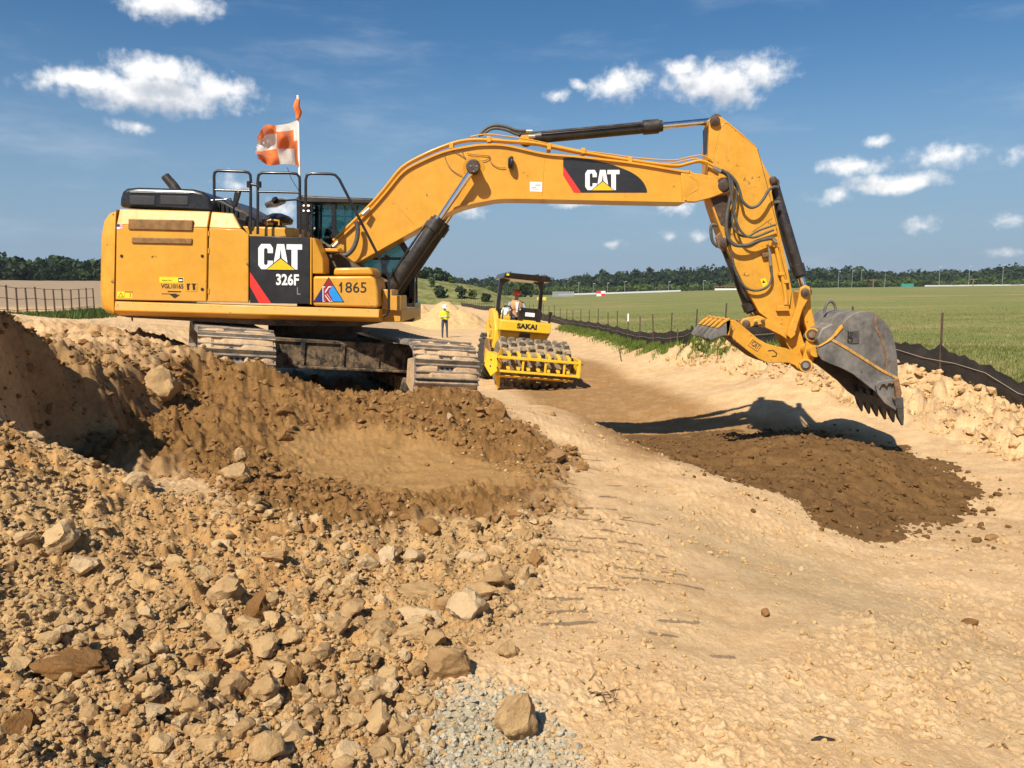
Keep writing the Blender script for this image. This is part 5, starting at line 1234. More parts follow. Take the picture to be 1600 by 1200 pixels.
m = MB(); m.tube([(-.98, 2.3, 1.55), (-1.0, 2.3, 1.85), (-.98, 2.7, 1.9), (-.84, 2.75, 1.9)], .02, 8); m.tube([(-.98, 2.3, 1.6), (-.84, 2.3, 1.6)], .02, 8); m.tube([(-.98, 2.05, 1.1), (-.98, 2.3, 1.55)], .02, 8); m.build('step_rail', RY, rol)
for k in range(3):
    m = MB(); m.box(-1.02, -.80, 1.85 + k * .06, 2.2 + k * .06, .72 + k * .3, .76 + k * .3); m.build('step', RY, rol)
# tyres with lugs
tme = MB(); tme.turn((-.27, 0, 0), (.27, 0, 0), ((0, .34), (.02, .52), (.12, .66), (.3, .69), (.7, .69), (.88, .66), (.98, .52), (1, .34)), 40)
lug = MB()
for k in range(18):
    for s in (-1, 1):
        a = 2 * math.pi * (k + (.5 if s > 0 else 0)) / 18
        M_ = Matrix.Rotation(-a, 4, 'X') @ Matrix.Translation((s * .135, 0, .685)) @ Matrix.Rotation(s * R(38), 4, 'Z')
        lug.box(-.16, .15, -.032, .032, -.03, .055, M_)
for s in (-1, 1):
    t_ = MB(); t_.add([(v[0] + s * .80, v[1] + 2.95, v[2] + .74) for v in tme.v], tme.f); to = t_.build('tyre', MT['tyre'], rol, smooth_=40)
    l_ = MB(); l_.add([(v[0] + s * .80, v[1] + 2.95, v[2] + .74) for v in lug.v], lug.f); lo = l_.build('tread', MT['tyre'], to, smooth_=0); lo['kind'] = 'stuff'
    r_ = MB(); r_.turn((s * .80 - .2, 2.95, .74), (s * .80 + .2, 2.95, .74), ((0, .33), (.15, .33), (.2, .2), (.8, .2), (.85, .33), (1, .33)), 24); r_.build('rim', RY, to)
# canopy
ca_ = MB(); ca_.prism([(-.76, 1.62, 3.24), (-.70, 1.55, 3.42), (.70, 1.55, 3.42), (.76, 1.62, 3.24)], (0, 1.55, 0)); can = ca_.build('canopy', BK, rol, bevel=.03)
m = MB(); m.box(-.68, -.60, 1.535, 1.56, 3.32, 3.38); m.build('canopy_lamp', MT['sticker'], can)
for s in (-1, 1):
    m = MB(); m.prism([(s * .64, 2.5, 1.7), (s * .76, 2.5, 1.7), (s * .73, 2.42, 3.26), (s * .38, 2.42, 3.26), (s * .40, 2.42, 3.20), (s * .54, 2.42, 3.16), (s * .62, 2.44, 3.0)], (0, .12, 0)); m.build('canopy_post', BK, rol, bevel=.015)
# operator station
m = MB(); m.prism([(-.20, 1.50, 1.98), (-.22, 1.46, 2.28), (-.14, 1.48, 2.38), (.46, 1.48, 2.38), (.54, 1.46, 2.28), (.52, 1.50, 1.98)], (0, .16, 0)); con = m.build('console', BK, rol, bevel=.03)
m = MB(); m.box(.0, .30, 1.452, 1.47, 2.12, 2.24); m.build('console_label', MT['white'], con)
m = MB(); m.box(-.05, .35, 1.45, 1.65, 1.94, 2.0); m.build('console_base', RY, con)
m = MB(); m.box(-.28, .28, 2.05, 2.5, 1.72, 1.88); m.box(-.26, .26, 2.45, 2.56, 1.88, 2.35); m.build('seat', MT['seat'], rol, bevel=.04)
m = MB(); c0 = Vector((-.02, 1.78, 2.20)); m.tube([c0 + Vector((.19 * math.cos(a), .05 * math.sin(a), .17 * math.sin(a))) for a in [2 * math.pi * k / 20 for k in range(21)]], .016, 8); m.tube([c0, (0, 1.62, 2.02)], .02, 8); m.tube([c0 - Vector((.18, 0, 0)), c0 + Vector((.18, 0, 0))], .012, 6); m.build('steering_wheel', BK, rol)
m = MB(); m.tube([(-.72, 1.4, 1.9), (-.72, 1.42, 2.3), (-.66, 1.46, 2.38), (-.50, 1.46, 2.38), (-.44, 1.44, 2.3), (-.44, 1.42, 1.95)], .024, 8); m.build('grab_rail', BK, rol)
m = MB(); m.turn((-.60, 1.62, 2.20), (-.60, 1.72, 2.20), ((0, .10), (.3, .13), (1, .12)), 18); m.build('work_lamp', MT['white'], rol)
m = MB(); m.turn((.78, 1.45, 1.9), (.80, 1.45, 2.32), ((0, .035), (.7, .045), (.75, .06), (1, .06)), 12); m.build('beacon_post', BK, rol); 
rol_rot = Matrix.Rotation(R(11), 4, 'Z') @ Matrix.Rotation(R(5.5), 4, 'Y') @ Matrix.Rotation(R(-1.5), 4, 'X')
rol_loc = Vector((0.50, 23.4, gz(0.5, 23.4) + 0.02))
rol.matrix_world = Matrix.Translation(rol_loc) @ rol_rot
rol.location = rol_loc; rol.rotation_euler = rol_rot.to_euler()

# ---------------------------------------------------------------- people
MT['skin'] = surface('skin', (.42, .22, .14), .6, var=.06)
MT['jeans'] = surface('jeans', (.045, .055, .085), .9, var=.25, scale=20)
MT['boot'] = surface('boot', (.05, .035, .025), .8, var=.2)
MT['lime'] = surface('lime_vest', (.56, .62, .03), .8, var=.08)
MT['vest_orange'] = surface('faded_orange_vest', (.52, .26, .11), .85, var=.12)
MT['grey_shirt'] = surface('grey_shirt', (.30, .32, .33), .9, var=.1)
MT['helmet_white'] = surface('white_helmet', (.80, .80, .78), .3, var=.02)
MT['helmet_orange'] = surface('orange_helmet', (.72, .12, .02), .3, var=.04)
MT['reflect'] = surface('silver_tape', (.6, .6, .58), .4, var=.05)
def hand_chain(J, E, base, dirv, side, up):
    """palm and five bent fingers"""
    b = Vector(base); dv = Vector(dirv).normalized(); sv = Vector(side).normalized(); uv = Vector(up).normalized()
    i0 = len(J)
    J.append((b + dv * .05, .030, 'skin')); palm = len(J) - 1
    for k, (o, ln) in enumerate(((-.03, .065), (-.01, .078), (.01, .073), (.03, .055))):
        J.append((b + dv * .095 + sv * o, .011, 'skin')); E.append((palm, len(J) - 1))
        J.append((b + dv * (.095 + ln * .55) + sv * o - uv * .012, .010, 'skin')); E.append((len(J) - 2, len(J) - 1))
        J.append((b + dv * (.095 + ln * .8) + sv * o - uv * .035, .009, 'skin')); E.append((len(J) - 2, len(J) - 1))
    J.append((b + dv * .05 + sv * -.045, .012, 'skin')); E.append((palm, len(J) - 1))
    J.append((b + dv * .085 + sv * -.06 - uv * .01, .010, 'skin')); E.append((len(J) - 2, len(J) - 1))
    return palm
def figure(name, J, E, mats, parent):
    """one continuous body grown from a skeleton; faces take the cloth of the nearest joint"""
    me = bpy.data.meshes.new(name); me.from_pydata([tuple(j[0]) for j in J], E, [])
    o = bpy.data.objects.new(name, me); COL.objects.link(o)
    md = o.modifiers.new('skin', 'SKIN'); md.use_smooth_shade = True
    for i, j in enumerate(J):
        sv = me.skin_vertices[0].data[i]; r = j[1]
        sv.radius = r if isinstance(r, tuple) else (r, r); sv.use_root = (i == 0)
    ms = o.modifiers.new('sub', 'SUBSURF'); ms.levels = 1; ms.render_levels = 1
    dg = bpy.context.evaluated_depsgraph_get(); dg.update()
    out = bpy.data.meshes.new_from_object(o.evaluated_get(dg)); bpy.data.objects.remove(o)
    names = list(mats); 
    for n in names: out.materials.append(MT[mats[n]])
    pts = [(Vector(J[a][0]), Vector(J[b][0]), J[a][2], J[b][2]) for a, b in E]
    for p in out.polygons:
        p.use_smooth = True
        best, bm = 9, names[0]
        for a, b, ma, mb in pts:
            ab = b - a; t = max(0, min(1, (p.center - a).dot(ab) / max(ab.length_squared, 1e-9))); dd = (p.center - (a + ab * t)).length
            if dd < best: best = dd; bm = ma if t < .5 else mb
        p.material_index = names.index(bm)
    out.name = name
    return link(name, out, None, parent)
def head_parts(parent, c, fwd, mat, brim=True):
    """hard hat, ears, nose, eyes and mouth round a head centred at c"""
    c = Vector(c); f = Vector(fwd).normalized(); s = f.cross(Vector((0, 0, 1))).normalized(); u = s.cross(f)
    m = MB(); rs = []
    for t, r in ((-.02, .138), (.0, .136), (.04, .128), (.08, .108), (.11, .07), (.125, .02)):
        rs.append([c + u * (.05 + t) + s * (r * math.cos(a)) + f * (r * 1.12 * math.sin(a)) for a in [2 * math.pi * k / 18 for k in range(18)]])
    m.rings(rs)
    m.rings([[c + u * z + f * (.02 + .0) + s * (r * math.cos(a)) + f * (r * 1.22 * math.sin(a)) for a in [2 * math.pi * k / 18 for k in range(18)]] for z, r in ((.022, .15), (.036, .152))])
    m.build('hard_hat', mat, parent, smooth_=50)
    m = MB(); m.add([c + f * .10 + u * .0, c + f * .10 - u * .04 + s * .018, c + f * .10 - u * .04 - s * .018, c + f * .135 - u * .036], [(0, 1, 3), (0, 3, 2), (1, 2, 3)]); m.build('nose', MT['skin'], parent)
    for k in (-1, 1):
        m = MB(); m.turn(c + s * (.036 * k) + f * .095 + u * .005, c + s * (.036 * k) + f * .108 + u * .005, ((0, .012), (1, .006)), 8); m.build('eye', MT['ink'], parent)
        m = MB(); m.turn(c + s * (.095 * k) - u * .01, c + s * (.112 * k) - u * .01, ((0, .03), (1, .022)), 10); m.build('ear', MT['skin'], parent)
    m = MB(); m.box(-.022, .022, -.004, .004, -.004, .004, Matrix.Translation(c + f * .105 - u * .062) @ Matrix((s, f, u)).transposed().to_4x4()); m.build('mouth', MT['k_red'], parent)
def torso_shell(parent, name, rows, mat):
    m = MB(); m.rings([[(x0 + rx * math.cos(a), y0 + ry * math.sin(a), z) for a in [2 * math.pi * k / 20 for k in range(20)]] for x0, y0, z, rx, ry in rows], cap=False)
    return m.build(name, mat, parent, smooth_=60)
# the standing worker, reading something held in both hands
wx, wy = on(695, 527.5, -2.72)[:2]
wx, wy = (695 - 800) / FPX * 44.5, 44.5
wk = empty('person', (0, 0, 0), 'worker in lime shirt, jeans and white hard hat standing by sand heap', 'person')
J = [((0, 0, .98), (.15, .12), 'pants'), ((0, 0, 1.15), (.15, .11), 'shirt'), ((0, 0, 1.36), (.19, .12), 'shirt'), ((0, -.01, 1.47), (.10, .09), 'shirt'), ((0, -.03, 1.54), .055, 'skin'), ((0, -.06, 1.66), (.085, .10), 'skin'), ((0, -.05, 1.73), (.07, .08), 'skin')]
E = [(0, 1), (1, 2), (2, 3), (3, 4), (4, 5), (5, 6)]
for s in (-1, 1):
    n = len(J)
    J += [((s * .10, .0, .90), (.10, .10), 'pants'), ((s * .12, -.02 * s, .50), .068, 'pants'), ((s * .13, .02, .12), .052, 'pants'), ((s * .13, .02, .05), .048, 'boot'), ((s * .145, -.12, .035), .04, 'boot')]
    E += [(0, n), (n, n + 1), (n + 1, n + 2), (n + 2, n + 3), (n + 3, n + 4)]
    a = len(J)
    J += [((s * .20, 0, 1.42), .072, 'shirt'), ((s * .27, -.01, 1.14), .052, 'shirt'), ((s * .16, -.22, 1.12), .038, 'skin'), ((s * .08, -.30, 1.16), .030, 'skin')]
    E += [(2, a), (a, a + 1), (a + 1, a + 2), (a + 2, a + 3)]
    p = hand_chain(J, E, J[-1][0], (-s * .5, -.6, .1), (s, 0, .3), (0, -.2, 1)); E.append((a + 3, p))
figure('body', J, E, {'shirt': 'lime', 'pants': 'jeans', 'skin': 'skin', 'boot': 'boot'}, wk)
head_parts(wk, (0, -.07, 1.67), (0, -1, -.35), MT['helmet_white'])
torso_shell(wk, 'safety_vest', [(0, 0, 1.00, .215, .165), (0, 0, 1.15, .205, .16), (0, 0, 1.30, .225, .165), (0, 0, 1.42, .20, .145), (0, -.01, 1.50, .12, .11)], MT['lime'])
torso_shell(wk, 'reflective_band', [(0, 0, 1.14, .212, .166), (0, 0, 1.19, .216, .168)], MT['reflect'])
m = MB(); m.box(-.06, .06, -.375, -.36, 1.13, 1.24); m.build('held_tablet', MT['white'], wk)
wk.location = (wx, wy, gz(wx, wy)); wk.rotation_euler = (0, 0, R(14))
# the roller's driver
op = empty('person', (0, 0, 0), 'roller driver in orange vest and orange hard hat sitting under canopy', 'person')
J = [((0, 0, .0), (.16, .13), 'pants'), ((0, .0, .20), (.16, .12), 'shirt'), ((0, -.02, .44), (.20, .13), 'shirt'), ((0, -.04, .55), (.10, .09), 'shirt'), ((0, -.06, .62), .055, 'skin'), ((0, -.08, .74), (.085, .10), 'skin'), ((0, -.07, .81), (.07, .08), 'skin')]
E = [(0, 1), (1, 2), (2, 3), (3, 4), (4, 5), (5, 6)]
for s in (-1, 1):
    n = len(J)
    J += [((s * .11, -.05, .0), .10, 'pants'), ((s * .15, -.46, .04), .075, 'pants'), ((s * .16, -.50, -.36), .055, 'pants'), ((s * .16, -.50, -.44), .05, 'boot'), ((s * .17, -.64, -.45), .04, 'boot')]
    E += [(0, n), (n, n + 1), (n + 1, n + 2), (n + 2, n + 3), (n + 3, n + 4)]
    a = len(J)
    J += [((s * .21, -.02, .49), .072, 'shirt'), ((s * .29, -.14, .24), .055, 'shirt'), ((s * .20, -.38, .27), .04, 'shirt'), ((s * .17, -.44, .30), .030, 'skin')]
    E += [(2, a), (a, a + 1), (a + 1, a + 2), (a + 2, a + 3)]
    p = hand_chain(J, E, J[-1][0], (-s * .1, -.9, .2), (s * .3, 0, 1), (0, 0, 1)); E.append((a + 3, p))
figure('body', J, E, {'shirt': 'grey_shirt', 'pants': 'jeans', 'skin': 'skin', 'boot': 'boot'}, op)
head_parts(op, (0, -.09, .75), (.1, -1, -.15), MT['helmet_orange'])
torso_shell(op, 'safety_vest', [(0, 0, .04, .225, .175), (0, -.0, .20, .215, .17), (0, -.01, .38, .235, .178), (0, -.02, .50, .21, .155), (0, -.04, .58, .125, .115)], MT['vest_orange'])
m = MB(); m.prism([(-.07, -.19, .52), (.05, -.19, .52), (-.01, -.20, .18)], (0, -.012, 0)); m.build('shirt_front', MT['white'], op)
m = MB(); m.box(-.085, .085, -.20, -.185, .745, .775); m.build('sunglasses', MT['ink'], op)
Mop = Matrix.Translation(rol_loc) @ rol_rot @ Matrix.Translation((-.12, 2.28, 2.03)) @ Matrix.Rotation(R(-4), 4, 'Y')
op.location = Mop.translation; op.rotation_euler = Mop.to_euler()
# ---------------------------------------------------------------- silt fence on the right
MT['silt'] = surface('black_silt_fabric', (.016, .0145, .014), .75, var=.25, scale=3, dust=.22, dustcol=(.20, .14, .085))
MT['stake'] = surface('weathered_stake', (.10, .075, .05), .85, var=.25, scale=10)
MT['tpost'] = surface('rusty_steel_post', (.085, .045, .03), .8, var=.3, scale=14)
sf = empty('silt_fence', (*FENCE[2][:2], gz(*FENCE[2][:2])), 'black fabric silt fence on steel posts along the grass field', 'fence')
fp = [Vector((p[0], p[1], 0)) for p in FENCE]
seg = [0.0]
for a, b in zip(fp, fp[1:]): seg.append(seg[-1] + (b - a).length)
def along(s):
    i = max(0, min(len(fp) - 2, int(np.searchsorted(seg, s) - 1))); t = (s - seg[i]) / (seg[i + 1] - seg[i]); return fp[i].lerp(fp[i + 1], t)
s0 = seg[2]                    # a post stands here in the photograph
posts = sorted([s0 + k * 2.35 for k in range(-3, 70) if 0 < s0 + k * 2.35 < seg[-1]])
S = np.arange(0, seg[-1], 0.12) if True else None
S = np.concatenate([np.arange(0, min(45, seg[-1]), 0.12), np.arange(45, seg[-1], .5)])
pxy = np.array([along(s)[:2] for s in S]); gzv = ground_h(pxy[:, 0], pxy[:, 1])
dpost = np.array([min(abs(s - q) for q in posts) for s in S])
rows = 7; V = []
for j in range(rows):
    t = j / (rows - 1)
    sagz = .54 + .05 * np.exp(-(dpost / .35) ** 2) - .03 * np.sin(np.clip(dpost / 1.17, 0, 1) * 1.57) + .02 * perlin(S * 1.1, S * 0 + 3)
    bulge = (.05 * perlin(S * 1.3 + 5, np.full_like(S, j * .5)) + .03 * perlin(S * 5.0 + 5, np.full_like(S, j * .8))) * (1 - .5 * t) * (1 - np.exp(-(dpost / .3) ** 2)) - .10 * (1 - t) ** 2
    dirx = np.gradient(pxy[:, 0]); diry = np.gradient(pxy[:, 1]); ln = np.hypot(dirx, diry)
    nx, ny = -diry / ln, dirx / ln
    V.append(np.c_[pxy[:, 0] + nx * bulge, pxy[:, 1] + ny * bulge, gzv - .08 + (sagz + .08) * t])
V = np.concatenate(V) - np.array(sf.location)
k = len(S); I = np.arange(rows * k).reshape(rows, k)
Fq = np.stack([I[:-1, :-1], I[:-1, 1:], I[1:, 1:], I[1:, :-1]], -1).reshape(-1, 4)
fab = link('fabric', mesh_np('fabric', V, Fq), MT['silt'], sf)
wr = MB(); wr.tube([Vector((pxy[i, 0], pxy[i, 1] - .03, gzv[i] + .33 + .02 * math.sin(S[i] * 2.6))) for i in range(0, min(len(S), 380), 6)], .006, 4); wr.build('wire', surface('pale_wire', (.35, .28, .2), .7), sf)
for n_, s in enumerate(posts):
    p = along(s); z = gz(p.x, p.y); lean = Vector((random.uniform(-.04, .04), random.uniform(-.02, .02), 0))
    m = MB(); h = random.uniform(1.12, 1.3)
    m.box(-.022, .022, -.006, .006, -.3, h, Matrix.Translation((p.x, p.y + .03, z)) @ Matrix.Rotation(lean.x, 4, 'Y')); m.box(-.006, .006, 0, .03, -.3, h, Matrix.Translation((p.x, p.y + .03, z)) @ Matrix.Rotation(lean.x, 4, 'Y'))
    m.build('post', MT['tpost'], sf)
    if n_ == 9:
        m = MB(); m.box(-.03, .03, -.012, -.004, h - .32, h + .02, Matrix.Translation((p.x, p.y, z))); m.build('painted_post_top', MT['white'], sf)
def stake(px, py, zrel, h, mat, label, tilt=0.0):
    x, y, z = on(px, py, zrel); z = gz(x, y)
    m = MB(); m.box(-.02, .02, -.008, .008, -.2, h, Matrix.Translation((0, 0, 0)) @ Matrix.Rotation(tilt, 4, 'Y')); o = m.build('stake', mat); o.location = (x, y, z); tag(o, label, 'stake')
stake(971, 568, -2.6, .45, MT['stake'], 'short leaning wooden stake in sand before the silt fence', R(-12))
stake(1058, 556, -2.3, .62, MT['stake'], 'thin pale wooden stake in front of the silt fence', 0)

# ---------------------------------------------------------------- wire fence on the left
lf = empty('wire_fence', at(75, 498, 30), 'thin dark wire fence with slender posts on the far left', 'fence')
lpts = []
for k in range(14):
    px = 150 - 11.0 * k - 0.42 * k * k * .6; Y = 38 - k * 1.0
    x = (px - 800) / FPX * Y; lpts.append((x, Y, gz(x, Y)))
tops = []
for k, (x, y, z) in enumerate(lpts):
    h = 1.25 + .04 * math.sin(k * 2.1)
    m = MB(); m.box(-.022, .022, -.022, .022, -.3, h, Matrix.Translation((x, y, z)) @ Matrix.Rotation(random.uniform(-.03, .01), 4, 'Y')); m.build('post', MT['tpost'], lf); tops.append((x, y, z + h))
for f_ in (.98, .66, .34):
    m = MB(); m.tube([(x, y, gz(x, y) + 1.25 * f_) for x, y, z in lpts], .010, 4); m.build('wire', MT['tpost'], lf)

# ---------------------------------------------------------------- sand heap and hillside
def mound(name, cx, cy, rx, ry, h, mat, nx=90, ny=70, rough=.12, seed=0.0, peaks=((0, 0, 1, 1),)):
    gx, gy = np.meshgrid(np.linspace(-1.15, 1.15, nx), np.linspace(-1.15, 1.15, ny)); X, Y = cx + gx * rx, cy + gy * ry
    H = np.zeros_like(X)
    for ax, ay, s, hh in peaks: H = np.maximum(H, hh * h * np.clip(1.05 - np.hypot((gx - ax) / s, (gy - ay) / s), 0, 1) ** 1.05)
    q = X.ravel(), Y.ravel()
    Z = ground_h(*q) - .06 + H.ravel() + rough * h * fbm(q[0] + seed, q[1], 1.2 / max(rx, .5) * 2, 4) * np.clip(H.ravel() / h * 3, 0, 1)
    I = np.arange(nx * ny).reshape(ny, nx); Fq = np.stack([I[:-1, :-1], I[:-1, 1:], I[1:, 1:], I[1:, :-1]], -1).reshape(-1, 4)
    keep = (H.ravel()[Fq] > 0).any(1); Fq = Fq[keep]; u = np.unique(Fq); rm = np.full(nx * ny, -1); rm[u] = np.arange(len(u))
    return link(name, mesh_np(name, np.c_[q[0], q[1], Z][u], rm[Fq]), mat)
Yh = 58.0
hx = (698 - 800) / FPX * Yh
tag(mound('sand_heap', hx, Yh, 3.4, 3.0, 1.85, MT['heap'], peaks=((0, 0, 1, 1), (-.55, .3, .6, .85), (.3, -.2, .7, .75))), 'pale sand heap behind the standing worker', 'sand heap')
# grassy hillside beyond the road
nx, ny = 160, 60
pxs = np.linspace(540, 800, nx); dep_ = np.linspace(0, 1, ny)
prof_y = np.interp(pxs, [540, 600, 640, 665, 700, 730, 760, 785, 800], [424, 428, 434, 437, 440, 444, 451, 460, 466])
hv = []
for j, t in enumerate(dep_):
    Y = 150 + 70 * t
    ztop = EYE + (449.6 - prof_y) / FPX * 190
    x = (pxs - 800) / FPX * Y
    g0 = shape_h(x, np.full_like(x, Y)) - .3
    f = math.sin(min(1, t / .57) * math.pi / 2) if t < .57 else 1 - (t - .57) / .43 * .6
    hv.append(np.c_[x, np.full_like(x, Y), g0 + np.maximum(ztop - g0, 0) * f + .35 * fbm(x, np.full_like(x, Y), .12, 4) * f])
hv = np.concatenate(hv); I = np.arange(nx * ny).reshape(ny, nx); Fq = np.stack([I[:-1, :-1], I[:-1, 1:], I[1:, 1:], I[1:, :-1]], -1).reshape(-1, 4)
hill = tag(link('hillside', mesh_np('hillside', hv, Fq), MT['turf']), kind='structure')
def hill_z(px, Y):
    i = np.argmin(np.hypot(hv[:, 0] - (px - 800) / FPX * Y, hv[:, 1] - Y)); return float(hv[i, 2])

# ---------------------------------------------------------------- foliage
def leaf_mat(name, a, b_, sc=.5):
    m, t, b, geo = material(name)
    n = noise(t, geo.outputs['Position'], sc, 4.0, .6)
    oi = N(t, 'ShaderNodeAttribute'); oi.attribute_name = 'tone'
    k = M(t, 'ADD', M(t, 'MULTIPLY', n, .6), M(t, 'MULTIPLY', oi.outputs['Fac'], .4))
    c = mixc(t, smooth(t, k, .25, .75), a, b_); L(t, c, b.inputs['Base Color']); b.inputs['Roughness'].default_value = .7; b.inputs['Specular IOR Level'].default_value = .2
    tr_ = N(t, 'ShaderNodeBsdfTranslucent'); L(t, c, tr_.inputs[0]); mx = N(t, 'ShaderNodeMixShader'); mx.inputs[0].default_value = .25
    L(t, b.outputs[0], mx.inputs[1]); L(t, tr_.outputs[0], mx.inputs[2]); L(t, mx.outputs[0], t.nodes['Material Output'].inputs[0])
    return m
MT['leaf'] = leaf_mat('forest_leaves', (.013, .026, .012), (.048, .076, .026), .12)
MT['leaf_lite'] = leaf_mat('scrub_leaves', (.045, .075, .016), (.12, .17, .04), .2)
MT['bark'] = surface('bark', (.09, .07, .05), .9, var=.3)
MT['grass'] = leaf_mat('grass_blades', (.075, .115, .018), (.20, .26, .05), 1.5)
MT['field'] = leaf_mat('field_blades', (.115, .14, .032), (.235, .24, .075), .6)
MT['straw'] = leaf_mat('dry_grass_blades', (.24, .19, .075), (.42, .33, .15), 1.5)
def crown_cards(n, seed, lumps=7):
    """leaf clumps spread through a lumpy unit crown (base at z=0, top near 1, radius near .45)"""
    r = np.random.default_rng(seed); out = []
    cs = np.c_[r.uniform(-.22, .22, lumps), r.uniform(-.22, .22, lumps), r.uniform(.35, .8, lumps)]; rs = r.uniform(.16, .28, lumps)
    c = r.integers(0, lumps, n); v = r.normal(size=(n, 3)); v /= np.linalg.norm(v, axis=1)[:, None]
    p = cs[c] + v * (rs[c] * r.uniform(.6, 1.06, n) ** .5)[:, None] * np.array([1, 1, .85])
    low = r.random(n) < .22
    p[low, 2] = r.uniform(.02, .5, low.sum()); p[low, :2] *= .8
    return p, v
def cards_mesh(name, P, Nn, size, tone, seed=1):
    r = np.random.default_rng(seed); n = len(P)
    nv = Nn + r.normal(scale=.55, size=(n, 3)); nv /= np.linalg.norm(nv, axis=1)[:, None]
    a = np.cross(nv, r.normal(size=(n, 3))); a /= np.linalg.norm(a, axis=1)[:, None]; b = np.cross(nv, a)
    s = (size * r.uniform(.6, 1.35, n))[:, None]
    V = np.stack([P + a * s, P + b * s * .8, P - a * s * .9, P - b * s * .7], 1).reshape(-1, 3)
    me = mesh_np(name, V, np.arange(4 * n).reshape(n, 4), False)
    at_ = me.attributes.new('tone', 'FLOAT', 'FACE'); at_.data.foreach_set('value', np.asarray(tone, np.float32))
    return me
def wood(name, label_free, rows, mat, seed, ncard=150):
    """a far wood: trees in rows joined into one mass; rows = (px list, top-y list, distance, spacing, lift)"""
    r = np.random.default_rng(seed); PP, NN, TT, SS = [], [], [], []
    for pxs_, tys, Rr, sp, hmin in rows:
        n = int((pxs_[-1] - pxs_[0]) / FPX * Rr / sp)
        for k in range(n):
            px = pxs_[0] + (pxs_[-1] - pxs_[0]) * (k + r.uniform(-.4, .4)) / n; Y = Rr + r.uniform(-12, 12)
            ty = np.interp(px, pxs_, tys) + r.uniform(-3.0, 4.0) * Rr / 500 * (500 / Rr) ** 2
            x = (px - 800) / FPX * Y; g = float(shape_h([x], [Y])[0])
            top = EYE + (449.6 - ty) / FPX * Y; h = max(top - g, hmin * r.uniform(.7, 1.1)); w = min(h * 1.1, r.uniform(7, 11)) * 1.3
            p, nn = crown_cards(ncard, int(r.integers(1e6)), int(r.integers(4, 13)))
            PP.append(p * np.array([w, w, h]) + np.array([x, Y, g])); NN.append(nn); TT.append(np.full(ncard, r.random()) * .7 + r.random(ncard) * .3); SS.append(np.full(ncard, .10 * min(w, h * 1.3)))
    me = cards_mesh(name, np.concatenate(PP), np.concatenate(NN), np.concatenate(SS), np.concatenate(TT), seed)
    return tag(link(name, me, mat), label_free, 'wood', kind='stuff')
TX = [560, 640, 700, 760, 800, 850, 880, 930, 1000, 1060, 1120, 1200, 1250, 1330, 1380, 1450, 1520, 1600, 1720]
TY = [432, 431, 441, 437, 430, 434, 440, 428, 424, 421, 417, 421, 421, 420, 426, 427, 423, 416, 414]
TY = [t - 5 for t in TY]
wood('distant_wood', 'dark green far wood beyond the grass field', [(TX, TY, 575, 3.6, 8), (TX, [t + 4 for t in TY], 550, 3.6, 8), (TX, [t + 9 for t in TY], 525, 3.8, 7), (TX, [t + 15 for t in TY], 500, 4.0, 6)], MT['leaf'], 3, 170)
wood('distant_scrub', 'lighter green scrub strip at the foot of the far wood', [(TX, [444] * len(TX), 478, 3.6, 5.5), (TX, [448] * len(TX), 466, 3.6, 3.5)], MT['leaf_lite'], 5, 120)
LX = [-80, -20, 0, 25, 45, 60, 85, 120, 160, 240, 420]; LY = [396, 391, 391, 397, 407, 409, 400, 403, 404, 409, 416]
wood('left_wood', 'dark wood behind the excavator counterweight at the left edge', [(LX, LY, 268, 2.4, 4), (LX, [t + 4 for t in LY], 254, 2.4, 4), (LX, [t + 11 for t in LY], 242, 2.6, 3.5), (LX, [t + 22 for t in LY], 230, 2.8, 2.5)], MT['leaf'], 8)
def tree(name, label, x, y, z, w, h, seed, mat, cat='tree', n=420, group=None):
    o = empty(name, (x, y, z), label, cat, group)
    p, nn = crown_cards(n, seed, 9); r = np.random.default_rng(seed)
    me = cards_mesh('crown', p * np.array([w, w, h]), nn, np.full(n, .075 * w), r.random(n), seed); link('crown', me, mat, o)
    m = MB(); m.tube([(x, y, z - .2), (x + .03 * w, y, z + .35 * h), (x, y, z + .62 * h)], [.035 * h, .025 * h, .01 * h], 7)
    for k in range(4):
        a = k * 1.7 + seed; m.tube([(x, y, z + .3 * h), (x + .22 * w * math.cos(a), y + .22 * w * math.sin(a), z + .6 * h)], [.016 * h, .006 * h], 5)
    m.build('trunk', MT['bark'], o); return o
for px, Y, w, h, lb in ((656, 196, 5.0, 3.4, 'leftmost of the four trees on the grassy hilltop'), (668, 198, 4.6, 4.6, 'tallest of the four trees on the grassy hilltop'), (683, 196, 5.6, 3.9, 'third tree from the cab on the grassy hilltop'), (698, 196, 4.8, 3.3, 'rightmost of the four trees on the grassy hilltop')):
    tree('hilltop_tree', lb, (px - 800) / FPX * Y, Y, hill_z(px, Y) - .3, w, h, int(px), MT['leaf'], group='trees on the hilltop')
for px, Y, w, h, lb in ((675, 170, 2.6, 2.4, 'dark shrub midway up the hillside above the worker'), (691, 158, 4.2, 2.5, 'wide dark shrub at the hill foot above the worker'), (722, 158, 3.4, 2.9, 'tall dark shrub at the hill foot right of the worker'), (739, 158, 2.6, 2.2, 'small pale shrub at the hill foot left of the roller'), (757, 156, 3.6, 1.9, 'low spreading shrub at the hill foot beside the roller canopy'), (707, 182, 2.4, 1.6, 'small round shrub on the hill shoulder')):
    tree('shrub', lb, (px - 800) / FPX * Y, Y, hill_z(px, Y) - .15, w, h, int(px) + 50, MT['leaf'] if w > 3 else MT['leaf_lite'], 'shrub', 260, 'shrubs on the hillside')
tree('round_tree', 'round bright green tree seen under the roller canopy', (818 - 800) / FPX * 330, 330, float(shape_h([4.7], [330])[0]), 13, 9.5, 77, MT['leaf_lite'], n=600)

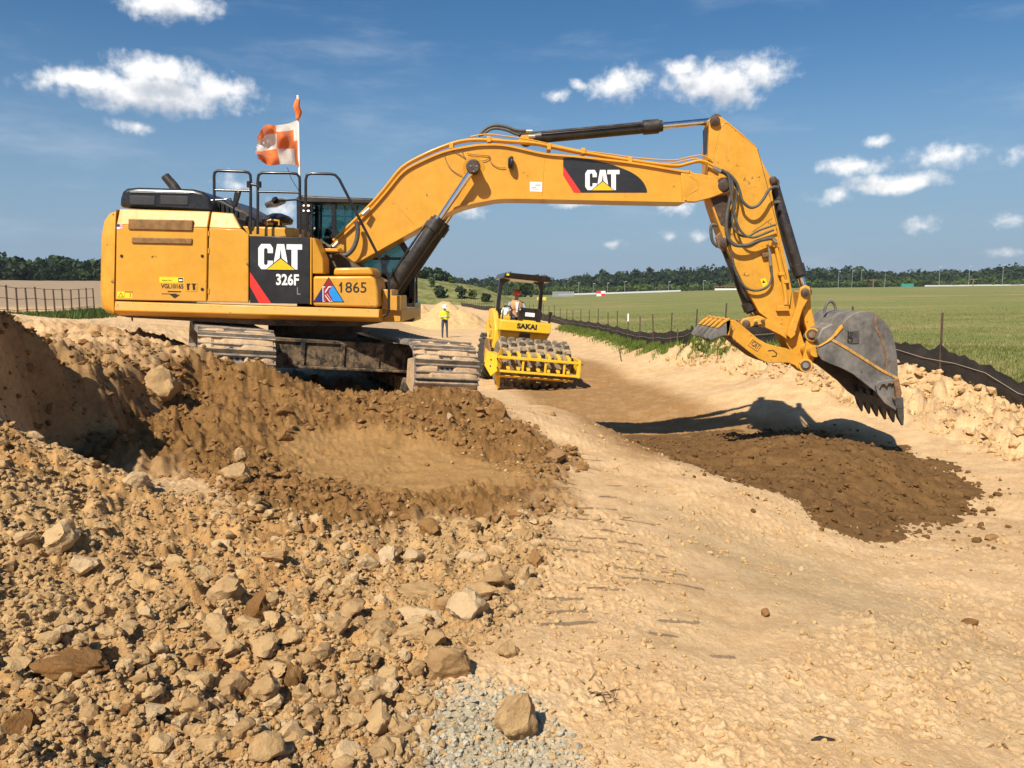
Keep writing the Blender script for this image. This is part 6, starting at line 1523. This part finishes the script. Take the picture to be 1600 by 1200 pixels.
# grass blades: bright tufts along the fence, shorter cover on the near field
def blades(name, X, Y, h, mat, seed, wid=.012, spread=.5):
    r = np.random.default_rng(seed); n = len(X); Z = ground_h(X, Y) - .02
    a = r.uniform(0, 6.283, n); hh = h * r.uniform(.45, 1.2, n); lx, ly = np.cos(a) * spread * hh * r.random(n), np.sin(a) * spread * hh * r.random(n)
    w = wid * r.uniform(.6, 1.4, n); wx_, wy_ = -np.sin(a) * w, np.cos(a) * w
    V = np.stack([np.c_[X - wx_, Y - wy_, Z], np.c_[X + wx_, Y + wy_, Z], np.c_[X + lx * .45 + wx_ * .7, Y + ly * .45 + wy_ * .7, Z + hh * .62], np.c_[X + lx, Y + ly, Z + hh]], 1).reshape(-1, 3)
    me = mesh_np(name, V, np.arange(4 * n).reshape(n, 4), False)
    t_ = me.attributes.new('tone', 'FLOAT', 'FACE'); t_.data.foreach_set('value', r.random(n).astype(np.float32))
    return link(name, me, mat)
S_ = rng.uniform(0, 1, 26000); sv = s0 + 1.5 + S_ ** .75 * 34
P_ = np.array([along(s)[:2] for s in sv]); 
clump = perlin(sv * .9, sv * 0 + 2) + perlin(sv * 2.7, sv * 0 + 8) * .6
offd = np.abs(rng.normal(0, .42, len(sv))) + .08
keep = (clump + rng.normal(0, .12, len(sv)) > -.10 + offd * .28) & (sv > s0 + 3.9)
P_, offd = P_[keep], offd[keep]
tag(blades('verge_grass', P_[:, 0] - offd * .8, P_[:, 1] - offd * .55, .24, MT['grass'], 21, .013), 'bright green grass growing along the foot of the silt fence', 'grass', kind='stuff')
n = 85000
Yv = 11 + rng.random(n) ** 1.9 * 62; fxv = np.interp(Yv, _fy, _fx); Xv = fxv + .3 + rng.random(n) ** 1.2 * (np.maximum(Yv * .78 - fxv, 2))
den = fbm(Xv, Yv, .25, 3) + rng.normal(0, .25, n); k1 = den > -.32
tag(blades('field_grass', Xv[k1], Yv[k1], .10, MT['field'], 22, .016), 'short green grass of the open field', 'grass', kind='stuff')
tag(blades('dry_field_grass', Xv[~k1], Yv[~k1], .12, MT['straw'], 23, .014), 'dry straw coloured grass in the open field', 'grass', kind='stuff')
n = 9000; k_ = rng.uniform(0, 12.9, n); i0 = k_.astype(int); tt = k_ - i0; LP = np.array(lpts)
Pw = LP[i0, :2] * (1 - tt)[:, None] + LP[i0 + 1, :2] * tt[:, None] + np.c_[rng.normal(0, .5, n), rng.normal(.9, .7, n)]
tag(blades('fence_weeds', Pw[:, 0], Pw[:, 1], .34, MT['leaf_lite'], 31, .02), 'green weeds behind the wire fence on the left', 'grass', kind='stuff')
# dead root tufts on the pale bank
MT['root'] = surface('dead_roots', (.11, .055, .03), .9, var=.3)
for px, py, zr, sz, lb in ((1255, 594, -2.15, .26, 'dead brown root tuft on bank below the thumb'), (1452, 627, -2.3, .30, 'dead root tuft on the bank right of bucket teeth'), (1533, 622, -2.25, .24, 'dead root tuft against the black silt fence'), (1562, 672, -2.42, .2, 'small dead tuft low on the bank at the right'), (1500, 655, -2.4, .22, 'dead tuft in the middle of the right bank'), (930, 1080, -1.63, .14, 'dry grey weed tuft on sand beside the round boulder'), (1250, 1005, -1.74, .07, 'tiny dry twig tuft on the foreground sand')):
    x, y, _ = on(px, py, zr); z = gz(x, y)
    m = MB()
    for k in range(60):
        a = random.uniform(0, 6.28); e = random.uniform(.05, 1.1); L_ = sz * random.uniform(.4, 1); bx, by = random.gauss(0, sz * .35), random.gauss(0, sz * .25)
        p0 = Vector((x + bx, y + by, z - .02)); p1 = p0 + Vector((math.cos(a) * math.cos(e), math.sin(a) * math.cos(e), math.sin(e) * .7)) * L_ * .5; p2 = p1 + Vector((math.cos(a + .6), math.sin(a + .6), random.uniform(-.5, .6))) * L_ * .35
        m.tube([p0, p1, p2], [.006 * sz * 4, .004 * sz * 4, .002 * sz * 4], 3)
    o = m.build('dead_tuft', MT['root']); 
    for v in o.data.vertices: v.co -= Vector((x, y, z))
    o.location = (x, y, z); tag(o, lb, 'dry plant')

# ---------------------------------------------------------------- far airfield things
MT['concrete'] = surface('pale_concrete', (.55, .53, .48), .9, var=.08, scale=.3)
MT['grey_metal'] = surface('galvanised_grey', (.28, .29, .30), .6, var=.1)
MT['teal'] = surface('teal_paint', (.03, .26, .22), .6, var=.1)
MT['wood_pole'] = surface('reddish_pole', (.28, .13, .075), .8, var=.15)
def far_strip(name, pts, R0, w, lift):
    V = []
    for px in pts:
        for rr_, dz in ((R0, .08), (R0 + w, lift)):
            x = (px - 800) / FPX * rr_; V.append((x, rr_, float(shape_h([x], [R0])[0]) + dz))
    n = len(pts); return tag(link(name, mesh_np(name, np.array(V), np.array([(2 * i, 2 * i + 2, 2 * i + 3, 2 * i + 1) for i in range(n - 1)]), False), MT['concrete']), kind='structure')
far_strip('taxiway', list(np.linspace(872, 1062, 14)), 420, 18, .75)
far_strip('runway', list(np.linspace(1440, 1700, 14)), 440, 20, .8)
def fz(px, Y): return (px - 800) / FPX * Y, Y, float(shape_h([(px - 800) / FPX * Y], [Y])[0])
x, y, z = fz(938, 300); o = empty('marker_block', (x, y, z), 'red and white checkered marker block on the airfield grass', 'marker')
for k in range(2):
    for j in range(2):
        m = MB(); m.box(x - 1.6 + k * 1.6, x + k * 1.6, y - .8, y + .8, z - .1 + j * .95 + (.1 if j else 0), z + .95 + j * .95); m.build('panel', MT['red'] if (k + j) % 2 else MT['white'], o)
for px, Y, w, h, mt, nm, lb, ct in ((790, 205, 1.1, .9, 'sticker', 'yellow_board', 'low yellow board left of the roller driver', 'board'), (846, 205, 1.15, .8, 'sticker', 'yellow_board', 'low yellow board right of the canopy post', 'board'), (1413, 430, 3.2, 1.7, 'teal', 'green_container', 'long teal container at the far edge of the field', 'container')):
    x, y, z = fz(px, Y); m = MB(); m.box(-w, w, -.5, .5, 0, h); 
    for k in range(5): m.box(-w + .1 + k * w * .4, -w + .25 + k * w * .4, -.56, -.5, .05, h - .05)
    o = m.build(nm, MT[mt], bevel=.03); o.location = (x, y, z); tag(o, lb, ct)
x, y, z = fz(878, 330); o = empty('fenced_enclosure', (x, y, z), 'grey fenced enclosure at the left end of the airfield', 'enclosure')
for k in range(12):
    m = MB(); m.box(x - 4 + k * .75, x - 3.4 + k * .75, y - .05, y + .05, z, z + 2.1 + .1 * (k % 2)); m.build('panel', MT['grey_metal'], o)
x, y, z = fz(1133, 440); o = empty('long_barrier', (x, y, z), 'long low white wall with red rail at the far field edge', 'barrier')
m = MB(); m.box(x - 6.5, x + 6.5, y - .3, y + .3, z - .1, z + .85); m.build('wall', MT['white'], o)
m = MB(); m.box(x - 6.5, x + 6.5, y - .1, y + .1, z + 1.9, z + 2.1); m.build('rail', MT['wood_pole'], o)
for k in range(8):
    m = MB(); m.box(x - 6.4 + k * 1.8, x - 6.25 + k * 1.8, y - .1, y + .1, z + .85, z + 1.95); m.build('rail_post', MT['wood_pole'], o)
for px, h, lb in ((1360, 4.2, 'reddish T-shaped pole left of the teal container'), (1515, 4.0, 'reddish T-shaped pole right of the teal container')):
    x, y, z = fz(px, 435); o = empty('t_pole', (x, y, z), lb, 'pole', 'poles with crossbars'); m = MB(); m.cyl((x, y, z - .2), (x, y, z + h), .22, 8); m.build('pole', MT['wood_pole'], o)
    m = MB(); m.box(x - 2.2, x + 2.2, y - .15, y + .15, z + h - .5, z + h - .15); m.build('crossbar', MT['wood_pole'], o)
ORD = ['first', 'second', 'third', 'fourth', 'fifth', 'sixth', 'seventh', 'eighth', 'ninth', 'tenth', 'eleventh', 'twelfth', 'thirteenth', 'fourteenth', 'fifteenth', 'sixteenth', 'seventeenth', 'eighteenth', 'nineteenth', 'twentieth']
for i_, (px, h) in enumerate(((903, 6.5), (926, 6.0), (948, 6.0), (975, 6.5), (1043, 5.5), (1097, 5.5), (1145, 6.0), (1306, 9.0), (1327, 9.2), (1341, 9.6), (1378, 9.0), (1462, 11), (1508, 11.2), (1560, 11.5))):
    x, y, z = fz(px, 455); o = empty('lamp_post', (x, y, z), ('%s slim lamp post from the left, before the far wood' % ORD[i_]) if px < 1260 else ('%s slim lamp post right of the stick, before the far wood' % ORD[i_ - 7]), 'lamp post', ('lamp posts left of the stick', 'lamp posts right of the stick')[px > 1260])
    m = MB(); m.cyl((x, y, z - .2), (x, y, z + h), .13, 6, .09); m.build('pole', MT['grey_metal'], o)
    m = MB(); m.box(x - .1, x + 1.1, y - .12, y + .12, z + h, z + h + .14); m.build('lamp_head', MT['white'], o)
# ---------------------------------------------------------------- rocks
def rock_mat(name, a, b_, sp):
    m, t, b, geo = material(name)
    oi = N(t, 'ShaderNodeObjectInfo'); pos = geo.outputs['Position']
    n = noise(t, pos, 14.0, 8.0, .7); n2 = noise(t, pos, 60.0, 4.0, .7)
    at_ = N(t, 'ShaderNodeAttribute'); at_.attribute_name = 'tone'
    rnd = M(t, 'MAXIMUM', M(t, 'MULTIPLY', oi.outputs['Random'], sp), at_.outputs['Fac'])
    k = M(t, 'ADD', M(t, 'MULTIPLY', n, .45), M(t, 'ADD', M(t, 'MULTIPLY', n2, .2), M(t, 'MULTIPLY', rnd, .42)))
    c = mixc(t, smooth(t, k, .32, .82), a, b_)
    c = mixc(t, smooth(t, rnd, .74, .92, 0.0, .20), c, tuple(sum(b_) / 3 * .75 + v * .25 for v in b_))
    sp_ = N(t, 'ShaderNodeSeparateXYZ'); L(t, geo.outputs['Normal'], sp_.inputs[0])
    dst = M(t, 'MULTIPLY', smooth(t, sp_.outputs[2], .3, 1.0), smooth(t, n, .35, .7, .1, .7))
    c = mixc(t, dst, c, tuple((p + q_) * .5 for p, q_ in zip(a, b_)))
    L(t, c, b.inputs['Base Color']); b.inputs['Roughness'].default_value = .92; b.inputs['Specular IOR Level'].default_value = .2
    bp_ = N(t, 'ShaderNodeBump'); bp_.inputs['Strength'].default_value = .8; bp_.inputs['Distance'].default_value = .022
    L(t, M(t, 'ADD', n, M(t, 'MULTIPLY', n2, .4)), bp_.inputs['Height']); L(t, bp_.outputs[0], b.inputs['Normal'])
    return m
MT['rock'] = rock_mat('tan_rock', (.32, .190, .082), (.56, .38, .185), 1.0)
MT['rock_pale'] = rock_mat('pale_rock', (.40, .255, .122), (.58, .42, .24), 1.0)
MT['rock_sand'] = rock_mat('sand_clod', (.45, .285, .125), (.62, .43, .215), 1.0)
MT['rock_rust'] = rock_mat('rusty_rock', (.185, .088, .028), (.33, .182, .068), 1.0)
MT['rock_grey'] = rock_mat('grey_chip', (.34, .29, .20), (.52, .46, .34), 1.0)
MT['clod'] = rock_mat('dark_clod', (.105, .053, .017), (.20, .108, .040), 1.0)
def rock_mesh(seed, sub=4, cuts=13, rough=.17):
    """a boulder: sphere flattened by random planes, then roughened"""
    r = random.Random(seed); bm = bmesh.new(); bmesh.ops.create_icosphere(bm, subdivisions=sub, radius=1.0)
    pl = []
    for _ in range(cuts):
        n = Vector((r.gauss(0, 1), r.gauss(0, 1), r.gauss(0, 1))).normalized(); pl.append((n, r.uniform(.50, .82)))
    off = Vector((seed * 3.7, seed * 1.3, seed * 7.1))
    for v in bm.verts:
        p = v.co.copy()
        for n, dd in pl:
            e = p.dot(n) - dd
            if e > 0: p -= n * e * .93
        p *= 1 + rough * mnoise.noise(p * 1.7 + off) + rough * .7 * mnoise.noise(p * 3.9 + off) + rough * .5 * abs(mnoise.noise(p * 8 + off)) + rough * .3 * mnoise.noise(p * 17 + off)
        v.co = p
    me = bpy.data.meshes.new('rock'); bm.to_mesh(me); bm.free()
    for p in me.polygons: p.use_smooth = True
    me.set_sharp_from_angle(angle=R(38))
    return me
ROCKS = [rock_mesh(k) for k in range(10)]
SMALL = [rock_mesh(40 + k, 3, 11, .24) for k in range(8)]
def rock(mesh, x, y, s, mat, rot=None, sink=.3, z=None, sq=(1, .85, .75), name='rock'):
    o = bpy.data.objects.new(name, mesh.copy() if mesh.materials and mesh.materials[0] is not mat else mesh)
    if not o.data.materials: o.data.materials.append(mat)
    elif o.data.materials[0] is not mat: o.data.materials[0] = mat
    COL.objects.link(o)
    z = gz(x, y) if z is None else z
    o.location = (x, y, z + s * sq[2] * (1 - 2 * sink) * .8); o.scale = (s * sq[0], s * sq[1], s * sq[2])
    o.rotation_euler = rot or (random.uniform(-.4, .4), random.uniform(-.4, .4), random.uniform(0, 6.28))
    return o
# boulders that stand out in the photograph: pixel, half width in pixels, look
B = [(810, 1150, 42, 'rock', (1, .9, .95), 'boulder', 'large rounded tan boulder on grey gravel at the bottom'),
     (704, 1068, 38, 'rock', (1, .85, .9), 'boulder', 'blocky tan boulder at the edge of the grey gravel'),
     (733, 978, 37, 'rock', (1, .9, .85), 'boulder', 'rough pitted boulder nearest the tracked path'),
     (661, 985, 36, 'rock', (1.15, .8, .6), 'boulder', 'slab shaped rock leaning left of the pitted boulder'),
     (638, 1015, 34, 'rock', (1.2, .8, .6), 'boulder', 'flat topped brown rock below the leaning slab'),
     (597, 1012, 32, 'rock', (1.1, .8, .7), 'boulder', 'dusty brown rock left of the flat topped rock'),
     (405, 985, 34, 'rock_rust', (.95, .9, 1.05), 'boulder', 'upright brown boulder in the middle of the rubble'),
     (97, 870, 34, 'rock', (1.05, .9, .8), 'boulder', 'large dark tan boulder in the left rubble'),
     (130, 898, 28, 'rock_pale', (1.1, .8, .75), 'boulder', 'pale boulder touching the dark one in left rubble'),
     (213, 764, 25, 'rock_pale', (1.1, .9, .75), 'boulder', 'smooth pale round boulder at the pit edge'),
     (372, 764, 25, 'rock', (1.1, .9, .7), 'boulder', 'brown rock beneath a pinkish stone on the damp slope'),
     (378, 745, 11, 'rock_pale', (.9, .8, 1.0), 'stone', 'pinkish white stone on top of a brown rock'),
     (256, 632, 32, 'rock', (.95, .9, 1.0), 'boulder', 'big boulder stuck in the bank near the left track'),
     (607, 882, 20, 'rock_pale', (.85, .8, 1.2), 'boulder', 'pale upright rock at the top of the rubble'),
     (655, 932, 36, 'rock', (1.25, .8, .55), 'boulder', 'long flat rock in the right rubble'),
     (572, 888, 24, 'rock', (1.1, .8, .8), 'boulder', 'brown rock left of the pale upright one'),
     (818, 916, 20, 'rock_pale', (.8, .8, 1.2), 'boulder', 'whitish rock standing at the path edge'),
     (836, 890, 16, 'rock_rust', (.9, .8, 1), 'boulder', 'rust coloured rock above the whitish one'),
     (460, 1085, 27, 'rock_rust', (.6, .9, 1.2), 'boulder', 'narrow reddish slab in the lower rubble'),
     (120, 1060, 50, 'rock_rust', (1.3, .9, .35), 'boulder', 'wide flat reddish slab half buried in rubble'),
     (32, 1140, 38, 'rock_rust', (1.1, .9, .8), 'boulder', 'dark reddish block in the bottom left corner'),
     (735, 880, 20, 'rock', (1.2, .8, .7), 'boulder', 'tan rock behind the long flat one'),
     (672, 840, 18, 'rock_rust', (1.1, .8, .9), 'boulder', 'reddish rock at the lip of the scraped floor'),
     (778, 655, 18, 'rock_rust', (1, .9, .9), 'boulder', 'dark clod at the right end of the soil ridge'),
     (712, 608, 24, 'rock', (1.1, .8, .7), 'boulder', 'earthen lump lying against the right track'),
     (445, 664, 15, 'rock_rust', (1.1, .9, .7), 'boulder', 'brown rock on the damp slope below the carbody'),
     (443, 692, 15, 'rock_rust', (1.1, .9, .7), 'boulder', 'lower brown rock on the damp slope'),
     (868, 725, 17, 'rock_rust', (1.2, .9, .7), 'boulder', 'brown clod where the ridge meets the path'),
     (702, 668, 7, 'rock_pale', (.7, .8, 1.2), 'stone', 'small pinkish stone on the soil ridge'),
     (558, 612, 9, 'rock_pale', (.9, .8, 1), 'stone', 'pale stone at the foot of the carbody'),
     (795, 1035, 22, 'rock', (1, .9, .7), 'boulder', 'half buried tan rock above the blocky boulder'),
     (932, 818, 8, 'rock_pale', (1, .9, .8), 'stone', 'white stone among the track marks'),
     (1196, 960, 9, 'rock_rust', (.9, .9, .9), 'stone', 'dark reddish stone on the foreground sand'),
     (1550, 843, 10, 'rock_rust', (1, .9, .7), 'stone', 'dark clod near the right end of the soil pile'),
     (1515, 982, 13, 'rock_rust', (1.2, .9, .5), 'stone', 'flat dark piece of mud on the right foreground'),
     (1585, 1165, 18, 'rock_pale', (1.1, .9, .6), 'stone', 'angular white stone in the bottom right corner'),
     (1540, 1160, 17, 'rock_pale', (1.2, .8, .5), 'stone', 'flat pale stone left of the angular white one'),
     (1252, 888 + 0, 6, 'rock', (1, .9, .8), 'stone', 'small brown stone below the soil pile'),
     (1125, 1120, 6, 'rock_pale', (1, .9, .8), 'stone', 'small pale stone on the bare foreground sand'),
     (235, 1075, 24, 'rock', (.8, .8, 1.1), 'boulder', 'tilted tan rock right of the reddish slab'),
     (520, 1115, 18, 'rock', (1, .9, .9), 'boulder', 'round tan rock low in the rubble'),
     (45, 870, 16, 'rock_pale', (1.1, .8, .7), 'stone', 'pale cobble at the left edge of the rubble'),
     (390, 1000, 0, 'rock', (1, 1, 1), '', ''),
     (350, 860, 20, 'rock', (1.1, .9, .8), 'boulder', 'tan rock on the upper rubble slope'),
     (430, 900, 22, 'rock', (1.3, .8, .6), 'boulder', 'long tan rock above the upright boulder'),
     (200, 1130, 18, 'rock_rust', (1, .8, .8), 'boulder', 'brown stone near the bottom of the rubble'),
     (505, 925, 22, 'rock', (1.1, .9, .8), 'boulder', 'bulky tan rock right of the long one'),
     (610, 1095, 18, 'rock', (1, .9, .8), 'boulder', 'tan rock at the gravel side of the rubble'),
     (575, 1060, 22, 'rock', (1.1, .9, .7), 'boulder', 'tan rock above the gravel side of the rubble'),
     (860, 650, 10, 'rock', (1.1, .9, .7), 'stone', 'stone at the head of the pale path')]
bxy = []
for i_, (px, py, hw, mt, sq, nm, lb) in enumerate(B):
    if not hw: continue
    x, y = hit(px, py, 60)
    s = hw / FPX * y * 1.05
    z = float(max(gz(x, y), pile_top([x], [y])[0] if 1 < x < 6 and 6 < y < 12.5 else -9))
    if nm == 'stone' and 'on top of' in lb: z += .16
    o = rock(ROCKS[i_ % 10], x, y, s, MT[mt], sq=sq, sink=.24, name=nm, z=z, rot=(random.uniform(-.25, .25), random.uniform(-.25, .25), random.uniform(-.5, .5)))
    tag(o, lb, nm, 'rocks that stand out in the dirt'); bxy.append((x, y, s))
bxy = np.array(bxy)
# medium rocks of the rubble slope, one object each
def polar(n, lo=1.9, hi=9.0, a0=-34, a1=4):
    d_ = np.radians(rng.uniform(math.degrees(math.atan(1.6 / hi)), math.degrees(math.atan(1.6 / lo)), n)); r_ = 1.6 / np.tan(d_); a_ = np.radians(rng.uniform(a0, a1, n))
    return r_ * np.sin(a_), r_ * np.cos(a_)
X, Y = polar(3000); sd = poly_sd(X, Y, Z_RUBBLE); cnt = 0; placed = []; LOOSE = []
dens = np.clip(.22 + 1.0 * fbm(X, Y, .7, 2) + .55 * sstep(-1.6, -.5, X), .02, 1)
for x, y, q, dd in zip(X, Y, sd, dens):
    if q < .05 or rng.random() > dd or cnt >= 125: continue
    s = .022 + .045 * rng.random() ** 3 + .0036 * y + (.02 * rng.random() if x > -1.2 else 0)
    if any((x - a) ** 2 + (y - b) ** 2 < (s + c) ** 2 * .8 for a, b, c in placed) or (np.hypot(bxy[:, 0] - x, bxy[:, 1] - y) < (s + bxy[:, 2]) * .9).any(): continue
    placed.append((x, y, s)); cnt += 1
    o = rock(SMALL[cnt % 8], x, y, s, MT['rock'], sink=rng.uniform(.15, .4), sq=(rng.uniform(.85, 1.3), rng.uniform(.7, 1), rng.uniform(.55, .95)))
    LOOSE.append((o, x, y))
REF = [(l, *hit(p_, q_, 60)) for p_, q_, h_, _, _, n_, l in B if h_ > 19 and n_ == 'boulder']
seen = {}
for o, x, y in sorted(LOOSE, key=lambda q: min(math.hypot(q[1] - r_[1], q[2] - r_[2]) for r_ in REF)):
    l, bx_, by_ = min(REF, key=lambda r_: math.hypot(x - r_[1], y - r_[2])); dx, dy = x - bx_, y - by_
    side = ('right of' if dx > 0 else 'left of') if abs(dx) > abs(dy) else ('behind' if dy > 0 else 'in front of')
    k = seen[(l, side)] = seen.get((l, side), -1) + 1
    tag(o, '%s small loose rock %s the %s' % (ORD[k] if k else 'nearest', side, ' '.join(l.split()[:8])), 'rock', 'loose rocks of the rubble slope')
# everything smaller is real geometry in a few masses
def scatter(name, X, Y, Sz, mat, label, top=None, seed=0, base=None, tone=1.0, sinkf=.25):
    r = np.random.default_rng(seed); n = len(X); Z = (ground_h if top is None else top)(X, Y)
    bases = base; VV, FF, TT = [], [], []; o_ = 0
    which = r.integers(0, len(bases), n)
    for b in range(len(bases)):
        k = np.nonzero(which == b)[0]
        if not len(k): continue
        bv, bf = bases[b]; m_ = len(k)
        ax = r.normal(size=(m_, 3)); ax /= np.linalg.norm(ax, axis=1)[:, None]; an = r.uniform(0, 6.28, m_)
        c, s = np.cos(an)[:, None, None], np.sin(an)[:, None, None]
        Kx = np.zeros((m_, 3, 3)); Kx[:, 0, 1] = -ax[:, 2]; Kx[:, 0, 2] = ax[:, 1]; Kx[:, 1, 0] = ax[:, 2]; Kx[:, 1, 2] = -ax[:, 0]; Kx[:, 2, 0] = -ax[:, 1]; Kx[:, 2, 1] = ax[:, 0]
        Rm = np.eye(3)[None] * c + s * Kx + (1 - c) * (ax[:, :, None] * ax[:, None, :])
        sc_ = (Sz[k][:, None] * r.uniform(.65, 1.25, (m_, 3)))
        V = np.einsum('nij,nvj->nvi', Rm, bv[None] * sc_[:, None, :])
        V[:, :, 2] *= .8
        V += np.c_[X[k], Y[k], Z[k] + Sz[k] * (.55 - sinkf)][:, None, :]
        VV.append(V.reshape(-1, 3)); FF.append((bf[None] + (np.arange(m_) * len(bv))[:, None, None]).reshape(-1, 3) + o_); o_ += m_ * len(bv)
        TT.append(np.repeat(r.random(m_) * tone, len(bf)))
    me = mesh_np(name, np.concatenate(VV), np.concatenate(FF), False)
    a_ = me.attributes.new('tone', 'FLOAT', 'FACE'); a_.data.foreach_set('value', np.concatenate(TT).astype(np.float32))
    return tag(link(name, me, mat), label, 'rubble', kind='stuff')
def tri_base(seed, sub):
    me = rock_mesh(seed, sub, 9, .26); v = np.array([p.co[:] for p in me.vertices]); f = np.array([tuple(p.vertices) for p in me.polygons]); bpy.data.meshes.remove(me); return v, f
PEB = [tri_base(80 + k, 2) for k in range(5)]      # 80 faces
GRIT = [tri_base(90 + k, 1) for k in range(6)]     # 20 faces
X, Y = polar(6000, 1.9, 9, -36, 4); q = poly_sd(X, Y, Z_RUBBLE); k = (q > -.02 * np.hypot(X, Y)) & (rng.random(len(X)) < np.clip(.28 + 1.5 * fbm(X, Y, .8, 3), .03, 1)); X, Y = X[k], Y[k]
scatter('rubble_stones', X, Y, (.008 + .026 * rng.random(len(X)) ** 3) * (1 + .10 * np.hypot(X, Y)), MT['rock'], 'mass of small tan stones covering the rubble slope', seed=1, base=PEB, tone=1.0)
X, Y = polar(48000, 1.9, 9, -36, 5); q = poly_sd(X, Y, Z_RUBBLE); k = q > -.045 * np.hypot(X, Y) * rng.random(len(q)) ** 2; X, Y = X[k], Y[k]
scatter('rubble_grit', X, Y, (.003 + .010 * rng.random(len(X)) ** 2.5) * (1 + .15 * np.hypot(X, Y)), MT['rock'], 'brown grit between the stones of the rubble slope', seed=2, base=GRIT, tone=.8)
X, Y = polar(20000, 4, 11.5, -36, 6); q = np.maximum(poly_sd(X + .3 * perlin(X * 1.1 + 21, Y * 1.1), Y + .3 * perlin(X * 1.1, Y * 1.1 + 33), Z_DAMP), poly_sd(X, Y, [(-6.5, 7.2), (-2.6, 6.0), (-2.4, 8.8), (-4.2, 9.3), (-7, 11)])); fl = poly_sd(X + .3 * perlin(X * 1.1 + 21, Y * 1.1), Y + .3 * perlin(X * 1.1, Y * 1.1 + 33), Z_FLOOR); k = (rng.random(len(X)) < np.clip(.5 + 1.2 * fbm(X, Y, .9, 2), .12, 1)) & (q > -.15) & ((fl < 0.05) | (rng.random(len(X)) < .06)); X, Y = X[k], Y[k]
scatter('damp_clods', X, Y, (.005 + .034 * rng.random(len(X)) ** 4.5) * (1 + .05 * np.hypot(X, Y)), MT['rock_rust'], 'brown clods on the damp excavated slope', seed=3, base=GRIT, tone=.6)
X = rng.uniform(.4, 6.2, 15000); Y = rng.uniform(6, 15, 15000); q = poly_sd(X, Y, PILE); k = q > -.7 * rng.random(len(q)) ** 3; X, Y = X[k], Y[k]
scatter('pile_clods', X, Y, .004 + .046 * rng.random(len(X)) ** 9, MT['clod'], 'dark brown clods on the fresh soil pile', top=pile_top, seed=4, base=GRIT, tone=.8)
X, Y = polar(36000, 1.9, 14, -8, 35); rb = poly_sd(X, Y, Z_RUBBLE); pl_ = poly_sd(X, Y, PILE); k = (rb < -.1) & (pl_ < -.05) & (rng.random(len(X)) < np.clip(.35 + 1.0 * fbm(X, Y, .9, 2), .04, 1)); X, Y = X[k], Y[k]
scatter('path_grit', X, Y, (.0012 + .010 * rng.random(len(X)) ** 8) * (1 + .22 * np.hypot(X, Y)), MT['rock_sand'], 'pale crumbs of soil scattered over the sandy path', seed=5, base=GRIT, tone=.7)
X, Y = polar(5000, 1.8, 3.6, -12, 6); q = poly_sd(X, Y, Z_GRAVEL); k = q > -.08; X, Y = X[k], Y[k]
scatter('gravel', X, Y, .005 + .012 * rng.random(len(X)) ** 2, MT['rock_grey'], 'grey crushed gravel patch around the round boulder', seed=6, base=GRIT, tone=1)
X = rng.uniform(2, 13.5, 16000); Y = rng.uniform(11, 26, 16000); q = poly_sd(X, Y, Z_BERM); k = q > -.2; X, Y = X[k], Y[k]
scatter('bank_clods', X, Y, .010 + .10 * rng.random(len(X)) ** 5.5, MT['rock_sand'], 'pale clods on the bank below the silt fence', seed=7, base=GRIT + PEB[:1], tone=.8)
X = rng.uniform(-3.9, -3.05, 1600); Y = rng.uniform(4.6, 8.4, 1600)
scatter('cut_face_clods', X, Y, .006 + .030 * rng.random(1600) ** 5, MT['rock_rust'], 'clods sticking in the shaded cut face at the left edge', seed=9, base=PEB, tone=.6)
# crust plates lifted by the track grousers: rows of broken slivers down the path
m = MB()
def sliver(cx, cy, w, ang, h):
    n = 11; ca_, sa_ = math.cos(ang), math.sin(ang); rs = []
    T = np.linspace(-.5, .5, n); zz = ground_h(cx + ca_ * T * w, cy + sa_ * T * w); zz = np.polyval(np.polyfit(T, zz, 1), T) + .003
    for t, z in zip(T, zz):
        j = random.uniform(-.004, .004); e = (1 - abs(2 * t) ** 6) * random.uniform(.5, 1.2)
        rs.append([(cx + ca_ * t * w - sa_ * dy, cy + sa_ * t * w + ca_ * dy, z + dz) for dy, dz in ((-.010 + j, h * e), (.03 + j, -.004), (.03 + j, -.02), (-.004 + j, -.02))])
    m.rings(rs)
for k in range(26):
    yk = 3.5 + k * .185; xk = .62 - .055 * (yk - 4) + random.uniform(-.05, .05)
    for q in range(random.choice((1, 2, 2, 3))):
        sliver(xk + random.uniform(-.42, .42), yk + random.uniform(-.03, .03), random.uniform(.08, .30), random.uniform(.06, .12), random.uniform(.004, .010))
tag(m.build('grouser_marks', MT['ground'], smooth_=0), 'rows of thin crust slivers pressed up by tracks on the path', 'track marks', kind='stuff')
m = MB(); x, y = hit(1286, 1164); m.tube([(-.045, 0, .006), (-.01, .006, .012), (.045, .004, .007)], [.003, .008, .003], 6, curve=3); o = m.build('bark_chip', MT['ink']); o.location = (x, y, gz(x, y)); tag(o, 'dark bark chip on bare sand at the bottom right', 'wood chip')
HAZE = 0.00014

# ---------------------------------------------------------------- summer haze over the field
hm = bpy.data.materials.new('haze'); hm.use_nodes = True; ht = hm.node_tree; ht.nodes.clear()
pv = N(ht, 'ShaderNodeVolumePrincipled'); pv.inputs['Color'].default_value = (.82, .90, 1, 1); pv.inputs['Density'].default_value = HAZE; pv.inputs['Anisotropy'].default_value = .2
ho = N(ht, 'ShaderNodeOutputMaterial'); L(ht, pv.outputs[0], ho.inputs['Volume'])
m = MB(); m.box(-1650, 1650, -1650, 1650, -12, 46)
tag(m.build('haze', hm, smooth_=0), 'thin pale summer haze over the whole site', 'haze', kind='stuff')
